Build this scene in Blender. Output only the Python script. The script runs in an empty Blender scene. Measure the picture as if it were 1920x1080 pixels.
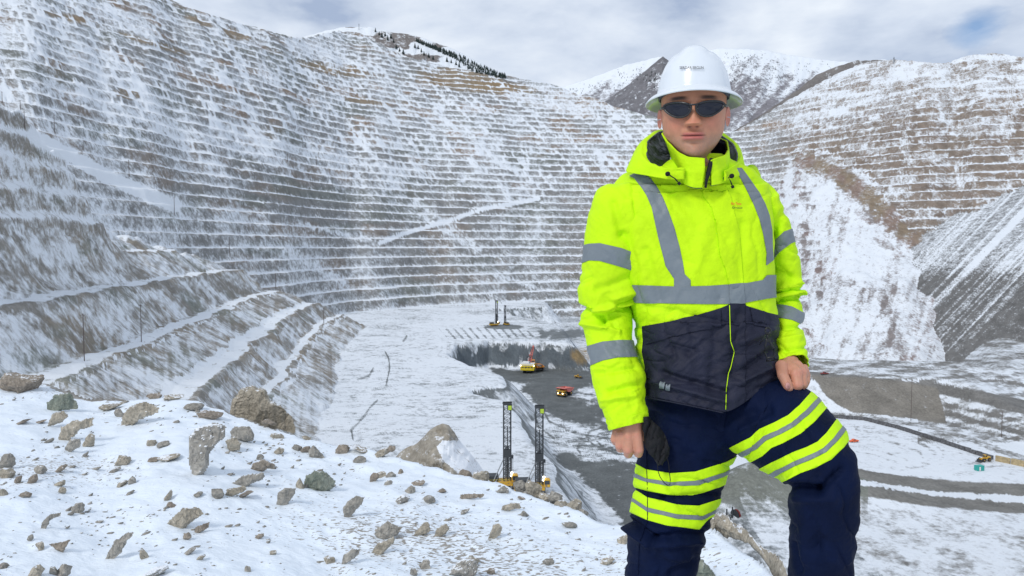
import bpy, bmesh, math, random
import numpy as np
from mathutils import Vector, Matrix
from mathutils.bvhtree import BVHTree

# ---------------------------------------------------------------- camera, sky, sun, exposure
sc = bpy.context.scene
F = 1387.0                                   # focal length in photograph pixels (26 mm on a 36 mm frame)
PITCH = math.radians(3.09)
cp, sp = math.cos(PITCH), math.sin(PITCH)
cam = bpy.data.cameras.new("camera"); cam.lens = 26.0; cam.sensor_width = 36.0
cam.clip_start = 0.05; cam.clip_end = 30000
co = bpy.data.objects.new("camera", cam); sc.collection.objects.link(co)
co.location = (0, 0, 0); co.rotation_euler = (math.radians(90) - PITCH, 0, 0)
sc.camera = co
sc.view_settings.view_transform = 'Standard'; sc.view_settings.look = 'None'
sc.view_settings.gamma = 1; sc.view_settings.exposure = 0.28

SUN_EL, SUN_AZ = math.radians(42), math.radians(-140)     # azimuth from +Y clockwise
world = bpy.data.worlds.new("World"); sc.world = world; world.use_nodes = True
def build_world():
    nt = world.node_tree; N = nt.nodes; L = nt.links; N.clear()
    out = N.new('ShaderNodeOutputWorld'); bg = N.new('ShaderNodeBackground'); bg.inputs['Strength'].default_value = 0.1
    sky = N.new('ShaderNodeTexSky'); sky.sky_type = 'NISHITA'; sky.sun_disc = False
    sky.sun_elevation = SUN_EL; sky.sun_rotation = SUN_AZ; sky.altitude = 2000
    tc = N.new('ShaderNodeTexCoord')
    def noise(scale, detail, rough, mscale, loc=(0, 0, 0), dist=0.0):
        m = N.new('ShaderNodeMapping'); m.inputs['Scale'].default_value = mscale; m.inputs['Location'].default_value = loc
        L.new(tc.outputs['Generated'], m.inputs['Vector'])
        n = N.new('ShaderNodeTexNoise'); n.inputs['Scale'].default_value = scale; n.inputs['Detail'].default_value = detail
        n.inputs['Roughness'].default_value = rough; n.inputs['Distortion'].default_value = dist
        L.new(m.outputs['Vector'], n.inputs['Vector']); return n.outputs['Fac']
    n1 = noise(3.4, 7, 0.52, (1, 1, 2.3), (3.1, 0.4, 1.0), 0.25)
    n2 = noise(8.0, 6, 0.55, (1, 1, 2.6), (0.3, 2.2, 5.0), 0.1)
    def math_(op, a, b):
        m = N.new('ShaderNodeMath'); m.operation = op
        for i, v in enumerate((a, b)):
            if hasattr(v, 'links'): L.new(v, m.inputs[i])
            else: m.inputs[i].default_value = v
        return m.outputs[0]
    s = math_('ADD', math_('MULTIPLY', n1, 0.72), math_('MULTIPLY', n2, 0.28))
    cr = N.new('ShaderNodeValToRGB'); e = cr.color_ramp.elements
    e[0].position = 0.40; e[0].color = (3.3, 4.05, 5.5, 1)
    e[1].position = 0.63; e[1].color = (7.4, 7.9, 8.5, 1)
    a = cr.color_ramp.elements.new(0.455); a.color = (4.6, 5.3, 6.5, 1)
    b = cr.color_ramp.elements.new(0.52); b.color = (5.7, 6.35, 7.4, 1)
    L.new(s, cr.inputs['Fac'])
    # a small hole of blue sky to the right, soft edged
    d = at_dir(1832, 50)
    vd = N.new('ShaderNodeVectorMath'); vd.operation = 'DISTANCE'
    L.new(tc.outputs['Generated'], vd.inputs[0]); vd.inputs[1].default_value = d
    hd = math_('ADD', vd.outputs['Value'], math_('MULTIPLY', math_('SUBTRACT', n2, 0.5), 0.07))
    mr = N.new('ShaderNodeMapRange'); mr.inputs['From Min'].default_value = 0.0; mr.inputs['From Max'].default_value = 0.026
    mr.inputs['To Min'].default_value = 0.95; mr.inputs['To Max'].default_value = 0.03
    L.new(hd, mr.inputs['Value'])
    mx = N.new('ShaderNodeMix'); mx.data_type = 'RGBA'
    L.new(mr.outputs['Result'], mx.inputs['Factor']); L.new(cr.outputs['Color'], mx.inputs['A']); L.new(sky.outputs['Color'], mx.inputs['B'])
    L.new(mx.outputs['Result'], bg.inputs['Color']); L.new(bg.outputs['Background'], out.inputs['Surface'])
def at_dir(px, py):
    a = (px - 960) / F; b = -(py - 540) / F
    v = Vector((a, b * sp + cp, b * cp - sp)); return v.normalized()
build_world()
sl = bpy.data.lights.new("sun", 'SUN'); sl.energy = 1.3; sl.angle = math.radians(14); sl.color = (1.0, 0.96, 0.9)
so = bpy.data.objects.new("sun", sl); sc.collection.objects.link(so)
sd = Vector((math.sin(SUN_AZ) * math.cos(SUN_EL), math.cos(SUN_AZ) * math.cos(SUN_EL), math.sin(SUN_EL)))
so.rotation_euler = sd.to_track_quat('Z', 'Y').to_euler()

# ---------------------------------------------------------------- helpers
rnd = random.Random(7)
def at(px, py, d):
    """world point seen at photo pixel (px,py) at forward distance d (metres along +Y)"""
    a = (px - 960) / F; b = -(py - 540) / F
    k = d / (b * sp + cp)
    return np.array((a * k, d, (b * cp - sp) * k))
def to_px(x, y, z):
    f = y * cp - z * sp; u = y * sp + z * cp
    return 960 + F * x / f, 540 - F * u / f
def hash2(ix, iy, seed):
    h = (ix.astype(np.int64) * 374761393 + iy.astype(np.int64) * 668265263 + seed * 1442695041) & 0xffffffff
    h = ((h ^ (h >> 13)) * 1274126177) & 0xffffffff
    h = (h ^ (h >> 16)) & 0xffffffff
    return h / 4294967295.0
def vnoise(x, y, seed=0):
    x = np.asarray(x, float); y = np.asarray(y, float); x, y = np.broadcast_arrays(x, y)
    ix = np.floor(x); iy = np.floor(y); fx = x - ix; fy = y - iy
    fx = fx * fx * fx * (fx * (fx * 6 - 15) + 10); fy = fy * fy * fy * (fy * (fy * 6 - 15) + 10)
    ix = ix.astype(np.int64); iy = iy.astype(np.int64)
    a = hash2(ix, iy, seed); b = hash2(ix + 1, iy, seed); c = hash2(ix, iy + 1, seed); d = hash2(ix + 1, iy + 1, seed)
    return (a * (1 - fx) + b * fx) * (1 - fy) + (c * (1 - fx) + d * fx) * fy * 1.0
def fbm(x, y, seed=0, octv=4, gain=0.5):
    """about -1..1"""
    s = 0; a = 1; t = 0
    for i in range(octv):
        s = s + a * (vnoise(x * 2 ** i + i * 17.3, y * 2 ** i - i * 9.1, seed + i) * 2 - 1); t += a; a *= gain
    return s / t
def sstep(a, b, x):
    t = np.clip((x - a) / (b - a), 0, 1); return t * t * (3 - 2 * t)
def sdpoly(px, py, poly):
    """signed distance to polygon, positive inside"""
    px = np.asarray(px, float); py = np.asarray(py, float)
    P = np.array(poly, float); Q = np.roll(P, -1, 0)
    dm = np.full(px.shape, 1e18); ins = np.zeros(px.shape, bool)
    for (x0, y0), (x1, y1) in zip(P, Q):
        ex, ey = x1 - x0, y1 - y0; wx, wy = px - x0, py - y0
        t = np.clip((wx * ex + wy * ey) / (ex * ex + ey * ey + 1e-12), 0, 1)
        dm = np.minimum(dm, (wx - ex * t) ** 2 + (wy - ey * t) ** 2)
        c = ((y0 <= py) & (y1 > py)) | ((y1 <= py) & (y0 > py))
        with np.errstate(divide='ignore', invalid='ignore'):
            xi = x0 + (py - y0) / (y1 - y0 if y1 != y0 else 1e-12) * ex
        ins ^= c & (px < xi)
    return np.where(ins, 1, -1) * np.sqrt(dm)
def dline(px, py, pts):
    dm = np.full(np.shape(px), 1e18)
    for (x0, y0), (x1, y1) in zip(pts[:-1], pts[1:]):
        ex, ey = x1 - x0, y1 - y0; wx, wy = px - x0, py - y0
        t = np.clip((wx * ex + wy * ey) / (ex * ex + ey * ey + 1e-12), 0, 1)
        dm = np.minimum(dm, (wx - ex * t) ** 2 + (wy - ey * t) ** 2)
    return np.sqrt(dm)

def tag(o, label=None, cat=None, group=None, kind=None):
    if label: o['label'] = label
    if cat: o['category'] = cat
    if group: o['group'] = group
    if kind: o['kind'] = kind
    return o
def mesh_np(name, V, faces, mat=None, parent=None, smooth=True, attrs=None):
    """V (n,3) array, faces (m,3|4) int array or list of tuples"""
    me = bpy.data.meshes.new(name)
    V = np.asarray(V, np.float32)
    if isinstance(faces, np.ndarray):
        k = faces.shape[1]; m = faces.shape[0]
        me.vertices.add(len(V)); me.vertices.foreach_set('co', V.ravel())
        me.loops.add(m * k); me.loops.foreach_set('vertex_index', faces.ravel().astype(np.int32))
        me.polygons.add(m); me.polygons.foreach_set('loop_start', np.arange(0, m * k, k, dtype=np.int32))
        me.update(calc_edges=True)
    else:
        me.from_pydata([tuple(map(float, v)) for v in V], [], [tuple(int(i) for i in f) for f in faces]); me.update()
    if smooth: me.polygons.foreach_set('use_smooth', np.ones(len(me.polygons), bool))
    if attrs:
        for an, av in attrs.items():
            av = np.asarray(av, np.float32)
            if av.ndim == 1:
                a = me.attributes.new(an, 'FLOAT', 'POINT'); a.data.foreach_set('value', av)
            else:
                a = me.attributes.new(an, 'FLOAT_COLOR', 'POINT')
                a.data.foreach_set('color', np.hstack([av, np.ones((len(av), 1), np.float32)]).ravel())
    o = bpy.data.objects.new(name, me); sc.collection.objects.link(o)
    if mat: me.materials.append(mat)
    if parent: o.parent = parent
    return o
def empty(name, loc=(0, 0, 0), rz=0.0):
    o = bpy.data.objects.new(name, None); sc.collection.objects.link(o); o.location = loc; o.rotation_euler = (0, 0, rz)
    o.empty_display_size = 0.2
    return o
def grid_faces(nr, nc, closed=False):
    i = np.arange(nr - 1)[:, None]; j = np.arange(nc if closed else nc - 1)[None, :]; j2 = (j + 1) % nc
    a = i * nc + j; b = i * nc + j2; c = (i + 1) * nc + j2; d = (i + 1) * nc + j
    return np.stack([a, b, c, d], -1).reshape(-1, 4)
class MB:
    """collects boxes, bars and tubes and links them as one mesh object"""
    def __init__(s): s.v = []; s.f = []
    def add(s, V, Fc):
        o = len(s.v); s.v += [tuple(map(float, p)) for p in V]; s.f += [tuple(int(i) + o for i in f) for f in Fc]; return s
    def box(s, c, size, rz=0, rx=0, ry=0, bev=0.0, taper=1.0):
        x, y, z = [q / 2 for q in size]; t = taper
        if bev > 0:
            bm = bmesh.new(); bmesh.ops.create_cube(bm, size=1)
            for v in bm.verts:
                k = t if v.co.z > 0 else 1
                v.co = Vector((v.co.x * size[0] * k, v.co.y * size[1] * k, v.co.z * size[2]))
            bmesh.ops.bevel(bm, geom=bm.edges[:], offset=bev, segments=2, affect='EDGES', profile=0.5)
            bm.verts.index_update()
            V = [v.co.copy() for v in bm.verts]; Fc = [[v.index for v in f.verts] for f in bm.faces]; bm.free()
        else:
            V = [Vector((sx * x * (t if sz > 0 else 1), sy * y * (t if sz > 0 else 1), sz * z)) for sz in (-1, 1) for sy in (-1, 1) for sx in (-1, 1)]
            Fc = [(0, 2, 3, 1), (4, 5, 7, 6), (0, 1, 5, 4), (2, 6, 7, 3), (0, 4, 6, 2), (1, 3, 7, 5)]
        R = Matrix.Rotation(rz, 3, 'Z') @ Matrix.Rotation(ry, 3, 'Y') @ Matrix.Rotation(rx, 3, 'X')
        return s.add([R @ v + Vector(c) for v in V], Fc)
    def bar(s, a, b, r, r2=None, n=6):
        a = Vector(a); b = Vector(b); r2 = r if r2 is None else r2
        q = (b - a).normalized().to_track_quat('Z', 'Y')
        V = []
        for p, rr in ((a, r), (b, r2)):
            for k in range(n):
                t = 2 * math.pi * k / n + math.pi / n
                V.append(p + q @ Vector((rr * math.cos(t), rr * math.sin(t), 0)))
        Fc = [(k, (k + 1) % n, n + (k + 1) % n, n + k) for k in range(n)] + [tuple(range(n))[::-1], tuple(range(n, 2 * n))]
        return s.add(V, Fc)
    def tube(s, pts, r, n=8, closed=False):
        pts = [Vector(p) for p in pts]; m = len(pts); V = []
        for i, p in enumerate(pts):
            t = (pts[(i + 1) % m] - pts[i - 1]) if closed else (pts[min(i + 1, m - 1)] - pts[max(i - 1, 0)])
            q = t.normalized().to_track_quat('Z', 'Y'); rr = r[i] if hasattr(r, '__len__') else r
            V += [p + q @ Vector((rr * math.cos(2 * math.pi * k / n), rr * math.sin(2 * math.pi * k / n), 0)) for k in range(n)]
        Fc = []
        for i in range(m if closed else m - 1):
            a = i * n; b = ((i + 1) % m) * n
            Fc += [(a + k, a + (k + 1) % n, b + (k + 1) % n, b + k) for k in range(n)]
        if not closed: Fc += [tuple(range(n))[::-1], tuple(range((m - 1) * n, m * n))]
        return s.add(V, Fc)
    def lathe(s, prof, c=(0, 0, 0), n=24, axis='Z', sx=1, sy=1):
        V = []
        for r, z in prof:
            for k in range(n):
                t = 2 * math.pi * k / n
                p = (r * math.cos(t) * sx, r * math.sin(t) * sy, z)
                if axis == 'X': p = (p[2], p[0], p[1])
                if axis == 'Y': p = (p[0], p[2], p[1])
                V.append((p[0] + c[0], p[1] + c[1], p[2] + c[2]))
        m = len(prof); Fc = []
        for i in range(m - 1):
            Fc += [(i * n + k, i * n + (k + 1) % n, (i + 1) * n + (k + 1) % n, (i + 1) * n + k) for k in range(n)]
        Fc += [tuple(range(n))[::-1], tuple(range((m - 1) * n, m * n))]
        return s.add(V, Fc)
    def prism(s, poly, t, M=None):
        """poly of (x,z) points in the XZ plane extruded by t along Y (centred)"""
        n = len(poly); V = [Vector((x, -t / 2, z)) for x, z in poly] + [Vector((x, t / 2, z)) for x, z in poly]
        if M is not None: V = [M @ v for v in V]
        Fc = [tuple(range(n)), tuple(range(n, 2 * n))[::-1]] + [(k, n + k, n + (k + 1) % n, (k + 1) % n) for k in range(n)]
        return s.add(V, Fc)
    def build(s, name, mat, parent=None, smooth=False):
        return mesh_np(name, np.array(s.v, float).reshape(-1, 3), s.f, mat, parent, smooth)

# ---------------------------------------------------------------- materials
def new_mat(name):
    m = bpy.data.materials.new(name); m.use_nodes = True; nt = m.node_tree
    b = nt.nodes.get('Principled BSDF'); return m, nt, nt.nodes, nt.links, b
def simple(name, col, rough=0.6, metal=0.0, var=0.12, scale=8.0, bump=0.0, emis=None, spec=0.5, sheen=0.0, coat=0.0, dirt=None):
    m, nt, N, L, b = new_mat(name)
    tc = N.new('ShaderNodeTexCoord'); n = N.new('ShaderNodeTexNoise'); n.inputs['Scale'].default_value = scale; n.inputs['Detail'].default_value = 5
    L.new(tc.outputs['Object'], n.inputs['Vector'])
    mx = N.new('ShaderNodeMix'); mx.data_type = 'RGBA'
    mx.inputs['A'].default_value = (*[c * (1 - var) for c in col], 1); mx.inputs['B'].default_value = (*[min(1, c * (1 + var)) for c in col], 1)
    mr = N.new('ShaderNodeMapRange'); mr.inputs['From Min'].default_value = 0.3; mr.inputs['From Max'].default_value = 0.7
    L.new(n.outputs['Fac'], mr.inputs['Value']); L.new(mr.outputs['Result'], mx.inputs['Factor'])
    last = mx.outputs['Result']
    if dirt:
        n2 = N.new('ShaderNodeTexNoise'); n2.inputs['Scale'].default_value = dirt[1]; n2.inputs['Detail'].default_value = 6
        L.new(tc.outputs['Object'], n2.inputs['Vector'])
        m2 = N.new('ShaderNodeMapRange'); m2.inputs['From Min'].default_value = dirt[2]; m2.inputs['From Max'].default_value = dirt[2] + 0.12
        L.new(n2.outputs['Fac'], m2.inputs['Value'])
        mx2 = N.new('ShaderNodeMix'); mx2.data_type = 'RGBA'; L.new(m2.outputs['Result'], mx2.inputs['Factor'])
        L.new(last, mx2.inputs['A']); mx2.inputs['B'].default_value = (*dirt[0], 1); last = mx2.outputs['Result']
    L.new(last, b.inputs['Base Color'])
    b.inputs['Roughness'].default_value = rough; b.inputs['Metallic'].default_value = metal; b.inputs['Specular IOR Level'].default_value = spec
    b.inputs['Sheen Weight'].default_value = sheen; b.inputs['Coat Weight'].default_value = coat; b.inputs['Coat Roughness'].default_value = 0.08
    if emis:
        b.inputs['Emission Color'].default_value = (*emis[0], 1); b.inputs['Emission Strength'].default_value = emis[1]
    if bump:
        bp = N.new('ShaderNodeBump'); bp.inputs['Strength'].default_value = 0.6; bp.inputs['Distance'].default_value = bump
        L.new(n.outputs['Fac'], bp.inputs['Height']); L.new(bp.outputs['Normal'], b.inputs['Normal'])
    return m
def terrain_mat(name, sc1, sc2, shear, bumpd, snowcol=(0.86, 0.89, 0.93), bumpscale=None, zs=0.35, hard=0.07):
    """rock tint attribute under wind-blown snow; 'snow' attribute is the share of ground the snow covers"""
    m, nt, N, L, b = new_mat(name)
    geo = N.new('ShaderNodeNewGeometry'); sep = N.new('ShaderNodeSeparateXYZ'); L.new(geo.outputs['Position'], sep.inputs[0])
    def mth(op, a, c, d=None):
        q = N.new('ShaderNodeMath'); q.operation = op
        for i, v in enumerate((a, c, d)):
            if v is None: continue
            if hasattr(v, 'links'): L.new(v, q.inputs[i])
            else: q.inputs[i].default_value = v
        return q.outputs[0]
    cmb = N.new('ShaderNodeCombineXYZ')
    L.new(mth('MULTIPLY_ADD', sep.outputs['Z'], shear, sep.outputs['X']), cmb.inputs['X'])
    L.new(sep.outputs['Y'], cmb.inputs['Y']); L.new(mth('MULTIPLY', sep.outputs['Z'], zs), cmb.inputs['Z'])
    def noi(scale, det, rough, vec=None):
        n = N.new('ShaderNodeTexNoise'); n.inputs['Scale'].default_value = scale; n.inputs['Detail'].default_value = det
        n.inputs['Roughness'].default_value = rough; L.new(vec or cmb.outputs[0], n.inputs['Vector']); return n.outputs['Fac']
    n1 = noi(sc1, 9, 0.72); n2 = noi(sc2, 5, 0.6, geo.outputs['Position'])
    f = mth('ADD', mth('MULTIPLY', n1, 0.62), mth('MULTIPLY', n2, 0.38))
    at_ = N.new('ShaderNodeAttribute'); at_.attribute_name = 'snow'
    # threshold: snow where f < thr(snow)
    thr = mth('MULTIPLY_ADD', at_.outputs['Fac'], 0.50, 0.26)
    mr = N.new('ShaderNodeMapRange'); mr.interpolation_type = 'SMOOTHSTEP'
    L.new(mth('SUBTRACT', thr, f), mr.inputs['Value']); mr.inputs['From Min'].default_value = -hard; mr.inputs['From Max'].default_value = hard
    tin = N.new('ShaderNodeAttribute'); tin.attribute_name = 'tint'
    n3 = noi(sc1 * 2.3, 4, 0.6); n4 = noi(sc1 * 0.25, 4, 0.6)
    vr = mth('MULTIPLY_ADD', mth('ADD', n3, n4), 1.1, -0.1)
    tv = N.new('ShaderNodeVectorMath'); tv.operation = 'SCALE'; L.new(tin.outputs['Color'], tv.inputs[0]); L.new(vr, tv.inputs['Scale'])
    mx = N.new('ShaderNodeMix'); mx.data_type = 'RGBA'; L.new(mr.outputs['Result'], mx.inputs['Factor'])
    L.new(tv.outputs[0], mx.inputs['A']); mx.inputs['B'].default_value = (*snowcol, 1)
    L.new(mx.outputs['Result'], b.inputs['Base Color']); b.inputs['Roughness'].default_value = 0.85; b.inputs['Specular IOR Level'].default_value = 0.25
    if bumpd:
        bp = N.new('ShaderNodeBump'); bp.inputs['Strength'].default_value = 0.8; bp.inputs['Distance'].default_value = bumpd
        L.new(mth('ADD', n1, mth('MULTIPLY', mr.outputs['Result'], 0.1)), bp.inputs['Height']); L.new(bp.outputs['Normal'], b.inputs['Normal'])
    return m
# ---------------------------------------------------------------- the open pit: one terraced terrain sheet
def ip(x, pts):
    p = np.array(pts, float); return np.interp(x, p[:, 0], p[:, 1])
def ips(x, pts):     # smoothed interpolation
    return sum(ip(x + d, pts) * w for d, w in ((-70, .1), (-45, .13), (-22, .17), (0, .2), (22, .17), (45, .13), (70, .1)))
H = 13.0
R0 = [(-500, 300), (-100, 385), (0, 421), (183, 521), (350, 642), (500, 790), (560, 862), (633, 965), (827, 1110), (1083, 1222), (1250, 1230), (1400, 1200), (1500, 1085), (1600, 1010), (1750, 955), (1920, 890), (2100, 840), (2500, 760)]
SS = [(-500, 1.38), (1100, 1.38), (1400, 1.3), (1600, 1.1), (1750, 1.0), (2500, 0.95)]
RIM = [(-500, -420), (0, -150), (200, -50), (330, -2), (360, 12), (400, 26), (470, 46), (552, 70), (580, 72), (600, 65), (640, 58), (680, 62), (700, 74), (730, 90), (760, 106), (850, 128), (950, 143), (1000, 152), (1050, 163),
       (1085, 180), (1100, 176), (1150, 200), (1230, 222), (1300, 225), (1370, 248), (1395, 236), (1430, 214), (1500, 172), (1560, 140), (1610, 118), (1660, 112), (1760, 120), (1800, 106), (1850, 101), (1920, 109), (2100, 112), (2500, 60)]
ZS0 = [(1380, 1400), (1420, 1125), (1500, 1010), (1600, 952), (1750, 944), (1800, 960), (1850, 985), (1950, 1080), (2500, 1300)]
CREST = [(60, 120), (22, 200), (14, 237), (9, 277), (2, 325), (-5, 380), (-24, 395), (-27, 412), (-6, 425), (-11, 451), (-32, 492), (-50, 560), (-46, 600), (-22, 622), (5, 616), (32, 612), (62, 600), (84, 612), (86, 650), (64, 715), (34, 785), (0, 850), (-30, 960),
         (900, 1300), (1500, 600), (1500, 120)]
LP = [(-40, -140), (0, -80), (5, -77.5), (24, -65), (32, -64.5), (43, -52), (53, -51.5), (72, -39), (85, -38.5), (100, -19), (111, -18.5), (129, -2), (139, -1.5), (155, 16), (163, 17), (178, 36), (186, 37), (204, 58), (260, 66), (900, 120)]
def terr(z, w):
    n = z / H; k = np.floor(n); f = n - k
    t = sstep(0.40, 0.97, f) + 0.05 * f
    return (k + f * (1 - w) + np.clip(t, 0, 1.0) * w) * H, f
def Z(px, r):
    """elevation, and the data the colours need"""
    x = (px - 960) / F * r; y = r
    big = fbm(x / 160, y / 160, 3, 3); med = fbm(x / 38, y / 38, 11, 3); fine = fbm(x / 9, y / 9, 23, 3)
    pw = px + 6 * med
    # far wall
    r0 = ips(pw, R0) + 16 * fbm(px / 90, 0 * px, 5, 2) + 5.0 * med
    s = ips(px, SS)
    zw0 = (r - r0) / s
    hi = sstep(40, 160, zw0) * (1 - sstep(1300, 1450, px))
    w = 0.93 - 0.28 * hi - 0.10 * (big > 0.2)
    zw, fw = terr(zw0 + 1.2 * med, w)
    gap = sstep(0.18, 0.42, fbm(px / 9 + zw0 * 0.09, zw0 / 26, 41, 3)) * hi        # gullies that cross the upper benches
    zw = zw * (1 - 0.55 * gap) + zw0 * 0.55 * gap
    # near left spur
    xf = np.interp(y, [120, 200, 300, 400, 600, 720, 900], [-45, -58, -77, -96, -132, -140, -150])
    u = xf - x + 4 * fbm(x / 34 + 3, y / 34, 31, 2) + 1.3 * fine
    ue = (738 - y) * 1.15
    u2 = np.minimum(u, ue)
    zl = np.where(u2 < -40, -400.0, np.interp(u2, [p[0] for p in LP], [p[1] for p in LP]))
    zl = zl + 58 * sstep(112, 158, u2) * (1 - sstep(385, 455, y))
    zst_, _ = terr(zl + 3 * med, 0.75); zl = np.where(zl > 4, zl + (zst_ - 3 * med - zl) * sstep(4, 10, zl), zl)
    ltop = np.interp(y, [150, 250, 300, 360, 400, 440, 550, 650, 720], [100, 92, 80, 64, 38, 20, 0, -19, -40]) + 8 * med + 3 * fine
    zl2 = np.minimum(zl, ltop + 0.05 * np.maximum(u - 120, 0))
    # plateau, pit floor
    dc = sdpoly(x + 4 * med, y + 9 * med + 4 * fine, CREST)
    zp = -78.0 + 0.6 * med
    rise = 1 - sstep(0, 26, dc)
    cut = sstep(-60, -45, x) * (1 - sstep(95, 110, x)) * sstep(505, 540, y) * (1 - sstep(660, 700, y))     # steep dug face behind the shovel
    rise = rise * (1 - cut) + (1 - sstep(0, 9, dc)) * cut
    zfl = -100.0 + 0.5 * med
    zb = zfl + (zp - zfl) * rise
    right = sstep(90, 130, x)
    # near-right bench, rubble, hill between, dump and lower pit
    nb = (1 - sstep(243, 268, r + 5 * med)) * sstep(45, 75, x)
    zr = zfl + 12 * nb
    hill = 19 * np.exp(-((x - 84) / 22) ** 2 - ((y - 262) / 22) ** 2) + 16 * np.exp(-((x - 118) / 25) ** 2 - ((y - 262) / 16) ** 2)
    zr = zr + hill * (1 + 0.25 * med)
    rb = ip(px, [(1500, 446), (1560, 442), (1620, 432), (1780, 424), (1860, 395), (1920, 370), (2100, 330)])
    dump = sstep(0, 30, r - rb) * 19.5 * (1 - sstep(1790, 1980, px) * 0.45) + sstep(70, 160, r - rb) * sstep(1760, 1850, px) * 12
    deep = sstep(95, 140, r - rb) * (-52) * (1 - sstep(1760, 1900, px) * 0.7)
    zr = zr + (dump + deep) * sstep(1440, 1530, px)
    zb = np.where(x > 45, zr * sstep(45, 70, x) + zb * (1 - sstep(45, 70, x)), zb)
        # landslide fan
    z0 = ips(px, ZS0) + 14 * med
    zs = (r - z0) * 0.6
    sf = 1 - sstep(1500, 1590, px + 0.1 * (zs + 60))
    zst, fs = terr(zs, 0.85)
    zs = zs + (zst - zs) * sf * (zs < 90) + 1.5 * fbm(x / 14, y / 14, 57, 3) + 5 * fbm(x / 60, y / 60, 58, 2)
    zs = np.where(px < 1370, -500, zs)
    # dark debris slope coming in from the right
    zd = -112 + 0.98 * (0.93 * (x - 474) + 0.32 * (y - 700)) + 2.5 * fbm(x / 18 + y / 30, (x + y) / 90, 61, 3)
    zd = np.where(px < 1650, -500, np.minimum(zd, 0.5 * (zd + 8) - 4))
    base = np.maximum(zb, -160)
    z = np.maximum.reduce([base, zw, zl2, zs, zd])
    idx = np.argmax(np.stack([base, zw, zl2, zs, zd]), 0)
    steep = np.where(idx == 1, sstep(.40, .5, fw), np.where(idx == 2, 1.0, 0.4))
    rib = fbm(y / 13 + z / 30, z / 26, 161, 3) * np.where(idx == 2, 3.2, 0) * (np.abs(u2 - 100) < 160)
    z = z + rib * 0.55
    z = z + np.where(idx == 0, 0.22, 0.9) * fine * steep + np.where(idx == 0, 0.4, 0) * med
    return z, dict(x=x, y=y, idx=idx, fw=fw, zw0=zw0, u=u2, big=big, med=med, fine=fine, gap=gap, hi=hi, dc=dc, nb=nb, hill=hill, rb=rb, sf=sf, fs=fs, cut=cut, zl=zl, ltop=ltop, zfl=zfl)

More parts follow.
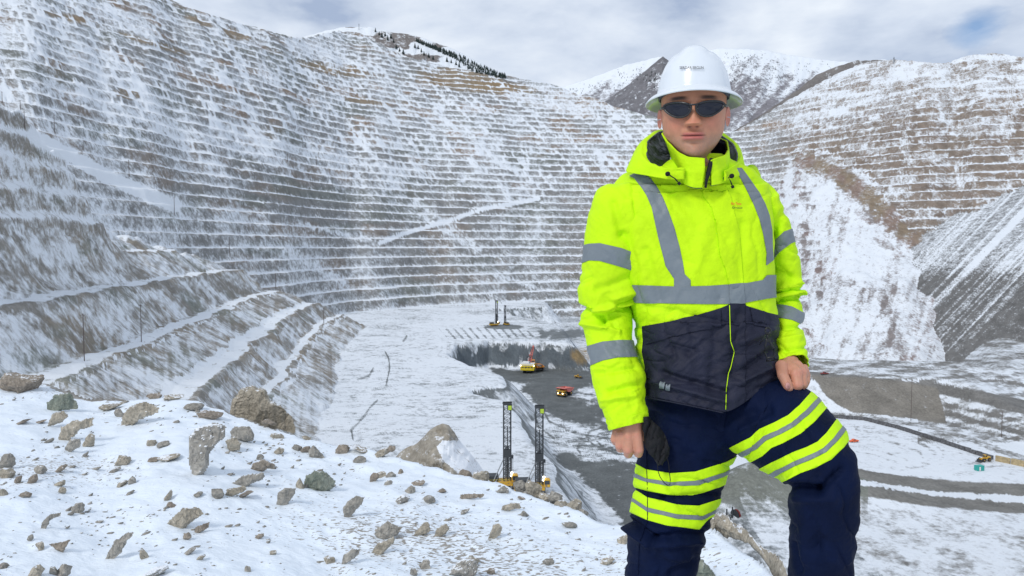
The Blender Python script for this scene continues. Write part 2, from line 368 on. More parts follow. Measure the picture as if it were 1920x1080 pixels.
def build_pit():
    cols = np.concatenate([np.arange(-420, -40, 12), np.arange(-40, 1960, 1.75), np.arange(1960, 2340, 12)]).astype(float)
    NRr = 760; nd = 3600
    Vs = []; rows = []
    rd = 95 * (2300 / 95) ** (np.linspace(0, 1, nd))
    rims = ip(cols, RIM) + 2.2 * fbm(cols / 9, 0 * cols, 71, 3)
    RR = np.zeros((NRr, len(cols)))
    for c0 in range(0, len(cols), 200):
        cc = cols[c0:c0 + 200]
        P = np.broadcast_to(cc[:, None], (len(cc), nd)); Rr = np.broadcast_to(rd[None, :], P.shape)
        z, D = Z(P, Rr)
        ratio = z / Rr
        b = -(rims[c0:c0 + 200] - 540) / F; rr_lim = (b * cp - sp) / (b * sp + cp)
        over = (ratio >= rr_lim[:, None]) & (Rr > 300)
        _, py = to_px(D['x'], D['y'], z)
        for i in range(len(cc)):
            e = np.argmax(over[i]) if over[i].any() else nd - 1
            arc = np.concatenate([[0], np.cumsum(np.hypot(np.diff(py[i, :e + 1]), 90 * np.diff(np.log(rd[:e + 1]))))])
            RR[:, c0 + i] = np.interp(np.linspace(0, arc[-1], NRr), arc, rd[:e + 1])
    # smooth row placement across columns so that neighbouring columns never shear against each other
    k = np.hanning(43)[1:-1]; k /= k.sum(); pad = len(k) // 2; last = RR[-1].copy()
    RS = np.stack([np.convolve(np.pad(row, pad, 'edge'), k, 'valid') for row in RR])
    RS = np.stack([np.convolve(np.pad(row, pad, 'edge'), k, 'valid') for row in RS])
    k2 = np.ones(5) / 5; last = np.convolve(np.pad(last, 2, 'edge'), k2, 'valid')
    RR = RS * (1 + (last / RS[-1] - 1)[None, :] * (np.linspace(0, 1, NRr)[:, None] ** 6))
    P = np.broadcast_to(cols[None, :], RR.shape)
    z, D = Z(P, RR)
    x, y = D['x'], D['y']
    _, py = to_px(x, y, z)
    idx = D['idx']; med = D['med']; fine = D['fine']; big = D['big']
    n1 = fbm(P / 7, z / 3.2, 81, 3); n2 = fbm(P / 40, z / 30, 83, 3)
    snow = np.full(z.shape, 0.9); tint = np.zeros(z.shape + (3,)); tint[...] = (0.17, 0.18, 0.18)
    def tset(mask, col, amt=1.0):
        m = (np.clip(mask, 0, 1) * amt)[..., None]; tint[...] = tint * (1 - m) + np.array(col) * m
    # far wall
    fw = D['fw']; W = idx == 1
    tread = (1 - sstep(0.40, 0.56, fw + 0.05 * n1)) + sstep(0.975, 1.0, fw) * 0.7
    lowdark = (1 - sstep(-10, 120, D['zw0'])) * (1 - sstep(1350, 1450, P))
    face = 0.37 + 0.16 * n2 - 0.04 * lowdark - 0.02 * D['hi'] + 0.08 * n1
    face = face + 0.28 * D['gap'] + 0.10 * sstep(0.1, 0.6, big) * (1 - sstep(300, 700, P) * 0.6) + 0.10 * (1 - sstep(200, 620, P)) * (1 - D['hi'] * 0.6)
    kb = np.floor(D['zw0'] / H + 0.1 * med)
    lsc = 13 + 30 * (1 - sstep(350, 700, P))
    lump = fbm(P / lsc + kb * 5.31, kb * 3.17 + 0 * P, 151, 3)
    face = face + 0.14 * sstep(0.15, 0.5, lump) * (0.12 + 0.88 * D['hi']) - 0.06 * sstep(0.0, 0.5, -lump)
    face = face + 0.14 * (1 - sstep(.50, .66, fw)) 
    rt = sstep(1420, 1520, P)
    face = face * (1 - rt) + rt * (0.24 + 0.16 * sstep(.1,.5,lump) + 0.14 * n2 + 0.22 * sstep(180, 260, z) + 0.2 * (fbm(P / 60, z / 8, 91, 2) > 0.15))
    sw = np.maximum(face, np.clip(tread, 0, 1) * (0.80 + 0.15 * n1))
    snow = np.where(W, sw, snow)
    grey = np.array((0.225, 0.225, 0.22)); tw = np.zeros_like(tint); tw[...] = grey
    def mixc(t, m, c): return t * (1 - m[..., None]) + np.array(c) * m[..., None]
    tw = mixc(tw, sstep(0.0, 0.55, fbm(P / 55 + z / 90, z / 22, 93, 3)) * (0.35 + 0.5 * sstep(60, 230, z)), (0.27, 0.19, 0.13))
    tw = mixc(tw, sstep(0.15, 0.5, fbm(P / 110, z / 26, 95, 2)) * 0.45, (0.16, 0.18, 0.155))
    tw = mixc(tw, rt * 0.85, (0.235, 0.185, 0.145))
    tw = mixc(tw, rt * sstep(0, .5, fbm(P / 60, z / 12, 97, 3)) * 0.7, (0.20, 0.16, 0.135))
    tint = np.where(W[..., None], tw, tint)
    def patch(cx, cy, rx, ry, ang=0.0):
        ca, sa = math.cos(ang), math.sin(ang); dx = P - cx; dy = py - cy
        q = ((dx * ca + dy * sa) / rx) ** 2 + ((-dx * sa + dy * ca) / ry) ** 2
        return 1 - sstep(0.5, 1.25, q + 0.5 * n1)
    for a in ((455, 65, 30, 11, .25), (300, 82, 70, 6, .3), (140, 32, 40, 8, .25), (248, 176, 26, 10, .1), (385, 40, 30, 6, .4), (870, 150, 90, 22, .12), (690, 190, 50, 7, .15), (640, 130, 80, 12, .15), (940, 165, 70, 12, .1)):
        m = patch(*a) * W; tint = mixc(tint, m * 0.6, (0.29, 0.21, 0.12)); snow = snow - 0.22 * m * (snow < 0.7)
    # the dark band of steep dump face on lower benches, left of centre
    for a in ((430, 330, 190, 60, .13), (700, 400, 240, 50, .07)):
        m = patch(*a) * W; snow = snow - 0.10 * m * (snow < 0.65)
    # snow chutes and the diagonal ramp
    chutes = [([(190, 10), (260, 50), (300, 70)], 16), ([(560, 80), (610, 95), (640, 115)], 26), ([(790, 405), (850, 440), (900, 470)], 12), ([(780, 380), (850, 425)], 10), ([(100, 160), (260, 215), (520, 300)], 22),
              ([(960, 180), (1050, 200), (1110, 205)], 16), ([(1000, 160), (1180, 215)], 6), ([(880, 250), (930, 300), (980, 330)], 12), ([(400, 240), (600, 290), (760, 320)], 14), ([(560, 420), (700, 450)], 8), ([(930, 515), (1010, 540)], 6), ([(540, 470), (640, 530)], 16)]
    for pts, wd in chutes:
        m = (1 - sstep(wd * 0.1, wd * 1.3, dline(P, py, pts) + wd * 0.9 * n1)) * W; snow = np.maximum(snow, 0.62 * m)
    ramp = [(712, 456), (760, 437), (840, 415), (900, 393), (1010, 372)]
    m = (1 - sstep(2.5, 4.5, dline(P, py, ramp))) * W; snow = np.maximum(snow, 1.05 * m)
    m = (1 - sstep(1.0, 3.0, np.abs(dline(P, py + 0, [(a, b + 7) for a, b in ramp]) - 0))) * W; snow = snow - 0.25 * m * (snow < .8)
    # near spur
    S2 = idx == 2
    u = D['u']; lpx = np.array([p[0] for p in LP[1:-2]]); lpz = np.array([p[1] for p in LP[1:-2]])
    slope = np.interp(u, (lpx[:-1] + lpx[1:]) / 2, np.diff(lpz) / np.diff(lpx))
    topm = sstep(-1, 3, D['zl'] - D['ltop'])
    rb1 = fbm(y / 9 + z / 9, z / 40, 102, 4); rb2 = fbm(y / 34 + z / 30, z / 16, 106, 3)
    lsn = np.where(slope < 0.35, 0.90 + .12 * n1, 0.46 + 0.24 * rb2 + 0.26 * rb1 + 0.18 * n1)
    for uc in (24, 43, 72, 100, 129, 155, 178):
        lsn = np.where(np.abs(u + 1.5 * n1 - uc) < 1.5 + 1.0 * n1, 0.30 + 0.25 * rb1, lsn)
    lsn = np.where((slope < 0.35) & (fbm(y / 5, u / 4, 108, 2) > 0.38), 0.6, lsn)
    lsn = np.maximum(lsn, 0.70 * topm + 0.14 * n1)
    ramp2 = 1 - sstep(8, 20, dline(P, py, [(72, 256), (110, 275), (160, 305), (205, 330), (250, 352), (330, 385)]) + 5 * n1)
    lsn = np.maximum(lsn, ramp2 * 0.98)
    crag = sdpoly(P, py, [(-60, 232), (25, 232), (60, 258), (95, 300), (150, 330), (200, 375), (240, 410), (180, 440), (60, 440), (-60, 400)])
    lsn = np.where((crag > 0) & (ramp2 < 0.5), np.minimum(lsn, 0.44 + 0.22 * rb1 + 0.15 * n1 + .12 * rb2), lsn)
    stepf = (D['zl'] / H) % 1.0; lsn = np.where((D['zl'] > 6) & (stepf < .3), np.maximum(lsn, 0.66 + .15 * n1), lsn)
    snow = np.where(S2, lsn, snow); snow = np.where(W, np.maximum(snow, 0.95 * ramp2), snow)
    t2 = np.zeros_like(tint); t2[...] = (0.255, 0.24, 0.215)
    t2 = mixc(t2, sstep(-0.1, 0.4, fbm(y / 30, z / 14, 103, 3)) * 0.8, (0.26, 0.225, 0.18))
    t2 = mixc(t2, sstep(0.1, 0.5, fbm(y / 45 + 9, z / 12, 105, 3)) * 0.6, (0.19, 0.215, 0.19))
    tint = np.where(S2[..., None], t2, tint)
    # slide fan
    S3 = idx == 3
    streak = fbm(P / 14 + py / 60, py / 55, 111, 4)
    s3 = 0.70 - 0.20 * sstep(0.0, 0.5, streak) - 0.16 * sstep(0.1, 0.5, fbm(P / 7, py / 8, 113, 4)) + 0.12 * fbm(P / 40, py / 50, 114, 3)
    s3 = np.where((D['sf'] > 0.5) & (D['fs'] > 0.5), s3 - 0.30 * sstep(-.1, .3, fbm(P / 12, z / 12, 117, 3)) * sstep(.5, .7, D['fs']), s3)
    for a in ((1620, 405, 26, 12, .6), (1660, 460, 20, 8, .3), (1590, 530, 22, 7, 0), (1680, 545, 14, 10, 1), (1660, 570, 30, 12, 1.2), (1690, 650, 40, 16, 1.1)):
        m = patch(*a); s3 = s3 - 0.22 * m
    edge = 1 - sstep(6, 30, dline(P, py, [(1500, 300), (1560, 320), (1640, 380), (1690, 430), (1760, 480), (1800, 500)]) + 12 * n1)
    s3 = s3 - 0.42 * edge * (py < 520)
    snow = np.where(S3, s3, snow)
    t3 = np.zeros_like(tint); t3[...] = (0.24, 0.215, 0.21); t3 = mixc(t3, edge * 0.8, (0.24, 0.18, 0.11)); t3 = mixc(t3, sstep(0, .4, n2) * .6, (0.24, 0.17, 0.155))
    tint = np.where(S3[..., None], t3, tint)
    # dark debris slope
    S4 = idx == 4
    st = fbm((P - 1800) / 14 + (py - 600) / 15, (P + py) / 200, 121, 3)
    st2 = fbm((P - 1800) / 6 + (py - 600) / 6.5, (P + py) / 70, 123, 3)
    s4 = 0.20 + 0.20 * sstep(0.0, 0.6, st) * (1 - sstep(600, 680, py)) + 0.30 * sstep(0.1, 0.5, st2) * (1 - sstep(640, 700, py)) + 0.25 * (1 - sstep(490, 530, py))
    snow = np.where(S4, s4, snow); tint = np.where(S4[..., None], np.array((0.15, 0.148, 0.145)), tint)
    # floor, banks
    B = idx == 0
    sb = np.full(z.shape, 0.72) + 0.05 * med + 0.16 * fbm(P / 60, py / 3.5, 175, 4) - 0.08 * sstep(-.2, .4, fbm(P / 90, py / 26, 177, 3))
    sb = sb - 0.10 * sstep(960, 1010, P) * (x < 100)
    plough = fbm(P / 60, py / 2.2, 131, 3)
    sb = sb - 0.16 * sstep(0.2, 0.6, plough) * (x < 30)
    tb = np.zeros_like(tint); tb[...] = (0.17, 0.185, 0.19)
    zf = z - D['zfl']
    bank = (zf > 2.2) & (zf < 20.3) & (x < 75)
    sb = np.where(bank, 0.46 + 0.25 * fbm(x / 5 + z / 6, y / 9, 133, 3) - 0.30 * sstep(17, 20, zf) , sb)
    sb = np.where(bank & (y > 600) & (x > 40), 0.62 + .15 * n1, sb)
    gully = bank & (D['cut'] > 0.5) & (zf < 16.5 + 6 * fbm(x / 8, y / 8, 138, 3))
    sb = np.where(gully, 0.06 + 0.6 * sstep(.3, .5, fbm(x / 8, z / 20, 137, 3)) + 0.35 * (1 - sstep(2, 6 + 4 * fbm(x / 10, 0 * x, 136, 2), zf)) , sb)
    tb = np.where(gully[..., None], np.array((0.12, 0.14, 0.155)), tb)
    br = 1 - sstep(.5, 1.3, ((P - 1092) / 22) ** 2 + ((py - 666) / 16) ** 2 + .5 * n1)
    tb = mixc(tb, br * B, (0.26, 0.19, 0.10)); sb = sb - 0.1 * br
    rimz = (D['cut'] > 0.3) & (np.abs(D['dc']) < 14) & (zf > 19.5)
    sb = np.where(rimz, 0.62 + 0.2 * n1, sb)
    onfl = (zf < 3.0) & (x < 100)
    wb = fbm(P / 26, py / 12, 171, 3); wb2 = fbm(P / 7, py / 3, 173, 3)
    def pol(poly, soft=7.0, wob=9.0): return sstep(-soft, soft, sdpoly(P, py, poly) + wob * wb + 5 * wb2 * (soft > 5))
    gv = np.zeros(z.shape)
    for poly in ([(920, 690), (1115, 690), (1125, 716), (1085, 732), (1075, 742), (1040, 742), (1010, 745), (985, 722), (940, 712)],
                 [(978, 722), (1050, 728), (1095, 755), (1140, 790), (1200, 805), (1230, 830), (1150, 806), (1060, 790), (1020, 772), (995, 748)],
                 [(1030, 850), (1075, 852), (1120, 866), (1200, 870), (1210, 1000), (1172, 980), (1130, 925), (1085, 890), (1052, 868)],
                 [(1085, 770), (1125, 750), (1160, 775), (1120, 790)]):
        gv = np.maximum(gv, pol(poly))
    tracks = [[(1040, 745), (1090, 775), (1150, 800), (1200, 812)], [(1010, 750), (1030, 790), (1080, 812), (1160, 825)], [(1130, 803), (1108, 808), (1101, 820), (1115, 835), (1160, 850)], [(1150, 808), (1125, 813), (1118, 824), (1130, 836), (1170, 848)],
              [(1075, 735), (1120, 742), (1170, 740)], [(1080, 745), (1130, 758), (1180, 760)], [(1075, 765), (1120, 752), (1160, 765)], [(1085, 838), (1090, 828), (1110, 818)], [(1090, 850), (1084, 842), (1095, 830), (1130, 822)], [(1078, 722), (1130, 728)], [(1000, 770), (1010, 800), (1040, 822)]]
    for t in tracks: gv = np.maximum(gv, (1 - sstep(0.6, 3.0, dline(P, py, t) + 1.0 * n1)) * 0.6)
    comb = fbm(P / 40 + py / 3.0, py / 2.2 - P / 30, 139, 2)
    gv = np.maximum(gv, 0.55 * sstep(0.1, 0.4, comb) * sstep(1000, 1060, P) * (py > 790) * (py < 870))
    sb = np.where(onfl & B, sb * (1 - gv) + 0.10 * gv + 0.1 * gv * sstep(.1, .5, n1), sb)
    tb = np.where((onfl & (gv > .05))[..., None], np.array((0.125, 0.135, 0.135)), tb)
    # thin tracks on the plateau
    for t in ([(721, 660), (727, 672), (729, 690), (722, 722)], [(706, 750), (690, 765), (680, 780), (665, 797), (655, 806), (658, 825)], [(668, 712), (690, 705), (698, 690)], [(755, 640), (762, 630)]):
        sb = sb - 0.5 * (1 - sstep(0.5, 1.8, dline(P, py, t))) * (x < 20)
    tread_rows = ((P - 830) % 15.0)
    rows = sdpoly(P, py, [(822, 616), (975, 612), (1010, 632), (840, 636)]) > 0
    sb = sb - 0.28 * rows * (np.abs(((P + (py - 612) * -0.9) % 15.0) - 7) < 2.4)
    sb = sb + 0
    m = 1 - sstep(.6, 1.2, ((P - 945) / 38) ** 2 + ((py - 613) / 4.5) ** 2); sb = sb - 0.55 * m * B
    m = pol([(1015, 624), (1110, 618), (1110, 628), (1040, 632)]); sb = sb - 0.7 * m * B
    # right-hand roads, yard
    rt2 = (x > 100) & B
    road = np.zeros(z.shape)
    road = np.maximum(road, pol([(1490, 868), (1600, 876), (1700, 892), (1800, 902), (2100, 916), (2200, 975), (1920, 962), (1750, 948), (1600, 926), (1490, 905)], 2, 2))
    mid = 1 - sstep(2.0, 7.0, dline(P, py, [(1600, 902), (1680, 912), (1760, 925), (1920, 936), (2100, 946)]) + 3 * n1 - 3 * sstep(1750, 1920, P))
    mid2 = (1 - sstep(.5, 2.5, dline(P, py, [(1560, 900), (1660, 916), (1760, 934)]) + n1)) * 0.4
    upper = pol([(1520, 697), (1700, 714), (1760, 720), (1840, 732), (1920, 748), (2100, 780), (2100, 806), (1920, 774), (1840, 754), (1760, 737), (1700, 722), (1520, 703)], 1.5, 1.0)
    low = pol([(1560, 772), (1640, 778), (1760, 796), (1920, 850), (2100, 900), (2100, 916), (1920, 862), (1760, 806), (1640, 788), (1560, 781)], 1.5, 1.0)
    l2 = pol([(1780, 770), (1920, 805), (2100, 840), (2100, 850), (1920, 815), (1780, 780)], 1.5, 1.0)
    dface = pol([(1525, 703), (1700, 714), (1765, 727), (1785, 795), (1680, 782), (1600, 772), (1555, 745)], 2, 3)
    rub = sstep(0.5, 8, D['hill']) * (P < 1640)
    s5 = 0.74 + 0.08 * med + 0.05 * fine + 0.10 * fbm(P / 40, py / 6, 179, 3)
    nearb = (py > 955) & (P > 1480)
    s5 = np.where(nearb, 0.60 + 0.22 * fbm(x / 9, y / 9, 141, 4), s5)
    s5 = np.where((py > 680) & (py < 830) & (P > 1730), 0.52 + 0.4 * fbm(P / 26 + py / 10, py / 7, 143, 3) - 0.25 * (np.abs((py - 735 - (P - 1750) * 0.22) % 34 - 17) < 4), s5)
    s5 = np.where((py < 712) & (P > 1520), 0.45 + 0.4 * fbm(P / 30, py / 4, 144, 3), s5)
    s5 = s5 - 0.5 * rub * (0.8 + 0.5 * fbm(x / 6 + z / 6, y / 8, 145, 3))
    yard = np.zeros(z.shape)
    for t in ([(1610, 800), (1660, 806), (1710, 816), (1755, 830), (1780, 846), (1778, 860), (1750, 872), (1700, 882)], [(1612, 806), (1660, 812), (1705, 822), (1745, 836), (1765, 849), (1762, 860), (1740, 868)], [(1600, 815), (1650, 822), (1700, 834), (1735, 848), (1742, 858)], [(1790, 884), (1812, 872), (1840, 868), (1890, 862)], [(1800, 892), (1830, 880), (1880, 874), (1920, 876)], [(1620, 838), (1660, 846), (1700, 858), (1725, 870)], [(1615, 846), (1650, 854), (1690, 866), (1715, 878)]):
        yard = np.maximum(yard, 1 - sstep(1.0, 3.0, dline(P, py, t)))
    s5 = s5 - 0.26 * yard * (.7 + .6 * n1)
    for mk, v in ((dface, 0.12), (upper, 0.12), (low, 0.42), (l2, 0.2)): s5 = s5 * (1 - mk) + (v + 0.08 * n1) * mk
    s5 = s5 * (1 - road) + 0.06 * road; s5 = np.maximum(s5, 0.85 * mid * road); s5 = np.maximum(s5, 0.5 * mid2 * road)
    sb = np.where(rt2, s5, sb)
    t5 = np.zeros_like(tint); t5[...] = (0.19, 0.185, 0.175)
    t5 = mixc(t5, dface, (0.215, 0.20, 0.175)); t5 = mixc(t5, road, (0.20, 0.195, 0.18)); t5 = mixc(t5, rub, (0.18, 0.19, 0.165))
    tb = np.where(rt2[..., None], t5, tb)
    rubw = sstep(1.0, 7, D['hill']) * (P < 1560)
    sb = sb - 0.46 * rubw * (x <= 100) * (0.8 + 0.5 * fbm(x / 6 + z / 6, y / 8, 145, 3)); tb = mixc(tb, rubw, (0.19, 0.20, 0.175))
    snow = np.where(B, sb, snow); tint = np.where(B[..., None], tb, tint)
    snow = np.clip(snow, -0.2, 1.1)
    # back skirt past the rim
    back = [(12, -6), (60, -45), (200, -160)]
    V = np.stack([x, y, z], -1)
    extra = []
    for dr, dz in back:
        e = V[-1].copy(); d = e[:, :2] / np.linalg.norm(e[:, :2], axis=1, keepdims=True)
        e[:, :2] += d * dr; e[:, 2] += dz; extra.append(e)
    V = np.concatenate([V, np.array(extra)], 0)
    snow = np.concatenate([snow, np.repeat(snow[-1:], 3, 0)], 0); tint = np.concatenate([tint, np.repeat(tint[-1:], 3, 0)], 0)
    nr, nc = V.shape[:2]
    m = terrain_mat("snowy_pit_rock", 0.42, 0.15, 0.8, 0.9, zs=0.6, hard=0.12, snowcol=(0.76, 0.80, 0.845))
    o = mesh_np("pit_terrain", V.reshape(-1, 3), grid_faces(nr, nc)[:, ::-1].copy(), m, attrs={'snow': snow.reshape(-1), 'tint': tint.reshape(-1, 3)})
    tag(o, kind='structure')
    return o
pit = build_pit()

# ---------------------------------------------------------------- mountains behind the rim
def mountain(name, sil, base, r_top, r_base, seed, snowf, tintf, dx=2.2, nrow=150, amp=26):
    xs = np.arange(sil[0][0], sil[-1][0] + dx, dx)
    top = ip(xs, sil) + 1.6 * fbm(xs / 12, 0 * xs, seed, 3); bot = ip(xs, base)
    t = np.linspace(0, 1, nrow)[:, None]
    P = np.broadcast_to(xs[None, :], (nrow, len(xs)))
    py = bot[None, :] + (top - bot)[None, :] * t
    r = r_base + (r_top - r_base) * t + amp * 3 * np.sin(t * math.pi) * fbm(P / 50 + seed, py / 90 + P / 200, seed + 3, 4)
    r = np.broadcast_to(r, P.shape)
    V = np.zeros(P.shape + (3,))
    a = (P - 960) / F; b = -(py - 540) / F; k = r / (b * sp + cp)
    V[..., 0] = a * k; V[..., 1] = r; V[..., 2] = (b * cp - sp) * k
    sn = snowf(P, py); ti = tintf(P, py)
    sk = V[-1:].copy(); sk[..., 1] += 150; sk[..., 2] -= 120
    V = np.concatenate([V, sk], 0); sn = np.concatenate([sn, sn[-1:]], 0); ti = np.concatenate([ti, ti[-1:]], 0)
    m = terrain_mat(name + "_rock", 0.13, 0.045, 0.3, 4.0, hard=0.09, snowcol=(0.80, 0.84, 0.88), zs=0.7)
    o = mesh_np(name, V.reshape(-1, 3), grid_faces(V.shape[0], V.shape[1])[:, ::-1].copy(), m, attrs={'snow': sn.reshape(-1), 'tint': ti.reshape(-1, 3)})
    return tag(o, kind='structure')
def ct(col):
    return lambda P, py: np.broadcast_to(np.array(col), P.shape + (3,)).copy()
def sn1(P, py):
    s = 0.82 + 0.2 * fbm(P / 16, py / 9, 201, 3)
    s = s - 0.55 * sstep(-.1, .3, fbm(P / 30, py / 12, 203, 3)) * (P < 860)
    return s
mountain("ridge_hill", [(430, 130), (500, 80), (560, 72), (600, 60), (645, 50), (690, 50), (740, 61), (775, 65), (800, 73), (860, 96), (945, 141), (1000, 165)],
         [(430, 190), (1000, 200)], 1950, 1650, 7, sn1, ct((0.20, 0.18, 0.17)))
def sn2(P, py):
    g = fbm((P + py * 0.9) / 16, (P - py) / 120, 211, 4); 
    s = 0.50 + 0.30 * g + 0.22 * fbm(P / 6, py / 5, 215, 3)
    s = s + 0.36 * (1 - sstep(0, 55, py - ip(P, PEAK) + 20 * fbm(P / 30, py / 20, 213, 2)))
    s = s - 0.20 * sstep(150, 205, py)
    return s
PEAK = [(1000, 168), (1060, 162), (1110, 145), (1170, 122), (1240, 106), (1262, 118), (1290, 105), (1350, 90), (1400, 92), (1440, 95), (1490, 105), (1540, 112), (1590, 116), (1660, 112), (1700, 125), (1760, 140)]
mountain("far_mountain", PEAK, [(1000, 290), (1760, 290)], 3900, 2500, 13, sn2, ct((0.21, 0.20, 0.215)), amp=60)
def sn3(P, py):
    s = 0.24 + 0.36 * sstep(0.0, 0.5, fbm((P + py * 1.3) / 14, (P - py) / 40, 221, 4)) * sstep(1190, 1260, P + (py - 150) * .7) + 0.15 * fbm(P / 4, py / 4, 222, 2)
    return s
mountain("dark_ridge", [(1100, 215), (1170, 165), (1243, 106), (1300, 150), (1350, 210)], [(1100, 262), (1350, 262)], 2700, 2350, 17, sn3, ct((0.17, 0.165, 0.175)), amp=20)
def sn4(P, py):
    return 0.10 + 0.4 * sstep(0.1, 0.4, fbm(P / 14, py / 14, 231, 3)) * sstep(1500, 1560, P) * 0.8
mountain("brush_hill", [(1340, 262), (1400, 232), (1450, 200), (1500, 165), (1530, 140), (1570, 124), (1610, 113), (1640, 112), (1700, 118), (1740, 135)], [(1340, 290), (1740, 290)], 1950, 1750, 19, sn4, ct((0.19, 0.175, 0.165)), amp=15)
# ---------------------------------------------------------------- the snowy ridge in the foreground
RIDGE = [(-900, 640, 10.5), (-300, 690, 10.2), (0, 707, 10.0), (60, 712, 9.8), (100, 738, 9.4), (150, 756, 9.0), (230, 748, 8.9), (300, 742, 8.8), (350, 750, 8.6), (420, 782, 8.2), (500, 802, 7.9), (600, 832, 7.5), (720, 853, 7.1), (800, 872, 6.8), (900, 894, 6.4),
         (1000, 926, 5.9), (1100, 966, 5.4), (1170, 990, 5.1), (1250, 985, 4.9), (1330, 978, 4.7), (1390, 1006, 4.4), (1440, 1046, 4.0), (1480, 1085, 3.6), (1560, 1160, 3.1), (1700, 1290, 2.7), (2000, 1500, 2.3), (2600, 1700, 2.1)]
def ridge_z(x, y):
    """height of the snow surface at plan position (x, y)"""
    y = np.maximum(y, 0.15)
    px = 960 + F * x / (y * 0.97 + 0.04)
    pc = np.clip(px, -900, 2600)
    rc = ips(pc, [(a, c) for a, b, c in RIDGE]); yc = ips(pc, [(a, b) for a, b, c in RIDGE])
    b = -(yc - 540) / F; zc = rc * (b * cp - sp) / (b * sp + cp)
    zn = -1.50 + 0.0 * x
    t = np.clip(y / rc, 0, 1)
    z_in = zn * (1 - t) + zc * t - 0.10 * np.sin(np.pi * t) * (px < 1500)
    over = np.maximum(y - rc, 0)
    edge = 0.10 * fbm(x * 1.3, y * 1.3, 301, 3)
    z_out = zc - 1.15 * over - 0.25 * np.minimum(over, 1.2)
    z = np.where(y < rc, z_in, z_out)
    z = z + 0.05 * fbm(x * 0.9, y * 0.9, 303, 3) + 0.030 * fbm(x * 4 + y * 1.5, y * 4, 305, 3) + 0.010 * fbm(x * 14 + y * 6, y * 12, 309, 3) + edge * np.exp(-(over / 1.5) ** 2) * (over > 0)
    return z
def build_ridge():
    m, nt, N, L, b = new_mat("wind_packed_snow")
    geo = N.new('ShaderNodeNewGeometry')
    def noi(scale, det, mp=(1, 1, 1), rot=0):
        mm = N.new('ShaderNodeMapping'); mm.inputs['Scale'].default_value = mp; mm.inputs['Rotation'].default_value = (0, 0, rot); L.new(geo.outputs['Position'], mm.inputs['Vector'])
        n = N.new('ShaderNodeTexNoise'); n.inputs['Scale'].default_value = scale; n.inputs['Detail'].default_value = det; L.new(mm.outputs['Vector'], n.inputs['Vector']); return n.outputs['Fac']
    a = noi(1.6, 5, (1, 2.2, 1), 0.5); c = noi(26, 5, (1, 1.8, 1), 0.5)
    gr = N.new('ShaderNodeAttribute'); gr.attribute_name = 'grit'
    # rock dust blown into the snow
    th = N.new('ShaderNodeMath'); th.operation = 'MULTIPLY_ADD'; L.new(gr.outputs['Fac'], th.inputs[0]); th.inputs[1].default_value = 0.42; th.inputs[2].default_value = -0.80
    ad = N.new('ShaderNodeMath'); ad.operation = 'ADD'; L.new(th.outputs[0], ad.inputs[0]); L.new(c, ad.inputs[1])
    mr = N.new('ShaderNodeMapRange'); mr.inputs['From Min'].default_value = 0.0; mr.inputs['From Max'].default_value = 0.07; L.new(ad.outputs[0], mr.inputs['Value'])
    s1 = N.new('ShaderNodeMix'); s1.data_type = 'RGBA'; s1.inputs['A'].default_value = (0.73, 0.81, 0.90, 1); s1.inputs['B'].default_value = (0.84, 0.895, 0.95, 1); L.new(a, s1.inputs['Factor'])
    s2 = N.new('ShaderNodeMix'); s2.data_type = 'RGBA'; L.new(mr.outputs['Result'], s2.inputs['Factor']); L.new(s1.outputs['Result'], s2.inputs['A']); s2.inputs['B'].default_value = (0.30, 0.28, 0.25, 1)
    L.new(s2.outputs['Result'], b.inputs['Base Color']); b.inputs['Roughness'].default_value = 0.7; b.inputs['Subsurface Weight'].default_value = 0.0
    bp = N.new('ShaderNodeBump'); bp.inputs['Strength'].default_value = 0.5; bp.inputs['Distance'].default_value = 0.02; L.new(c, bp.inputs['Height']); L.new(bp.outputs['Normal'], b.inputs['Normal'])
    # polar-ish grid, fine near the camera
    xs = np.linspace(-1, 1, 620); ang = xs * 1.25
    rr = np.concatenate([np.linspace(0.25, 2.5, 40), np.linspace(2.52, 12, 420), np.linspace(12.2, 34, 60)])
    A, Rr = np.meshgrid(ang, rr)
    X = Rr * np.sin(A); Y = Rr * np.cos(A)
    Zz = ridge_z(X, Y)
    px, py = to_px(X, np.maximum(Y, .2), Zz)
    g = 0.33 + 0.58 * fbm(X * 0.7 + Y * .3, Y * 0.7, 311, 3)
    rc = ip(np.clip(px, -900, 2600), [(a, c) for a, b_, c in RIDGE])
    g = np.where(Y > rc + 0.05, 1.35, g)
    o = mesh_np("snowy_ridge", np.stack([X, Y, Zz], -1).reshape(-1, 3), grid_faces(*X.shape)[:, ::-1].copy(), m, attrs={'grit': np.clip(g, 0, 1.5).reshape(-1)})
    tag(o, kind='structure')
    # the ground the photographer stands on, behind the camera
    xs = np.linspace(-14, 14, 60); ys = np.linspace(-14, 0.27, 30); X, Y = np.meshgrid(xs, ys)
    Zz = -1.52 - 0.03 + 0.05 * fbm(X * .9, Y * .9, 303, 3) - 0.25 * np.maximum(X - 2.5, 0)
    o = mesh_np("snow_ground", np.stack([X, Y, Zz], -1).reshape(-1, 3), grid_faces(*X.shape), m, attrs={'grit': np.full(X.size, 0.4)})
    tag(o, kind='structure')
build_ridge()

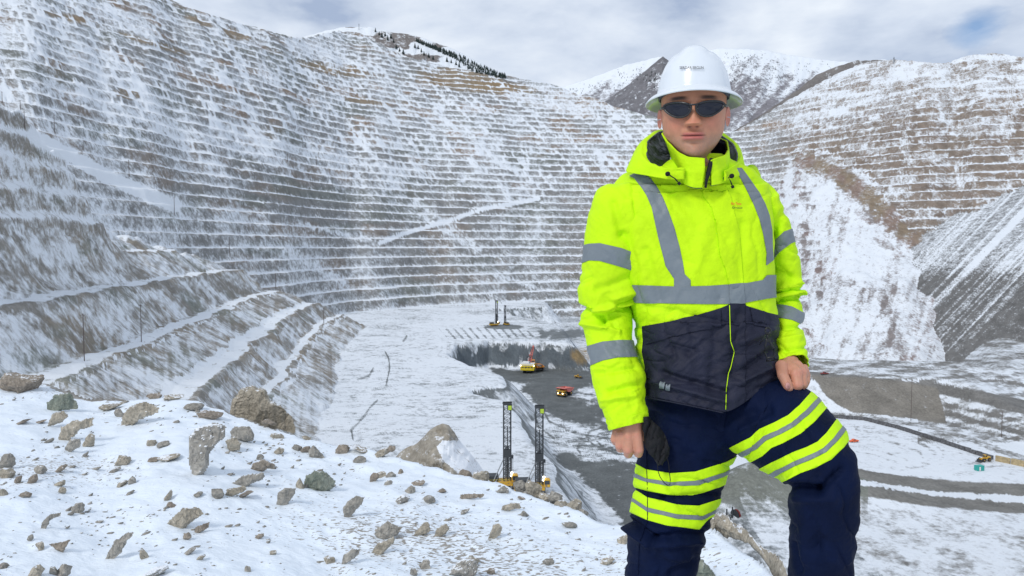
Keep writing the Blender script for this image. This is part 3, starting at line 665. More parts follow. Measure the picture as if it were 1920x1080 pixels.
# ---------------------------------------------------------------- rocks on the ridge
def rock_mat(name, c1, c2, snow=0.0):
    m, nt, N, L, b = new_mat(name)
    tc = N.new('ShaderNodeTexCoord'); geo = N.new('ShaderNodeNewGeometry')
    n = N.new('ShaderNodeTexNoise'); n.inputs['Scale'].default_value = 5; n.inputs['Detail'].default_value = 8; n.inputs['Roughness'].default_value = 0.65; L.new(geo.outputs['Position'], n.inputs['Vector'])
    v = N.new('ShaderNodeTexVoronoi'); v.inputs['Scale'].default_value = 11; v.feature = 'DISTANCE_TO_EDGE'; 
    mp = N.new('ShaderNodeMapping'); mp.inputs['Rotation'].default_value = (0.5, 0.4, 0.3); mp.inputs['Scale'].default_value = (1, 2.2, 1); L.new(geo.outputs['Position'], mp.inputs['Vector']); L.new(mp.outputs[0], v.inputs['Vector'])
    n2 = N.new('ShaderNodeTexNoise'); n2.inputs['Scale'].default_value = 38; n2.inputs['Detail'].default_value = 5; L.new(geo.outputs['Position'], n2.inputs['Vector'])
    mr = N.new('ShaderNodeMapRange'); mr.inputs['From Min'].default_value = 0.35; mr.inputs['From Max'].default_value = 0.65; L.new(n.outputs['Fac'], mr.inputs['Value'])
    mx = N.new('ShaderNodeMix'); mx.data_type = 'RGBA'; mx.inputs['A'].default_value = (*c1, 1); mx.inputs['B'].default_value = (*c2, 1); L.new(mr.outputs['Result'], mx.inputs['Factor'])
    mr2 = N.new('ShaderNodeMapRange'); mr2.inputs['From Min'].default_value = 0.0; mr2.inputs['From Max'].default_value = 0.05; mr2.inputs['To Min'].default_value = 0.82; mr2.inputs['To Max'].default_value = 1.0
    L.new(v.outputs['Distance'], mr2.inputs['Value'])
    mr3 = N.new('ShaderNodeMapRange'); mr3.inputs['From Min'].default_value = 0.3; mr3.inputs['From Max'].default_value = 0.7; mr3.inputs['To Min'].default_value = 0.72; mr3.inputs['To Max'].default_value = 1.2; L.new(n2.outputs['Fac'], mr3.inputs['Value'])
    ml = N.new('ShaderNodeMath'); ml.operation = 'MULTIPLY'; L.new(mr2.outputs[0], ml.inputs[0]); L.new(mr3.outputs[0], ml.inputs[1])
    sv = N.new('ShaderNodeVectorMath'); sv.operation = 'SCALE'; L.new(mx.outputs['Result'], sv.inputs[0]); L.new(ml.outputs[0], sv.inputs['Scale'])
    last = sv.outputs[0]
    # snow caught on upward faces
    sx = N.new('ShaderNodeSeparateXYZ'); L.new(geo.outputs['Normal'], sx.inputs[0])
    ad = N.new('ShaderNodeMath'); ad.operation = 'ADD'; L.new(sx.outputs['Z'], ad.inputs[0]); L.new(n2.outputs['Fac'], ad.inputs[1])
    ad2 = N.new('ShaderNodeMath'); ad2.operation = 'ADD'; L.new(ad.outputs[0], ad2.inputs[0]); L.new(n.outputs['Fac'], ad2.inputs[1])
    mr4 = N.new('ShaderNodeMapRange'); mr4.inputs['From Min'].default_value = 2.02 - snow; mr4.inputs['From Max'].default_value = 2.10 - snow; L.new(ad2.outputs[0], mr4.inputs['Value'])
    m2 = N.new('ShaderNodeMix'); m2.data_type = 'RGBA'; L.new(mr4.outputs['Result'], m2.inputs['Factor']); L.new(last, m2.inputs['A']); m2.inputs['B'].default_value = (0.85, 0.88, 0.92, 1)
    L.new(m2.outputs['Result'], b.inputs['Base Color']); b.inputs['Roughness'].default_value = 0.9; b.inputs['Specular IOR Level'].default_value = 0.2
    bp = N.new('ShaderNodeBump'); bp.inputs['Strength'].default_value = 0.9; bp.inputs['Distance'].default_value = 0.02
    sm = N.new('ShaderNodeMath'); sm.operation = 'ADD'; L.new(n.outputs['Fac'], sm.inputs[0]); L.new(ml.outputs[0], sm.inputs[1])
    L.new(sm.outputs[0], bp.inputs['Height']); L.new(bp.outputs['Normal'], b.inputs['Normal'])
    return m
RM = {'tan': rock_mat("tan_stone", (0.34, 0.305, 0.245), (0.52, 0.465, 0.375), 0.12), 'grey': rock_mat("grey_stone", (0.28, 0.265, 0.235), (0.44, 0.41, 0.36)),
      'green': rock_mat("green_stone", (0.19, 0.22, 0.18), (0.33, 0.34, 0.28)), 'brown': rock_mat("brown_stone", (0.27, 0.23, 0.19), (0.40, 0.345, 0.28)),
      'dusted': rock_mat("snow_dusted_stone", (0.33, 0.31, 0.275), (0.48, 0.45, 0.40), 0.62)}
def rock_mesh(w, h, dpt, seed, sub=3, ang=0.0, jag=1.0, taper=0.0):
    """facetted stone of width w, height h, depth dpt: an icosphere cut by random planes and roughened"""
    bm = bmesh.new(); bmesh.ops.create_icosphere(bm, subdivisions=sub + 1, radius=1.0)
    V = np.array([v.co for v in bm.verts]); Fc = [tuple(v.index for v in f.verts) for f in bm.faces]; bm.free()
    rg = np.random.RandomState(seed)
    for i in range(int(13 + 6 * jag)):
        n = rg.normal(size=3); n /= np.linalg.norm(n); d = rg.uniform(0.52, 0.86)
        s = V @ n; V = V - np.outer(np.maximum(s - d, 0) * 0.93, n)
    nz = fbm(V[:, 0] * 2.2 + V[:, 2] * 1.3 + seed, V[:, 1] * 2.2 - V[:, 2], seed, 4)
    V = V * (1 + 0.13 * nz[:, None] * jag)
    f2 = fbm(V[:, 0] * 5 + seed * .3, V[:, 1] * 5 + V[:, 2] * 5, seed + 9, 3); V = V * (1 + 0.05 * np.round(f2 * 3)[:, None] / 1.5)
    V = V / (V.max(0) - V.min(0))
    if taper: V[:, 0] *= 1 - taper * (V[:, 2] + 0.5)
    V = V * np.array([w, dpt, h])
    ca, sa = math.cos(ang), math.sin(ang)
    V = np.stack([V[:, 0] * ca - V[:, 2] * sa, V[:, 1], V[:, 0] * sa + V[:, 2] * ca], -1)
    return V, Fc
def ray_ridge(px, py, lim=12.0):
    """distance at which the pixel ray meets the ridge snow, or None beyond the crest"""
    d = np.linspace(1.2, lim, 900)
    a = (px - 960) / F; b = -(py - 540) / F
    k = d / (b * sp + cp); x = a * k; z = (b * cp - sp) * k
    s = z - ridge_z(x, d)
    i = np.argmax(s < 0)
    return d[i] if (s < 0).any() else None
# the stones the photograph shows: (centre px, centre py, width px, height px, kind, tilt, label)
ROCKS = [
 (40, 717, 66, 32, 'brown', .05, "flat brown boulder on the skyline of the snowy ridge at the left edge"),
 (117, 755, 58, 38, 'green', .1, "dark green boulder on the crest of the ridge, near the left end"),
 (105, 788, 42, 30, 'tan', .3, "pale tan rock just below the dark green boulder"),
 (140, 808, 70, 40, 'tan', .45, "large slanting pale slab below the tan rock at left"),
 (136, 833, 32, 34, 'grey', .6, "grey block wedged under the large slanting pale slab"),
 (167, 828, 20, 22, 'tan', .1, "small square tan stone right of the grey block"),
 (205, 761, 40, 15, 'tan', .2, "low tan rock on the ridge crest, left of the long crest boulder"),
 (262, 777, 84, 42, 'tan', .42, "long tan boulder breaking the snow below the crest, left of the tall crag"),
 (222, 774, 18, 18, 'grey', .3, "small grey stone at the left foot of the long tan boulder"),
 (289, 742, 24, 9, 'brown', 0, "thin brown stone on the very crest of the ridge"),
 (325, 743, 34, 11, 'tan', -.1, "thin tan slab on the crest right of the thin brown stone"),
 (384, 838, 72, 118, 'dusted', .14, "tall upright snow-dusted crag of layered rock standing on the left slope"),
 (452, 812, 50, 34, 'grey', 0, "rounded grey boulder right of the tall crag"),
 (436, 832, 34, 32, 'tan', .1, "tan boulder leaning on the left side of the rounded grey boulder"),
 (394, 775, 42, 20, 'brown', -.25, "brown crest rock below the big pale boulder"),
 (362, 762, 34, 14, 'grey', -.1, "flat grey rock on the crest above the tall crag"),
 (492, 874, 46, 24, 'brown', .15, "rough brown rock at the upper end of a short chain of rocks"),
 (470, 900, 64, 30, 'grey', .4, "long rough grey rock in the middle of a chain of rocks"),
 (434, 920, 34, 24, 'tan', .4, "tan rock at the lower end of the chain of rocks"),
 (458, 926, 34, 12, 'brown', .35, "thin brown rock lying below the chain of rocks"),
 (405, 925, 24, 20, 'grey', .1, "small grey rock left of the tan rock that ends the chain"),
 (537, 932, 38, 34, 'grey', .35, "grey rock leaning left of the green boulder on the slope"),
 (597, 902, 62, 38, 'green', -.12, "greenish boulder in the middle of the snow slope"),
 (561, 908, 16, 16, 'tan', 0, "small pinkish tan stone touching the green boulder's left end"),
 (664, 953, 42, 40, 'grey', .75, "leaning grey oval rock below and right of the green boulder"),
 (346, 972, 68, 42, 'tan', .3, "broad rough tan rock in the middle of the lower left slope"),
 (379, 991, 32, 20, 'brown', .45, "small brown rock just right of the broad rough tan rock"),
 (315, 928, 17, 22, 'tan', -.4, "small standing tan stone above the broad rough tan rock"),
 (320, 947, 16, 8, 'brown', 0, "thin brown chip above the broad rough tan rock"),
 (371, 926, 18, 14, 'grey', .5, "small dark grey stone below the foot of the tall crag"),
 (226, 1028, 58, 52, 'grey', .85, "long leaning greenish grey slab low on the left slope"),
 (267, 1038, 20, 24, 'tan', .4, "small upright tan stone right of the long leaning slab"),
 (93, 978, 42, 34, 'grey', .75, "curved grey rock at the left of the lower slope"),
 (146, 950, 22, 24, 'grey', .75, "egg-shaped grey stone above the curved grey rock's right end"),
 (74, 1019, 24, 32, 'tan', 1.0, "leaning tan stone below the curved grey rock"),
 (112, 1024, 38, 22, 'brown', -.2, "brown arrowhead-shaped stone right of the leaning tan stone"),
 (56, 1007, 22, 18, 'grey', 1.0, "small grey stone above the leaning tan stone"),
 (12, 886, 32, 22, 'tan', -.2, "pale tan stone at the left edge of the photo, lower of the two there"),
 (8, 866, 26, 26, 'grey', 0, "grey stone at the left edge of the photo, upper of the two there"),
 (32, 899, 14, 16, 'brown', -.2, "small brown cube of stone right of the pale stone at the left edge"),
 (3, 923, 16, 16, 'tan', 0, "small tan stone cut by the left edge below the pale one"),
 (75, 880, 22, 16, 'grey', -.1, "dark grey stone between the two largest clusters at far left"),
 (112, 878, 22, 18, 'brown', .6, "brown stone just right of the dark grey stone at far left"),
 (62, 898, 18, 16, 'brown', .7, "small brown stone below the dark grey stone at far left"),
 (116, 918, 18, 16, 'tan', .5, "small tan stone below the brown stone at far left, lower of a pair"),
 (111, 906, 18, 12, 'tan', .3, "small tan stone below the brown stone at far left, upper of a pair"),
 (48, 928, 20, 10, 'brown', .1, "flat brown stone near the left edge, halfway down the slope"),
 (42, 790, 28, 11, 'brown', .35, "thin brown flake below the skyline near the left edge"),
 (75, 790, 22, 9, 'brown', .3, "small brown flake right of the thin brown flake near the left edge"),
 (92, 826, 18, 11, 'grey', .5, "small grey stone left of the large slanting pale slab"),
 (230, 863, 28, 15, 'tan', 0, "low tan stone in the gravelly patch left of the tall crag"),
 (318, 856, 36, 16, 'tan', .2, "long low tan stone left of the tall crag's foot"),
 (305, 833, 24, 12, 'grey', .1, "low grey stone left of the tall crag, middle one of three"),
 (283, 830, 18, 12, 'tan', 0, "low tan stone left of the tall crag, leftmost of three"),
 (286, 861, 20, 9, 'brown', .1, "small brown stone left of the long low tan stone"),
 (229, 904, 22, 18, 'tan', .6, "pale knobbly stone left of centre of the left slope"),
 (247, 900, 18, 16, 'grey', .4, "grey knobbly stone touching the pale one on its right"),
 (215, 880, 22, 12, 'grey', .4, "grey flake above the pale knobbly stone"),
 (590, 847, 34, 25, 'grey', -.4, "dark pointed rock near the crest above the green boulder"),
 (573, 842, 18, 12, 'brown', .1, "small brown rock left of the dark pointed rock near the crest"),
 (556, 838, 20, 13, 'grey', -.1, "small grey rock leftmost of the row under the crest"),
 (523, 845, 20, 11, 'tan', .1, "tan rock with a flat top right of the rounded grey boulder"),
 (521, 817, 24, 10, 'tan', -.05, "thin tan stone near the crest above the flat-topped tan rock"),
 (503, 790, 26, 12, 'brown', -.2, "brown rock on the crest at the right foot of the big pale boulder"),
 (487, 858, 12, 9, 'grey', 0, "small grey stone under the tan boulder of the slope"),
 (575, 820, 18, 10, 'tan', -.3, "tan stone on the crest left of the plateau view"),
 (641, 843, 24, 14, 'brown', 0, "reddish brown rock on the crest above the snowy plateau"),
 (676, 841, 34, 12, 'tan', -.35, "thin tan slab on the crest right of the reddish brown rock"),
 (674, 861, 24, 13, 'grey', 0, "small grey mound of rock below the crest, in the middle"),
 (716, 846, 38, 20, 'tan', .3, "tan crest rock left of the pyramid-shaped boulder"),
 (735, 841, 14, 8, 'brown', 0, "small brown crest stone touching the tan rock left of the pyramid"),
 (700, 894, 20, 20, 'brown', -.5, "dark standing flake below the pyramid-shaped boulder"),
 (714, 889, 20, 14, 'tan', .2, "tan stone right of the dark standing flake"),
 (733, 890, 18, 9, 'grey', 0, "flat grey stone right of the tan stone and the standing flake"),
 (752, 884, 10, 9, 'brown', 0, "small brown stone right of the flat grey stone below the pyramid boulder"),
 (728, 905, 16, 9, 'grey', .1, "grey chip below the flat grey stone"),
 (755, 933, 30, 22, 'dusted', .3, "snowy knobbly stone cluster right of the centre of the slope"),
 (770, 918, 18, 14, 'grey', 0, "grey stone on top of the snowy knobbly cluster"),
 (783, 904, 26, 9, 'brown', .15, "brown stone above the snowy knobbly cluster"),
 (806, 936, 22, 12, 'grey', .1, "flat grey stone right of the snowy knobbly cluster"),
 (829, 920, 18, 8, 'brown', .1, "small brown stone above and right of the flat grey stone"),
 (884, 932, 44, 11, 'brown', .02, "straight brown bar-shaped stone on the right part of the slope"),
 (871, 958, 18, 9, 'grey', .3, "small grey stone below the bar-shaped stone"),
 (958, 952, 38, 16, 'tan', .1, "pale flat-topped stone below the drill rigs"),
 (925, 998, 32, 28, 'tan', .5, "pointed tan stone below the pale flat-topped stone"),
 (978, 933, 16, 8, 'brown', -.3, "thin brown stone above the pale flat-topped stone"),
 (943, 918, 22, 12, 'grey', .1, "grey stone just below the left drill rig"),
 (983, 964, 16, 8, 'grey', 0, "small grey stone below and right of the pale flat-topped stone"),
 (1070, 984, 28, 10, 'grey', -.1, "low grey stone on the snow near the worker's left-hand side of the photo"),
 (1137, 1050, 30, 16, 'tan', .2, "tan stone at the bottom edge beside the worker's standing leg"),
 (1168, 1010, 26, 20, 'tan', .5, "pinkish tan stone touching the outline of the worker's standing leg"),
 (1029, 1053, 22, 13, 'grey', .1, "small grey stone at the bottom edge left of the tan stone by the leg"),
 (1310, 1066, 58, 44, 'green', -.3, "greenish grey boulder at the bottom edge between the worker's legs"),
 (729, 996, 48, 36, 'grey', .25, "blocky grey rock sitting on a tan one, low in the middle of the slope"),
 (717, 1026, 40, 30, 'tan', .6, "tan rock under the blocky grey rock, low in the middle"),
 (796, 992, 32, 28, 'tan', .35, "pointed tan stone right of the blocky grey rock"),
 (829, 994, 26, 30, 'tan', .6, "roundish leaning tan stone right of the pointed tan stone"),
 (658, 1045, 34, 28, 'grey', .4, "rough grey rock left of the tan rock low in the middle"),
 (617, 1049, 22, 12, 'tan', .1, "small tan stone left of the rough grey rock low in the middle"),
 (870, 1068, 54, 30, 'dusted', .15, "broad snow-caked rock at the bottom edge right of centre"),
 (882, 1054, 30, 18, 'tan', 0, "flat tan stone on top of the broad snow-caked rock"),
 (797, 1058, 24, 20, 'grey', .3, "grey stone at the bottom edge left of the snow-caked rock"),
 (776, 1072, 18, 16, 'grey', .3, "dark grey stone at the bottom edge left of the grey stone"),
 (920, 1072, 16, 10, 'brown', 0, "small brown stone at the bottom edge right of the snow-caked rock"),
 (486, 1003, 18, 14, 'brown', .5, "small brown stone alone in smooth snow, left of centre low down"),
 (463, 1067, 12, 12, 'grey', 0, "small dark stone at the bottom edge, upper of the pair left of centre"),
 (513, 1035, 14, 10, 'tan', .3, "small tan stone alone in smooth snow near the bottom edge"),
 (99, 1068, 20, 20, 'grey', .5, "greenish grey stone at the bottom edge near the left corner"),
 (119, 1070, 30, 26, 'grey', .9, "leaning grey slab at the bottom edge near the left corner"),
 (66, 1072, 28, 26, 'tan', .8, "tan stone at the bottom edge, leftmost of the group near the left corner"),
 (5, 1060, 22, 14, 'grey', .2, "grey stone cut by the left edge near the bottom corner"),
 (290, 1072, 46, 22, 'dusted', .25, "snow-dusted rock at the bottom edge left of centre"),
 (349, 1004, 12, 18, 'brown', .8, "tiny upright brown stone under the small brown rock of the lower left slope"),
 (376, 1044, 18, 12, 'tan', .4, "small tan stone left of the lone stones near the bottom edge"),
 (354, 1033, 20, 14, 'grey', .6, "small grey stone right of the upright tan stone on the lower slope"),
]
OUTL = {
 (384, 838): [(355, 820), (373, 802), (405, 793), (424, 802), (422, 820), (405, 834), (392, 851), (390, 872), (380, 890), (364, 903), (357, 876), (352, 860), (356, 841)],
 (140, 808): [(109, 821), (116, 800), (134, 790), (174, 784), (175, 797), (151, 806), (128, 827), (113, 831)], (136, 833): [(121, 841), (132, 823), (150, 823), (151, 837), (127, 851)],
 (105, 788): [(88, 800), (99, 776), (120, 770), (128, 781), (113, 793)], (117, 755): [(88, 756), (102, 742), (130, 737), (144, 753), (146, 765), (116, 770), (90, 775)],
 (262, 777): [(225, 802), (229, 781), (243, 763), (274, 753), (299, 765), (296, 774), (267, 783), (243, 802), (229, 806)], (346, 972): [(313, 981), (334, 962), (343, 953), (373, 952), (380, 964), (362, 978), (338, 996), (320, 989)],
 (379, 991): [(364, 999), (366, 989), (392, 979), (391, 989), (369, 1003)], (226, 1028): [(195, 1054), (204, 1034), (215, 1015), (239, 999), (252, 999), (239, 1013), (225, 1038), (201, 1056)],
 (93, 978): [(76, 994), (79, 978), (95, 964), (114, 961), (113, 967), (95, 974), (83, 996)], (452, 812): [(432, 809), (440, 800), (468, 799), (477, 816), (475, 827), (454, 827), (433, 820)],
 (436, 832): [(422, 827), (440, 818), (452, 830), (449, 844), (429, 848)], (492, 874): [(469, 879), (476, 867), (495, 861), (516, 872), (495, 883), (470, 888)], (470, 900): [(426, 915), (453, 892), (495, 886), (495, 895), (467, 911), (432, 922)],
 (434, 920): [(419, 932), (426, 918), (460, 911), (463, 918), (442, 929), (421, 935)], (597, 902): [(567, 911), (576, 892), (590, 883), (611, 886), (629, 902), (625, 915), (608, 922), (572, 918)],
 (537, 932): [(518, 946), (521, 925), (534, 915), (555, 916), (551, 929), (537, 948)], (664, 953): [(643, 953), (653, 939), (667, 930), (683, 932), (678, 946), (660, 964), (650, 975), (645, 967)],
 (729, 996): [(703, 1006), (704, 992), (727, 978), (754, 989), (745, 1003), (717, 1013)], (717, 1026): [(694, 1040), (706, 1020), (738, 1006), (738, 1017), (710, 1045)], (796, 992): [(776, 1003), (794, 980), (803, 978), (808, 996), (787, 1005)],
 (829, 994): [(814, 1006), (819, 992), (836, 981), (843, 992), (833, 1003), (819, 1009)], (658, 1045): [(641, 1059), (643, 1041), (660, 1030), (676, 1031), (671, 1041), (657, 1052)], (590, 847): [(578, 844), (588, 834), (597, 844), (609, 858), (594, 862), (580, 856)],
 (958, 952): [(940, 957), (942, 949), (959, 943), (974, 944), (977, 952), (956, 957)], (925, 998): [(915, 1012), (925, 984), (934, 981), (942, 988), (938, 1003), (925, 1012)], (884, 932): [(863, 927), (886, 926), (907, 927), (905, 933), (876, 935), (863, 937)],
 (1310, 1066): [(1284, 1060), (1300, 1046), (1318, 1050), (1335, 1068), (1345, 1090), (1290, 1092)], (870, 1068): [(842, 1078), (850, 1062), (868, 1048), (892, 1050), (898, 1062), (890, 1082)], (112, 1024): [(93, 1021), (116, 1016), (133, 1012), (124, 1024), (118, 1036), (106, 1032)],
}
def outline_rock(poly, d, seed, bulge=0.5, n=46):
    """solid stone whose front outline is the traced polygon, bulging front and back"""
    Pn = np.array(poly, float); x0, y0 = Pn.min(0) - 3; x1, y1 = Pn.max(0) + 3; w = max(x1 - x0, y1 - y0); st = w / n
    gx, gy = np.meshgrid(np.arange(x0, x1 + st, st), np.arange(y0, y1 + st, st)); nr, nc = gx.shape
    ed = w * .035 * fbm(gx / w * 9, gy / w * 9, seed, 3); sd = sdpoly(gx, gy, poly) + ed
    inside = sd > -st * .9
    rg = np.random.RandomState(seed); s = np.maximum(sd, 0); h = np.full(gx.shape, 1e9); r = w * .5; mx = s.max()
    cx, cy = gx[sd > 0].mean(), gy[sd > 0].mean()
    for k in range(9):                                             # facets: the lowest of several tilted planes
        a = rg.uniform(0, 2 * np.pi); g = rg.uniform(.25, 1.1); off = rg.uniform(.45, .95) * mx
        h = np.minimum(h, off + g * ((gx - cx) * np.cos(a) + (gy - cy) * np.sin(a)) * .6 + mx * .35)
    h = np.clip(np.minimum(h, 2.6 * np.sqrt(s * mx * .35 + 1e-6)), 0, None) + w * .030 * fbm(gx / w * 7, gy / w * 7, seed + 3, 4) * np.minimum(1, s / (w * .04)) + w * .012 * np.round(3 * fbm(gx / w * 12, gy / w * 4, seed + 5, 2)) * np.minimum(1, s / (w * .05))
    idx = -np.ones(gx.shape, int); sel = inside; idx[sel] = np.arange(sel.sum()); m = sel.sum(); sc_ = d / F
    fr = np.array([at(a, b, d) for a, b in zip(gx[sel], gy[sel])]); v = fr / np.linalg.norm(fr, axis=1, keepdims=True)
    q = (h[sel] * bulge * sc_)[:, None]; front = fr - v * q - np.array((0, 0, 1)) * 0; back = fr + v * (q * .9 + .004)
    V = np.concatenate([front, back]); Fc = []
    c = np.stack([idx[:-1, :-1], idx[:-1, 1:], idx[1:, 1:], idx[1:, :-1]], -1).reshape(-1, 4); c = c[(c >= 0).all(1)]
    E = {}
    for f in c.tolist():
        Fc.append(tuple(f[::-1])); Fc.append(tuple(i + m for i in f))
        for a, b in zip(f, f[1:] + f[:1]): E[(a, b)] = E.get((a, b), 0) + 1
    for (a, b) in E:
        if (b, a) not in E: Fc.append((a, b, b + m, a + m))
    o0 = at(cx, cy, d); return V - o0, Fc, o0
GROUP = "loose stones scattered on the snowy ridge"
def place_rock(i, px, py, w, h, kind, tilt, label):
    bottom = py + h * 0.44
    d = ray_ridge(px, min(bottom, 1130))
    if d is None:
        rc = ip(px, [(a, c) for a, b, c in RIDGE]); d = rc + 0.05
    s = d / F
    if (px, py) in OUTL:
        V, Fc, p = outline_rock(OUTL[(px, py)], d, 1000 + i * 7, 0.9)
        o = mesh_np("rock", V, Fc, RM[kind], smooth=False); o.location = p
        return tag(o, label, "rock", GROUP)
    W, Hh = w * s, h * s
    long_ = W * (1.0 if abs(tilt) < .5 else 1.0)
    c = abs(math.cos(tilt)); si = abs(math.sin(tilt))
    # undo the tilt so that the tilted box still fills w x h
    ww = max((W * c - Hh * si) / max(c * c - si * si, 0.35), 0.55 * W) if abs(c - si) > .25 else W * 1.15
    hh = max((Hh * c - W * si) / max(c * c - si * si, 0.35), 0.40 * Hh) if abs(c - si) > .25 else Hh * 0.6
    big = max(w, h) > 45
    V, Fc = rock_mesh(ww * 1.12, hh * 1.5, max(ww, hh) * 0.95, 1000 + i * 7, sub=4 if big else 3, ang=tilt, jag=1.5)
    nz = fbm(V[:, 0] / W * 5 + i, V[:, 2] / W * 5 + V[:, 1] / W * 3, 1400 + i, 3)
    V = V * (1 + 0.07 * nz[:, None])
    p = at(px, py + h * 0.14, d) + np.array((0, hh * 0.12, 0))
    o = mesh_np("rock", V, Fc, RM[kind], smooth=False)
    o.location = p
    tag(o, label, "rock", GROUP)
    return o
for i, r in enumerate(ROCKS): place_rock(i, *r)
def big_rock(name, px, py, w, h, d, kind, seed, label, cat, depth=None, sub=5, jag=1.3, ang=0.0, poly=None):
    s = d / F
    V, Fc = rock_mesh(w * s, h * s, depth or w * s * 0.8, seed, sub=sub, jag=jag, ang=ang)
    nz = fbm(V[:, 0] / (w * s) * 9 + V[:, 2] / (w * s) * 4, V[:, 2] / (w * s) * 9 + V[:, 1] * 3 / (w * s), seed + 5, 4)
    V = V * (1 + 0.05 * nz[:, None])
    o = mesh_np(name, V, Fc, RM[kind], smooth=False); o.location = at(px, py, d)
    return tag(o, label, cat)
V, Fc, p = outline_rock([(434, 790), (431, 774), (436, 749), (454, 730), (475, 724), (496, 731), (508, 753), (534, 767), (548, 784), (552, 812), (520, 806), (470, 800)], 9.2, 91, .8, 90)
tag(mesh_np("boulder", V, Fc, RM['tan'], smooth=False), "big pale tan boulder standing behind the crest of the ridge, above the tall crag", "boulder").location = p
big_rock("boulder", 1600, 942, 30, 40, 28, 'brown', 12, "dark brown boulder just right of the worker's raised leg", "boulder")
# pyramid-shaped outcrop behind the crest
def pyramid():
    d0 = 8.6
    out = [(740, 858, .9), (752, 846, .75), (765, 838, .55), (780, 832, .4), (795, 818, .25), (806, 806, .1), (818, 798, 0), (830, 794, 0), (841, 797, 0), (853, 812, .1), (866, 832, .3), (884, 852, .5), (900, 872, .7), (915, 896, .9), (930, 925, 1.1)]
    nc = 120; nr = 90
    u = np.linspace(0, 1, nc); k = np.linspace(0, 1, len(out))
    X = np.interp(u, k, [q[0] for q in out]); Yt = np.interp(u, k, [q[1] for q in out])
    V = np.zeros((nr, nc, 3)); 
    for i in range(nr):
        t = i / (nr - 1)
        # from the ridge line down and towards the viewer, then the back side
        py = Yt + t * (950 - Yt)
        lean = np.where(X < 845, (845 - X) * 0.0016, 0)
        n = fbm(X / 13, py / 13, 401, 4); n2 = fbm(X / 45, py / 45, 403, 3)
        d = d0 + 0.35 - t * 1.5 + 0.25 * n2 + 0.07 * n + np.abs(X - 850) * 0.004
        for j in range(nc): V[i, j] = at(X[j] + 1.5 * n[j], py[j] if hasattr(py, '__len__') else py, d[j])
    back = V[0:1].copy(); back[..., 1] += 0.8; back[..., 2] -= 0.5
    back2 = V[0:1].copy(); back2[..., 1] += 1.3; back2[..., 2] -= 2.0
    V = np.concatenate([back2, back, V], 0)
    P = to_px(V[..., 0], V[..., 1], V[..., 2]); n = fbm(P[0] / 9, P[1] / 9, 405, 3)
    e = dline(P[0], P[1], [(830, 794), (850, 830), (835, 850), (855, 872), (880, 895)])
    left = sdpoly(P[0], P[1], [(700, 980), (735, 800), (800, 790), (834, 790), (840, 815), (818, 838), (830, 862), (850, 880), (870, 900)]) > 0
    sn = np.where(left, 0.12 + 0.25 * (n > .25), 0.66 + 0.1 * n); sn = np.where(P[1] < 826, 0.18 + 0.012 * np.maximum(P[1] - 806, 0) + .1 * n, sn)
    tint = np.zeros(V.shape); tint[...] = (0.33, 0.30, 0.25)
    m = terrain_mat("pyramid_rock", 9.0, 26.0, 0.6, 0.03)
    o = mesh_np("boulder", V.reshape(-1, 3), grid_faces(V.shape[0], V.shape[1])[:, ::-1].copy(), m, attrs={'snow': sn.reshape(-1), 'tint': tint.reshape(-1, 3)}, smooth=False)
    tag(o, "pyramid-shaped pale boulder half dusted with snow, behind the crest left of the drill rigs", "boulder")
pyramid()
# rubble line along the crest right of the drill rigs: individual blocks
rg = random.Random(11)
CB = [(975, 913, 26, 22, "rounded grey block on the crest between the two drill rigs"), (1000, 916, 30, 22, "pale rounded block on the crest at the foot of the right drill rig"), (1022, 932, 24, 16, "tan block on the crest right of the right drill rig, first of the crest row"),
      (1040, 930, 26, 18, "grey block on the crest, second of the row right of the drill rig"), (1052, 946, 28, 16, "pale block on the crest, third of the row right of the drill rig"), (1075, 948, 30, 18, "yellowish block on the crest, fourth of the row right of the drill rig"),
      (1092, 962, 22, 14, "small grey block that ends the crest row right of the drill rig"), (905, 893, 30, 18, "rough tan block at the right foot of the pyramid boulder"), (872, 888, 26, 14, "brown block at the left foot of the pyramid boulder's snowy side")]
for i, (px, py, w, h, lb) in enumerate(CB):
    d = ip(px, [(a, c) for a, b, c in RIDGE]) + 0.15; s = d / F
    V, Fc = rock_mesh(w * s * 1.1, h * s * 1.5, w * s * .8, 3000 + i, sub=3, ang=rg.uniform(-.4, .2))
    o = mesh_np("rock", V, Fc, RM[('grey', 'tan', 'tan', 'grey', 'tan', 'tan', 'grey', 'tan', 'brown')[i]], smooth=False); o.location = at(px, py + 2, d)
    tag(o, lb, "rock", "blocks along the crest of the ridge")
# long rock rib between the legs
def rib():
    pts = [(1325, 972), (1345, 972), (1375, 985), (1400, 1002), (1425, 1024), (1450, 1050), (1470, 1075), (1490, 1100)]
    V = []; n = 16; m = 90; k = np.linspace(0, 1, len(pts))
    for i in range(m):
        t = i / (m - 1); px = np.interp(t, k, [p[0] for p in pts]); py = np.interp(t, k, [p[1] for p in pts])
        d = ip(px, [(a, c) for a, b, c in RIDGE]) + 0.02; c = at(px, py + 3, d); rr = 0.030 + 0.016 * math.sin(t * 9) + 0.01
        for j in range(n):
            a = 2 * math.pi * j / n; q = 1 + 0.8 * float(fbm(np.array(t * 14.0 + math.cos(a) * 1.1), np.array(math.sin(a) * 1.3 + t * 3), 411, 3))
            V.append(c + np.array((rr * 0.5 * q * math.cos(a), rr * 1.8 * q * math.cos(a), rr * 1.0 * q * math.sin(a) - .012)))
    o = mesh_np("rock_rib", np.array(V), grid_faces(m, n, True), RM['tan'], smooth=False)
    tag(o, "long low tan rib of rock edging the crest between the worker's legs", "rock")
rib()
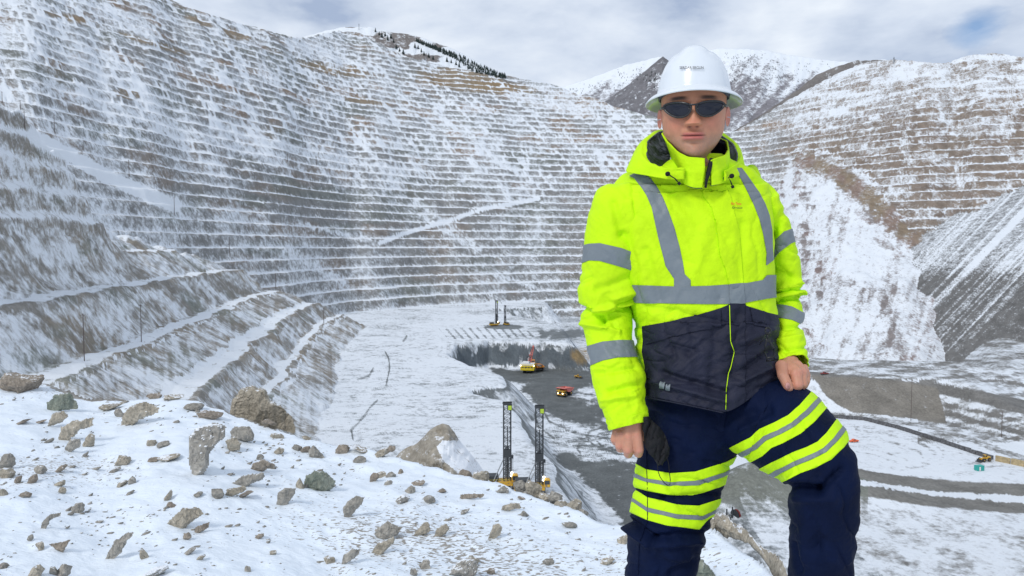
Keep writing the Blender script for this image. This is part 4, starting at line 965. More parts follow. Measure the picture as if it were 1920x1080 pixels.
# pebbles: far too many to count
def pebbles():
    rg = np.random.RandomState(5); VV = []; FF = []; off = 0
    base = []
    for s in range(8):
        V, Fc = rock_mesh(1, 0.8, 0.9, 50 + s, sub=0, jag=0.5); base.append((V, np.array(Fc)))
    cnt = 0
    for t in range(5200):
        px = rg.uniform(-120, 1480); py = rg.uniform(700, 1110)
        dens = 0.30 + 0.9 * float(fbm(np.array(px / 120.0), np.array(py / 70.0), 421, 3))
        if py < ip(px, [(a, b) for a, b, c in RIDGE]) + 3: continue
        if rg.rand() > dens * (1.2 if px < 1000 else 0.55): continue
        d = ray_ridge(px, py)
        if d is None: continue
        s = np.exp(rg.normal(1.05, 0.5)); s = min(s, 8.5); w = s * 1.6 * d / F
        V, Fc = base[rg.randint(8)]
        a = rg.uniform(0.1, 0.8); Vv = V * np.array([w * rg.uniform(.8, 1.9), w, w * 0.75])
        ca, sa = math.cos(a), math.sin(a); Vv = np.stack([Vv[:, 0] * ca - Vv[:, 2] * sa, Vv[:, 1], Vv[:, 0] * sa + Vv[:, 2] * ca], -1)
        p = at(px, py, d); p[2] -= 0.02 * w
        VV.append(Vv + p); FF.append(Fc + off); off += len(V); cnt += 1
    o = mesh_np("pebbles", np.concatenate(VV), np.concatenate(FF), RM['grey'], smooth=False)
    tag(o, "scattered grey pebbles and chips poking through the snow", "pebbles", kind='stuff')
pebbles()
# ---------------------------------------------------------------- things standing on the pit terrain
def bvh_of(names):
    out = []
    for n in names:
        o = bpy.data.objects[n]; me = o.data
        v = np.zeros(len(me.vertices) * 3, np.float32); me.vertices.foreach_get('co', v)
        f = np.zeros(len(me.loops), np.int32); me.loops.foreach_get('vertex_index', f)
        out.append(BVHTree.FromPolygons([tuple(p) for p in v.reshape(-1, 3).tolist()], f.reshape(-1, 4).tolist()))
    return out
BV = bvh_of(["pit_terrain", "ridge_hill", "far_mountain", "dark_ridge", "brush_hill"])
def drop(px, py):
    d = Vector(at(px, py, 1.0)).normalized(); best = None
    for b in BV:
        h = b.ray_cast(Vector((0, 0, 0)), d)
        if h[0] is not None and (best is None or h[3] < best[1]): best = (h[0], h[3])
    return np.array(best[0]) if best else None
def ground_z(x, y):
    h = BV[0].ray_cast(Vector((x, y, 900)), Vector((0, 0, -1))); return h[0].z if h[0] is not None else -100
M = {
 'steel': simple("dark_steel", (0.055, 0.06, 0.065), 0.55, 0.3, scale=2), 'yellow': simple("machine_yellow", (0.62, 0.36, 0.035), 0.45, scale=1.5, dirt=((0.22, 0.18, 0.12), 0.8, 0.56)),
 'bright': simple("machine_bright_yellow", (0.70, 0.55, 0.03), 0.45, scale=1.5, dirt=((0.3, 0.25, 0.12), 0.8, 0.6)), 'red': simple("haul_bed_red", (0.62, 0.16, 0.13), 0.55, scale=1.0, dirt=((0.35, 0.25, 0.22), 0.6, 0.55)),
 'tyre': simple("tyre_rubber", (0.035, 0.035, 0.037), 0.85, scale=4), 'glass': simple("cab_glass", (0.03, 0.04, 0.05), 0.08, spec=0.8), 'white': simple("machine_white", (0.75, 0.75, 0.74), 0.5, scale=2),
 'lime': simple("beacon_sign_lime", (0.45, 0.62, 0.05), 0.5), 'lamp': simple("work_lamp_lit", (1, 0.95, 0.8), 0.3, emis=((1, 0.93, 0.75), 9)), 'orange': simple("machine_orange", (0.72, 0.30, 0.06), 0.45, scale=1.5, dirt=((0.3, 0.2, 0.12), 0.8, 0.58)),
 'wood': simple("pole_wood", (0.12, 0.095, 0.085), 0.85, scale=3), 'teal': simple("teal_paint", (0.03, 0.38, 0.33), 0.45), 'oredress': simple("hot_orange_paint", (0.8, 0.14, 0.04), 0.45), 'maroon': simple("maroon_paint", (0.22, 0.035, 0.03), 0.5),
 'load': simple("ore_load", (0.22, 0.20, 0.18), 0.95, scale=2, var=.4, bump=0.2), 'concrete': simple("dark_barrier", (0.12, 0.12, 0.125), 0.9, scale=1, var=.4), 'tanbar': simple("tan_barrier", (0.42, 0.33, 0.19), 0.9, scale=1, var=.3), 'greym': simple("grey_metal", (0.30, 0.32, 0.34), 0.5, 0.3),
}
def children_of(o): return [c for c in sc.objects if c.parent == o]
def copy_tree(o, parent=None):
    c = o.copy(); sc.collection.objects.link(c)
    if parent is not None: c.parent = parent
    for ch in children_of(o): copy_tree(ch, c)
    return c
# --- blasthole drill rig
def lattice(mb, x0, x1, y0, y1, z0, z1, n, r):
    for x in (x0, x1):
        for y in (y0, y1): mb.box((x, y, (z0 + z1) / 2), (r * 2.2, r * 2.2, z1 - z0))
    h = (z1 - z0) / n
    for i in range(n):
        a, b = z0 + i * h, z0 + (i + 1) * h
        for y in (y0, y1):
            mb.bar((x0, y, a), (x1, y, b) if i % 2 else (x1, y, b), r * .6, n=4); mb.bar((x0, y, b), (x1, y, b), r * .6, n=4)
            if i % 2: mb.bar((x1, y, a), (x0, y, b), r * .5, n=4)
        for x in (x0, x1):
            mb.bar((x, y0 if i % 2 else y1, a), (x, y1 if i % 2 else y0, b), r * .6, n=4); mb.bar((x, y0, b), (x, y1, b), r * .6, n=4)
def drill_rig():
    root = empty("drill_rig")
    m = MB(); lattice(m, -1.15, 1.15, -0.9, 0.9, 1.5, 27.0, 17, 0.13); m.build("mast", M['steel'], root)
    m = MB(); m.box((0, 0, 27.3), (2.9, 2.2, 0.5), bev=.08); m.bar((-1.4, 0, 27.8), (1.6, 0, 27.8), .22, n=8); m.box((.7, -1.0, 26.2), (1.5, .5, 1.7)); cb = m.build("crown_block", M['steel'], root)
    m = MB(); m.box((0.75, -1.3, 26.2), (1.1, .25, 1.4), bev=.05); m.build("crown_sign", M['lime'], root)
    m = MB()
    for k in range(5): m.bar((-.6 + .3 * k, .2 - .15 * (k % 2), 3), (-.6 + .3 * k, .2 - .15 * (k % 2), 13.5), .13, n=6)
    m.bar((.05, -.55, 1), (.05, -.55, 20), .16, n=8)
    m.build("drill_rods", M['steel'], root)
    m = MB(); m.box((0, -.3, 11.2), (2.0, 1.6, 2.4), bev=.1); m.box((1.5, -.3, 10.0), (.9, .9, 1.0), bev=.05); m.bar((1.4, -.4, 2), (1.4, -.4, 10), .1, n=6); m.bar((1.8, -.4, 2.5), (1.8, -.4, 9.4), .07, n=6); m.build("rotary_head", M['steel'], root)
    for dz, dx in ((9.6, -4.6), (7.0, -4.2)):
        for y in (-1.6,):
            m = MB(); m.bar((-1.0, y * .4, dz + .4), (dx, y, 2.6 if dz > 8 else 1.8), .17, n=8); m.build("mast_brace", M['greym'], root)
    m = MB(); m.box((-3.2, 0, 1.7), (9.6, 5.2, 1.2), bev=.12); m.box((-3.2, -2.7, 2.4), (9.6, .1, .25)); m.build("deck", M['yellow'], root)
    m = MB(); m.box((-5.2, .4, 3.2), (4.8, 3.6, 1.9), bev=.15)
    for k in range(4): m.box((-6.8 + k * 1.05, -1.45, 3.2), (.75, .12, 1.3))
    m.build("engine_house", M['steel'], root)
    m = MB(); m.box((2.3, -1.2, 3.3), (2.0, 2.2, 2.5), bev=.15); cab = m.build("cab", M['yellow'], root)
    m = MB(); m.box((2.3, -2.33, 3.6), (1.6, .06, 1.2)); m.box((3.33, -1.2, 3.6), (.06, 1.6, 1.2)); m.build("cab_window", M['glass'], cab)
    for y in (-2.1, 2.1):
        m = MB(); m.box((-2.6, y, .62), (6.6, 1.0, 1.1), bev=.3)
        for k in range(12): m.box((-5.6 + k * .55, y, 1.2), (.32, 1.1, .1)); m.box((-5.6 + k * .55, y, .06), (.32, 1.1, .1))
        m.build("crawler_track", M['tyre'], root)
    for x, y, z in ((1.35, -1.15, 5.0), (1.35, -1.15, 4.1)):
        m = MB(); m.lathe([(.0, 0), (.32, 0), (.36, .18), (.2, .3)], (x, y - .3, z), 12, 'Y'); m.build("work_lamp", M['lamp'], root)
    for x in (-7.2, 1.6):
        m = MB(); m.bar((x, -2.3, 0), (x, -2.3, 2.0), .2, n=8); m.box((x, -2.3, .08), (.9, .9, .16)); m.build("levelling_jack", M['steel'], root)
    m = MB(); m.bar((-7.8, -2.5, 2.3), (-7.8, -2.5, 3.4), .04); 
    for k in range(8): m.bar((-7.9 + k * 1.2, -2.55, 2.3), (-7.9 + k * 1.2, -2.55, 3.3), .04, n=4)
    m.bar((-7.9, -2.55, 3.3), (.5, -2.55, 3.3), .04, n=4); m.build("handrail", M['bright'], root)
    return root
rig = drill_rig()
RIGS = [(951, 903, 236, "yellow drill rig with dark lattice mast, left one of the near pair", 1.0, 0.10),
        (1011, 921, 232, "drill rig with dark lattice mast, right one of the near pair", 1.0, 0.05),
        (931, 611, 742, "far yellow drill rig with a tall dark mast beside the rows of snowed drill cuttings", 0.92, 0.3),
        (947, 611, 750, "shorter grey drill rig mast standing behind the far yellow drill rig", 0.72, 2.2)]
for i, (px, py, d, lb, s_, rz) in enumerate(RIGS):
    o = rig if i == 0 else copy_tree(rig)
    p = at(px, py, d); gz = ground_z(p[0], p[1]); o.location = (p[0], p[1], gz if i > 1 else min(gz + .05, p[2] + 1.2)); o.scale = (s_,) * 3; o.rotation_euler = (0, 0, rz)
    tag(o, lb, "drill rig", "drill rigs on the plateau")
# --- wheels
def wheel(parent, x, y, z, R_, w, axis='X', hub='yellow'):
    m = MB(); prof = [(R_ * .55, -w / 2), (R_ * .93, -w / 2), (R_, -w * .36), (R_, w * .36), (R_ * .93, w / 2), (R_ * .55, w / 2)]
    m.lathe(prof, (x, y, z), 22, axis); wo = m.build("wheel", M['tyre'], parent)
    m = MB(); m.lathe([(R_ * .2, -w * .52), (R_ * .5, -w * .46), (R_ * .56, 0), (R_ * .5, w * .46), (R_ * .2, w * .52)], (x, y, z), 16, axis); m.build("rim", M[hub], wo)
def haul_truck():
    root = empty("haul_truck")                     # forward is -Y, 13 m long, 7.4 m wide
    for x in (-2.9, 2.9): wheel(root, x, -3.9, 1.75, 1.75, 1.2)
    for x in (-3.0, -1.7, 1.7, 3.0): wheel(root, x, 3.2, 1.75, 1.75, 1.1)
    m = MB(); m.box((0, -.3, 2.2), (2.4, 11.0, 1.3), bev=.1); m.box((0, 3.2, 1.75), (4.0, 1.0, 1.0), bev=.1); m.build("chassis", M['steel'], root)
    m = MB(); m.box((0, -5.5, 3.0), (4.2, 1.9, 2.4), bev=.15); m.box((0, -6.4, 1.7), (6.4, .6, .7), bev=.1); m.box((0, -4.9, 4.3), (6.9, 3.0, .25), bev=.05)
    m.box((-2.9, -5.6, 2.9), (1.3, 1.6, .5)); m.box((2.9, -5.6, 2.9), (1.3, 1.6, .5)); m.build("front_body", M['yellow'], root)
    m = MB(); m.box((0, -6.48, 3.0), (2.3, .1, 1.7))
    for k in range(6): m.box((0, -6.55, 2.3 + k * .28), (2.3, .06, .07))
    m.build("grille", M['steel'], root)
    m = MB(); m.box((-2.0, -4.9, 5.3), (2.3, 2.2, 1.8), bev=.12); cab = m.build("cab", M['yellow'], root)
    m = MB(); m.box((-2.0, -6.03, 5.5), (1.9, .06, 1.0)); m.box((-3.17, -4.9, 5.5), (.06, 1.6, 1.0)); m.box((-.83, -4.9, 5.5), (.06, 1.6, 1.0)); m.build("cab_window", M['glass'], cab)
    for x in (-1.9, 1.9):
        m = MB(); m.lathe([(.0, 0), (.30, 0), (.34, .15), (.2, .3)], (x, -6.75, 2.5), 12, 'Y'); m.build("headlight", M['lamp'], root)
    m = MB()
    for sx in (-1, 1):
        m.bar((sx * 2.3, -6.8, .9), (sx * 3.0, -6.5, 4.2), .07, n=4); m.bar((sx * 2.9, -6.8, .9), (sx * 3.4, -6.5, 4.2), .07, n=4)
        for k in range(7): t = k / 6; m.bar((sx * (2.3 + .7 * t), -6.8 + .3 * t, .9 + 3.3 * t), (sx * (2.9 + .5 * t), -6.8 + .3 * t, .9 + 3.3 * t), .05, n=4)
    m.build("ladder", M['steel'], root)
    m = MB(); Mx = Matrix(((0, 1, 0), (1, 0, 0), (0, 0, 1)))
    side = [(-6.6, 6.35), (-6.6, 6.0), (-3.3, 5.6), (-2.6, 3.6), (1.5, 2.8), (5.6, 3.7), (7.0, 5.0), (7.0, 5.4), (-3.0, 6.35)]
    for x in (-3.55, 3.55): m.prism([(a, b) for a, b in side], .22, Matrix.Translation((x, 0, 0)) @ Mx.to_4x4())
    def slab(a, b, t=.2):
        c = ((a[0] + b[0]) / 2, (a[1] + b[1]) / 2); L_ = math.hypot(b[0] - a[0], b[1] - a[1]); m.box((0, c[0], c[1]), (7.0, L_, t), rx=math.atan2(b[1] - a[1], b[0] - a[0]))
    slab((-6.6, 6.2), (-3.0, 6.2)); slab((-3.1, 5.8), (-2.5, 3.7)); slab((-2.6, 3.7), (1.5, 2.9)); slab((1.5, 2.9), (5.6, 3.8)); slab((5.6, 3.8), (7.0, 5.1))
    for k in range(5):
        for sx in (-1, 1): m.box((sx * 3.72, -1.8 + k * 1.7, 4.8), (.14, .22, 2.2 - abs(k - 2) * .2))
    m.build("dump_bed", M['red'], root)
    return root
def floor_pt(px, py, z=-100.0):
    a = (px - 960) / F; b = -(py - 540) / F; k = z / (b * cp - sp); return np.array((a * k, (b * sp + cp) * k, z))
tr = haul_truck(); p = floor_pt(1059, 742); tr.location = (p[0], p[1], ground_z(p[0], p[1])); tr.rotation_euler = (0, 0, math.radians(-33)); tr.scale = (.95,) * 3
tag(tr, "haul truck with red dump bed and lit headlights driving on the dark gravel pit floor", "haul truck")
def orange_truck():
    o = haul_truck()
    for c in children_of(o):
        if c.name.startswith("dump_bed"): c.data.materials[0] = M['orange']
    m = MB(); rg = np.random.RandomState(3)
    V, Fc = rock_mesh(6.4, 2.4, 9, 99, sub=3); m.add(V + np.array((0, 1.5, 5.4)), Fc); m.build("ore_load", M['load'], o)
    return o
t2 = orange_truck(); p = floor_pt(1010, 696); t2.location = (p[0], p[1], -99.6); t2.rotation_euler = (0, 0, math.radians(200)); t2.scale = (.8,) * 3
tag(t2, "orange loaded haul truck parked close beside the yellow rope shovel", "haul truck")
# --- rope shovel seen from behind
def rope_shovel():
    root = empty("rope_shovel")                     # working side +Y
    for x in (-3.2, 3.2):
        m = MB(); m.box((x, 0, .95), (1.7, 9.5, 1.8), bev=.55)
        for k in range(16): m.box((x, -4.4 + k * .58, 1.87), (1.8, .38, .12))
        m.build("crawler_track", M['tyre'], root)
    m = MB(); m.lathe([(3.4, 1.4), (3.4, 2.6), (3.0, 2.9)], (0, 0, 0), 24); m.build("turntable", M['steel'], root)
    m = MB(); m.box((0, -2.0, 5.2), (11.0, 11.0, 4.6), bev=.3); m.box((0, -7.6, 4.3), (11.2, 1.0, 3.4), bev=.35)
    for k in range(5): m.box((-4.4 + k * 2.2, -8.15, 4.4), (.12, .1, 3.0))
    m.build("machinery_house", M['bright'], root)
    m = MB(); m.box((0, -7.55, 7.0), (10.4, .3, .5)); m.box((0, -2, 7.65), (10.6, 10.6, .3), bev=.1); m.box((-1.5, -3.5, 8.5), (5.4, 5.5, 1.6), bev=.5); m.build("roof", M['white'], root)
    m = MB()
    for k in range(4): m.box((-3.6 + k * 2.4, -8.2, 5.4), (1.6, .1, .9))
    m.build("ventilation_louvre", M['steel'], root)
    m = MB(); m.box((3.6, 2.8, 8.6), (2.6, 3.0, 2.6), bev=.15); cab = m.build("cab", M['orange'], root)
    m = MB(); m.box((3.6, 4.33, 8.8), (2.2, .06, 1.6)); m.box((3.6, 1.27, 8.8), (2.2, .06, 1.3)); m.build("cab_window", M['glass'], cab)
    m = MB(); a = Vector((0, 3, 5.5)); b = Vector((2.5, 13, 19))
    for sx in (-1.1, 1.1): m.bar(a + Vector((sx, 0, 0)), b + Vector((sx * .5, 0, 0)), .45, .3, n=6)
    for k in range(1, 9): c = a.lerp(b, k / 9); m.bar(c + Vector((-1.0, 0, 0)), c + Vector((1.0, 0, 0)), .18, n=6)
    m.lathe([(1.0, -.5), (1.2, -.3), (1.2, .3), (1.0, .5)], tuple(b), 16, 'X'); m.build("boom", M['red'], root)
    m = MB(); c = a.lerp(b, .5)
    for sx in (-.9, .9): m.bar(c + Vector((sx, -4, 1.5)), c + Vector((sx, 6, -5)), .3, n=6)
    m.build("dipper_handle", M['red'], root)
    m = MB(); q = c + Vector((0, 7, -6.2)); m.box(tuple(q), (3.4, 3.0, 3.0), bev=.25, taper=1.1)
    for k in range(5): m.bar(q + Vector((-1.3 + .65 * k, 1.4, .8)), q + Vector((-1.3 + .65 * k, 2.4, 1.3)), .2, .06, n=5)
    m.build("dipper", M['steel'], root)
    m = MB(); m.bar((-1.5, -2, 7.8), (-1.0, 0, 12.5), .3); m.bar((1.5, -2, 7.8), (1.0, 0, 12.5), .3); m.bar((-1, 0, 12.5), (1, 0, 12.5), .25)
    for sx in (-1, 1): m.bar((sx, 0, 12.5), b + Vector((sx * .5, 0, 0)), .07, n=4); m.bar((sx, -1, 8.5), b + Vector((sx * .4, 0, .8)), .06, n=4)
    m.build("gantry", M['steel'], root)
    for x in (-5.3, 5.3):
        m = MB(); m.lathe([(.0, 0), (.3, 0), (.34, .15), (.2, .3)], (x, -8.2, 6.6), 12, 'Y'); m.build("work_lamp", M['lamp'], root)
    return root
sh = rope_shovel(); p = floor_pt(991, 700); sh.location = (p[0], p[1] + 6, ground_z(p[0], p[1] + 6)); sh.rotation_euler = (0, 0, math.radians(-8)); sh.scale = (1.0,) * 3
tag(sh, "big yellow electric rope shovel with red boom digging at the dark pit face", "mining shovel")
# --- wheel loader
def wheel_loader(body='yellow'):
    root = empty("wheel_loader")                    # forward -X
    for x in (-1.9, 1.9):
        for y in (-1.2, 1.2): wheel(root, x, y, .95, .95, .75, 'Y', body)
    m = MB(); m.box((1.9, 0, 1.75), (3.2, 1.9, 1.2), bev=.2, taper=.92); m.box((-1.2, 0, 1.3), (2.2, 1.3, .8), bev=.1); m.build("body", M[body], root)
    m = MB(); m.box((.2, 0, 2.6), (1.5, 1.6, 1.6), bev=.12, taper=.9); c = m.build("cab", M[body], root)
    m = MB(); m.box((.2, -.78, 2.8), (1.1, .06, .9)); m.box((-.55, 0, 2.8), (.06, 1.2, .9)); m.box((.2, .78, 2.8), (1.1, .06, .9)); m.build("cab_window", M['glass'], c)
    m = MB()
    for y in (-.6, .6): m.bar((-.8, y, 1.7), (-2.6, y, 1.5), .14); m.bar((-2.6, y, 1.5), (-3.6, y, .6), .14)
    m.build("lift_arm", M[body], root)
    m = MB(); Mx = Matrix.Rotation(0, 4, 'Z'); m.prism([(-3.4, .1), (-4.9, .1), (-4.6, .35), (-3.8, .5), (-3.6, 1.1), (-3.9, 1.5), (-3.4, 1.3)], 2.9); m.build("bucket", M['steel'], root)
    m = MB(); m.bar((2.6, .5, 2.3), (2.6, .5, 3.1), .09); m.build("exhaust_pipe", M['steel'], root)
    return root
ld = wheel_loader('yellow'); p = drop(1846, 865); ld.location = p; ld.rotation_euler = (0, 0, .35); ld.scale = (.92,) * 3
tag(ld, "yellow wheel loader parked on the snowy yard beside the teal cabin", "wheel loader", "wheel loaders")
l2 = copy_tree(ld); p = floor_pt(1084, 709); l2.location = (p[0], p[1], ground_z(p[0], p[1])); l2.rotation_euler = (0, 0, 2.6); l2.scale = (.85,) * 3
tag(l2, "small yellow loader on the dark pit floor right of the rope shovel", "wheel loader", "wheel loaders")
# --- cabin, pickups
def cabin():
    root = empty("teal_cabin")
    m = MB(); m.box((0, 0, 1.2), (3.6, 2.3, 2.2), bev=.04); 
    for k in range(8): m.box((-1.6 + k * .45, -1.17, 1.2), (.08, .05, 2.0))
    m.build("wall", M['teal'], root)
    m = MB(); m.box((0, 0, 2.36), (3.8, 2.5, .14), bev=.03); m.build("roof", M['teal'], root)
    m = MB(); m.box((-.6, -1.2, 1.1), (.8, .06, 1.8)); dd = m.build("door", M['white'], root)
    m = MB(); m.box((-.3, -1.26, 1.1), (.12, .06, .06)); m.build("handle", M['steel'], dd)
    m = MB(); m.box((-1.3, 0, .06), (.3, 2.2, .14)); m.box((1.3, 0, .06), (.3, 2.2, .14)); m.build("skid", M['steel'], root)
    return root
cb = cabin(); p = drop(1836, 882); cb.location = p; cb.rotation_euler = (0, 0, .2); cb.scale = (.95,) * 3
tag(cb, "small teal cabin standing on the snowy yard in front of the wheel loader", "cabin")
def pickup(mat, mat_name):
    root = empty("pickup_truck")                    # forward -X
    for x in (-1.7, 1.6):
        for y in (-.85, .85): wheel(root, x, y, .4, .4, .28, 'Y', 'greym')
    m = MB(); m.prism([(-2.7, .45), (-2.75, .95), (-1.4, 1.1), (-.9, 1.15), (2.6, 1.15), (2.65, .5)], 1.9); m.build("body", M[mat], root)
    m = MB(); m.prism([(-1.2, 1.1), (-.6, 1.8), (.7, 1.8), (.95, 1.1)], 1.7); c = m.build("cab", M[mat], root)
    m = MB(); m.prism([(-1.05, 1.18), (-.55, 1.7), (.6, 1.7), (.8, 1.18)], 1.74); m.build("window", M['glass'], c)
    return root
pk = pickup('oredress', 'orange'); p = drop(1601, 829); pk.location = p; pk.rotation_euler = (0, 0, .2); pk.scale = (.9,) * 3
tag(pk, "bright orange pickup truck on the snowy yard just behind the worker's raised knee", "pickup truck")
pk = pickup('maroon', 'maroon'); p = drop(1546, 702); pk.location = p; pk.rotation_euler = (0, 0, .1); pk.scale = (.9,) * 3
tag(pk, "dark red pickup truck on the far dirt road right of the worker's hand", "pickup truck")
# --- poles
def utility_pole(h, r):
    root = empty("utility_pole"); m = MB(); m.bar((0, 0, -.6), (0, 0, h), r, r * .75, n=8); m.build("pole", M['wood'], root)
    m = MB(); m.box((0, 0, h - .5), (1.6 if r < .2 else 1.4, .14, .16)); m.build("crossarm", M['wood'], root)
    return root
POLES = [(158, 677, 90, "nearest and tallest dark pole, lower left on the snowy bench"), (265, 641, 71, "second dark pole, right of the tallest one on the same bench"), (517, 541, 29, "thin pole at the corner of the bench above the plateau, left of the other there"),
         (607, 606, 29, "thin pole on the bench corner nearest the plateau"), (430, 474, 29, "thin pole on the rocky spur, lower left of the diagonal snow ramp"), (327, 402, 32, "thin pole beside the foot of the snowy spur ramp"),
         (242, 331, 31, "thin pole halfway down the snowy spur ramp"), (102, 247, 31, "thin pole at the top of the snowy spur ramp"), (46, 241, 32, "thin pole above the dark crag at the left edge"), (38, 205, 17, "short far pole above the dark crag, near the left edge"),
         (4, 192, 20, "far pole at the very left edge of the photo"), (539, 303, 15, "far thin pole on the middle benches, left of a pair"), (593, 310, 16, "far thin pole on the middle benches, right of a pair"),
         (1708, 789, 78, "tall dark pole standing on the dirt road before the smooth brown dump face"), (1878, 820, 50, "dark pole near the right edge beyond the barrier wall")]
for px, py, hp, lb in POLES:
    p = drop(px, py)
    if p is None: continue
    h = hp / F * p[1]; o = utility_pole(h, min(.3, max(.16, p[1] / F * .55))); o.location = p
    tag(o, lb, "pole", "poles along the benches and roads")
# --- towers on the rim
def tower(px, py, hp, w, name, lb, mat='greym'):
    p = drop(px, py)
    if p is None: return
    h = hp / F * p[1]; root = empty(name); m = MB(); lattice(m, -w, w, -w, w, -3, h * .85, 6, w * .12); m.build("lattice_frame", M[mat], root)
    m = MB(); m.bar((0, 0, h * .8), (0, 0, h), w * .25, n=6); m.box((0, 0, h * .7), (w * 1.6, w * 1.6, h * .18)); m.build("antenna", M[mat], root)
    root.location = p; tag(root, lb, "tower")
tower(336, 84, 17, 1.4, "radio_tower", "small grey tower on the upper benches at top left")
tower(1676, 119, 13, .8, "antenna_mast", "thin antenna mast on the skyline of the right pit rim")
tower(673, 56, 13, .7, "antenna_mast", "thin antenna mast on the summit of the left ridge")
# --- barrier wall along the yard
def barrier():
    root = empty("barrier_wall", (0, 0, 0)); pts = [(1545, 781), (1620, 788), (1680, 803), (1740, 822), (1800, 842), (1862, 862)]; pts2 = [(1866, 864), (1925, 876), (1990, 890), (2080, 908)]
    def run(pts, mat, hgt, name, step):
        m = MB(); P3 = [drop(a, b) for a, b in pts]; rg = random.Random(4)
        for a, b in zip(P3[:-1], P3[1:]):
            L_ = np.linalg.norm(b[:2] - a[:2]); n = max(1, int(L_ / step)); an = math.atan2(b[1] - a[1], b[0] - a[0])
            for k in range(n):
                c = a + (b - a) * (k + .5) / n; g = ground_z(c[0], c[1])
                m.box((c[0], c[1], g + hgt / 2 - .3), (L_ / n * .94, 1.0, hgt * rg.uniform(.9, 1.1)), rz=an + rg.uniform(-.03, .03), bev=.08)
        return m.build(name, mat, root)
    run(pts, M['concrete'], 2.3, "dark_block", 2.6); run(pts2, M['tanbar'], 3.0, "tan_block", 4.5)
    tag(root, "long low wall of dark blocks turning tan at the right edge, bordering the snowy yard", "barrier wall")
barrier()
# --- cable reels by the hill between the legs
def reels():
    p = drop(1374, 970); root = empty("cable_reel"); s = p[1] / F
    for x in (-15, -1):
        m = MB(); m.bar((x * s, 0, -8 * s), (x * s, 0, (20 - abs(x) * .1) * s), 1.5 * s, n=8); m.build("post", M['steel'], root)
    m = MB(); m.bar((-15 * s, 0, 6 * s), (8 * s, 0, 4 * s), .7 * s); m.bar((-15 * s, 0, -4 * s), (8 * s, 0, 8 * s), .6 * s); m.bar((-8 * s, 0, -6 * s), (0, 0, 9 * s), .6 * s); m.build("frame", M['steel'], root)
    for x, mt in ((5, 'steel'), (9, 'maroon')):
        m = MB(); m.lathe([(3 * s, -1.2 * s), (11 * s, -1.2 * s), (11 * s, -.4 * s), (7 * s, 0), (7 * s, .8 * s), (11 * s, 1.2 * s), (3 * s, 1.6 * s)], (x * s, 0, 3 * s), 26, 'X'); m.build("reel", M[mt], root)
    root.location = p; root.rotation_euler = (0, 0, .45)
    tag(root, "dark cable reel with posts and maroon drum below the grey hill between the legs", "cable reel")
reels()
# --- conifers
M['needle'] = simple("conifer_needles", (0.028, 0.045, 0.04), 0.9, scale=.3, var=.4); M['bark'] = simple("conifer_bark", (0.08, 0.06, 0.05), 0.9)
def conifer_geo(h, seed, tiers=6):
    rg = random.Random(seed); V = []; Fc = []
    for t in range(tiers):
        z0 = h * (.10 + .9 * t / tiers); z1 = min(h, z0 + h * .30); r = h * .20 * (1 - t / tiers) + h * .02; n = 9; o = len(V)
        for k in range(n):
            a = 2 * math.pi * k / n + t; rr = r * rg.uniform(.65, 1.25); V.append((rr * math.cos(a), rr * math.sin(a), z0 - rg.uniform(0, .04) * h))
        V.append((rg.uniform(-.02, .02) * h, rg.uniform(-.02, .02) * h, z1)); Fc += [(o + k, o + (k + 1) % n, o + n) for k in range(n)]
    return V, Fc
def forest(name, spots, hr, lb, seed):
    rg = random.Random(seed); geo = [conifer_geo(1.0, i, 5) for i in range(6)]; m = MB()
    x_ok = name == 'conifer_forest'
    for px, py in spots:
        p = drop(px, py)
        if p is None or p[1] < (1400 if x_ok else 2150): continue
        V, Fc = geo[rg.randrange(6)]; h = rg.uniform(*hr); m.add([(v[0] * h + p[0], v[1] * h + p[1], v[2] * h + p[2] - .5) for v in V], Fc)
    o = m.build(name, M['needle']); tag(o, lb, "trees", kind='stuff'); return o
rg = random.Random(21)
sp_ = []
for k in range(420):
    t = rg.random(); x = 780 + 168 * t; y0 = ip(x, [(780, 76), (860, 104), (900, 122), (948, 143)]); sp_.append((x, y0 + rg.random() * ip(x, [(780, 3), (850, 9), (880, 20), (948, 6)])))
forest("conifer_forest", sp_, (6, 10), "dense band of dark conifers along the right slope of the left ridge", 1)
sp_ = []
for k in range(1000):
    x = rg.uniform(1060, 1560); y = ip(x, PEAK) + abs(rg.gauss(0, 1)) * 42 + 8
    if float(fbm(np.array(x / 26), np.array(y / 18), 501, 3)) > 0.02: sp_.append((x, y))
forest("mountain_trees", sp_, (5, 9), "sparse dark trees dotted over the snowy far mountains", 2)
base = None
TREES = [(704, 60), (711, 66), (716, 70), (722, 68), (727, 76), (733, 72), (738, 80), (743, 92), (749, 97), (756, 102), (778, 90), (784, 92), (790, 98), (795, 104), (804, 108), (812, 112), (838, 116), (846, 118), (855, 122), (861, 126), (345, 5), (352, 8), (372, 14), (378, 18)]
for i, (x, y) in enumerate(TREES):
    p = drop(x, y)
    if p is None: continue
    if base is None:
        base = empty("conifer_tree"); V, Fc = conifer_geo(1.0, 3, 7); m = MB(); m.add(V, Fc); m.build("crown", M['needle'], base); m = MB(); m.bar((0, 0, -.1), (0, 0, .5), .02, .012); m.build("trunk", M['bark'], base); o = base
    else: o = copy_tree(base)
    h = (7 if x < 400 else rg.uniform(10, 15)); o.location = p; o.scale = (h * 1.1, h * 1.1, h); o.rotation_euler = (0, 0, rg.random() * 6)
    left = x < 400
    tag(o, "small dark tree on the skyline at the top left of the pit rim" if left else ("dark conifer in the upper clump just right of the left ridge summit" if x < 760 else "dark conifer in the middle row on the left ridge slope" if x < 820 else "dark conifer in the lower clump on the left ridge, beside the dense forest band"), "tree", "trees on the top left skyline" if left else "conifers on the left ridge")
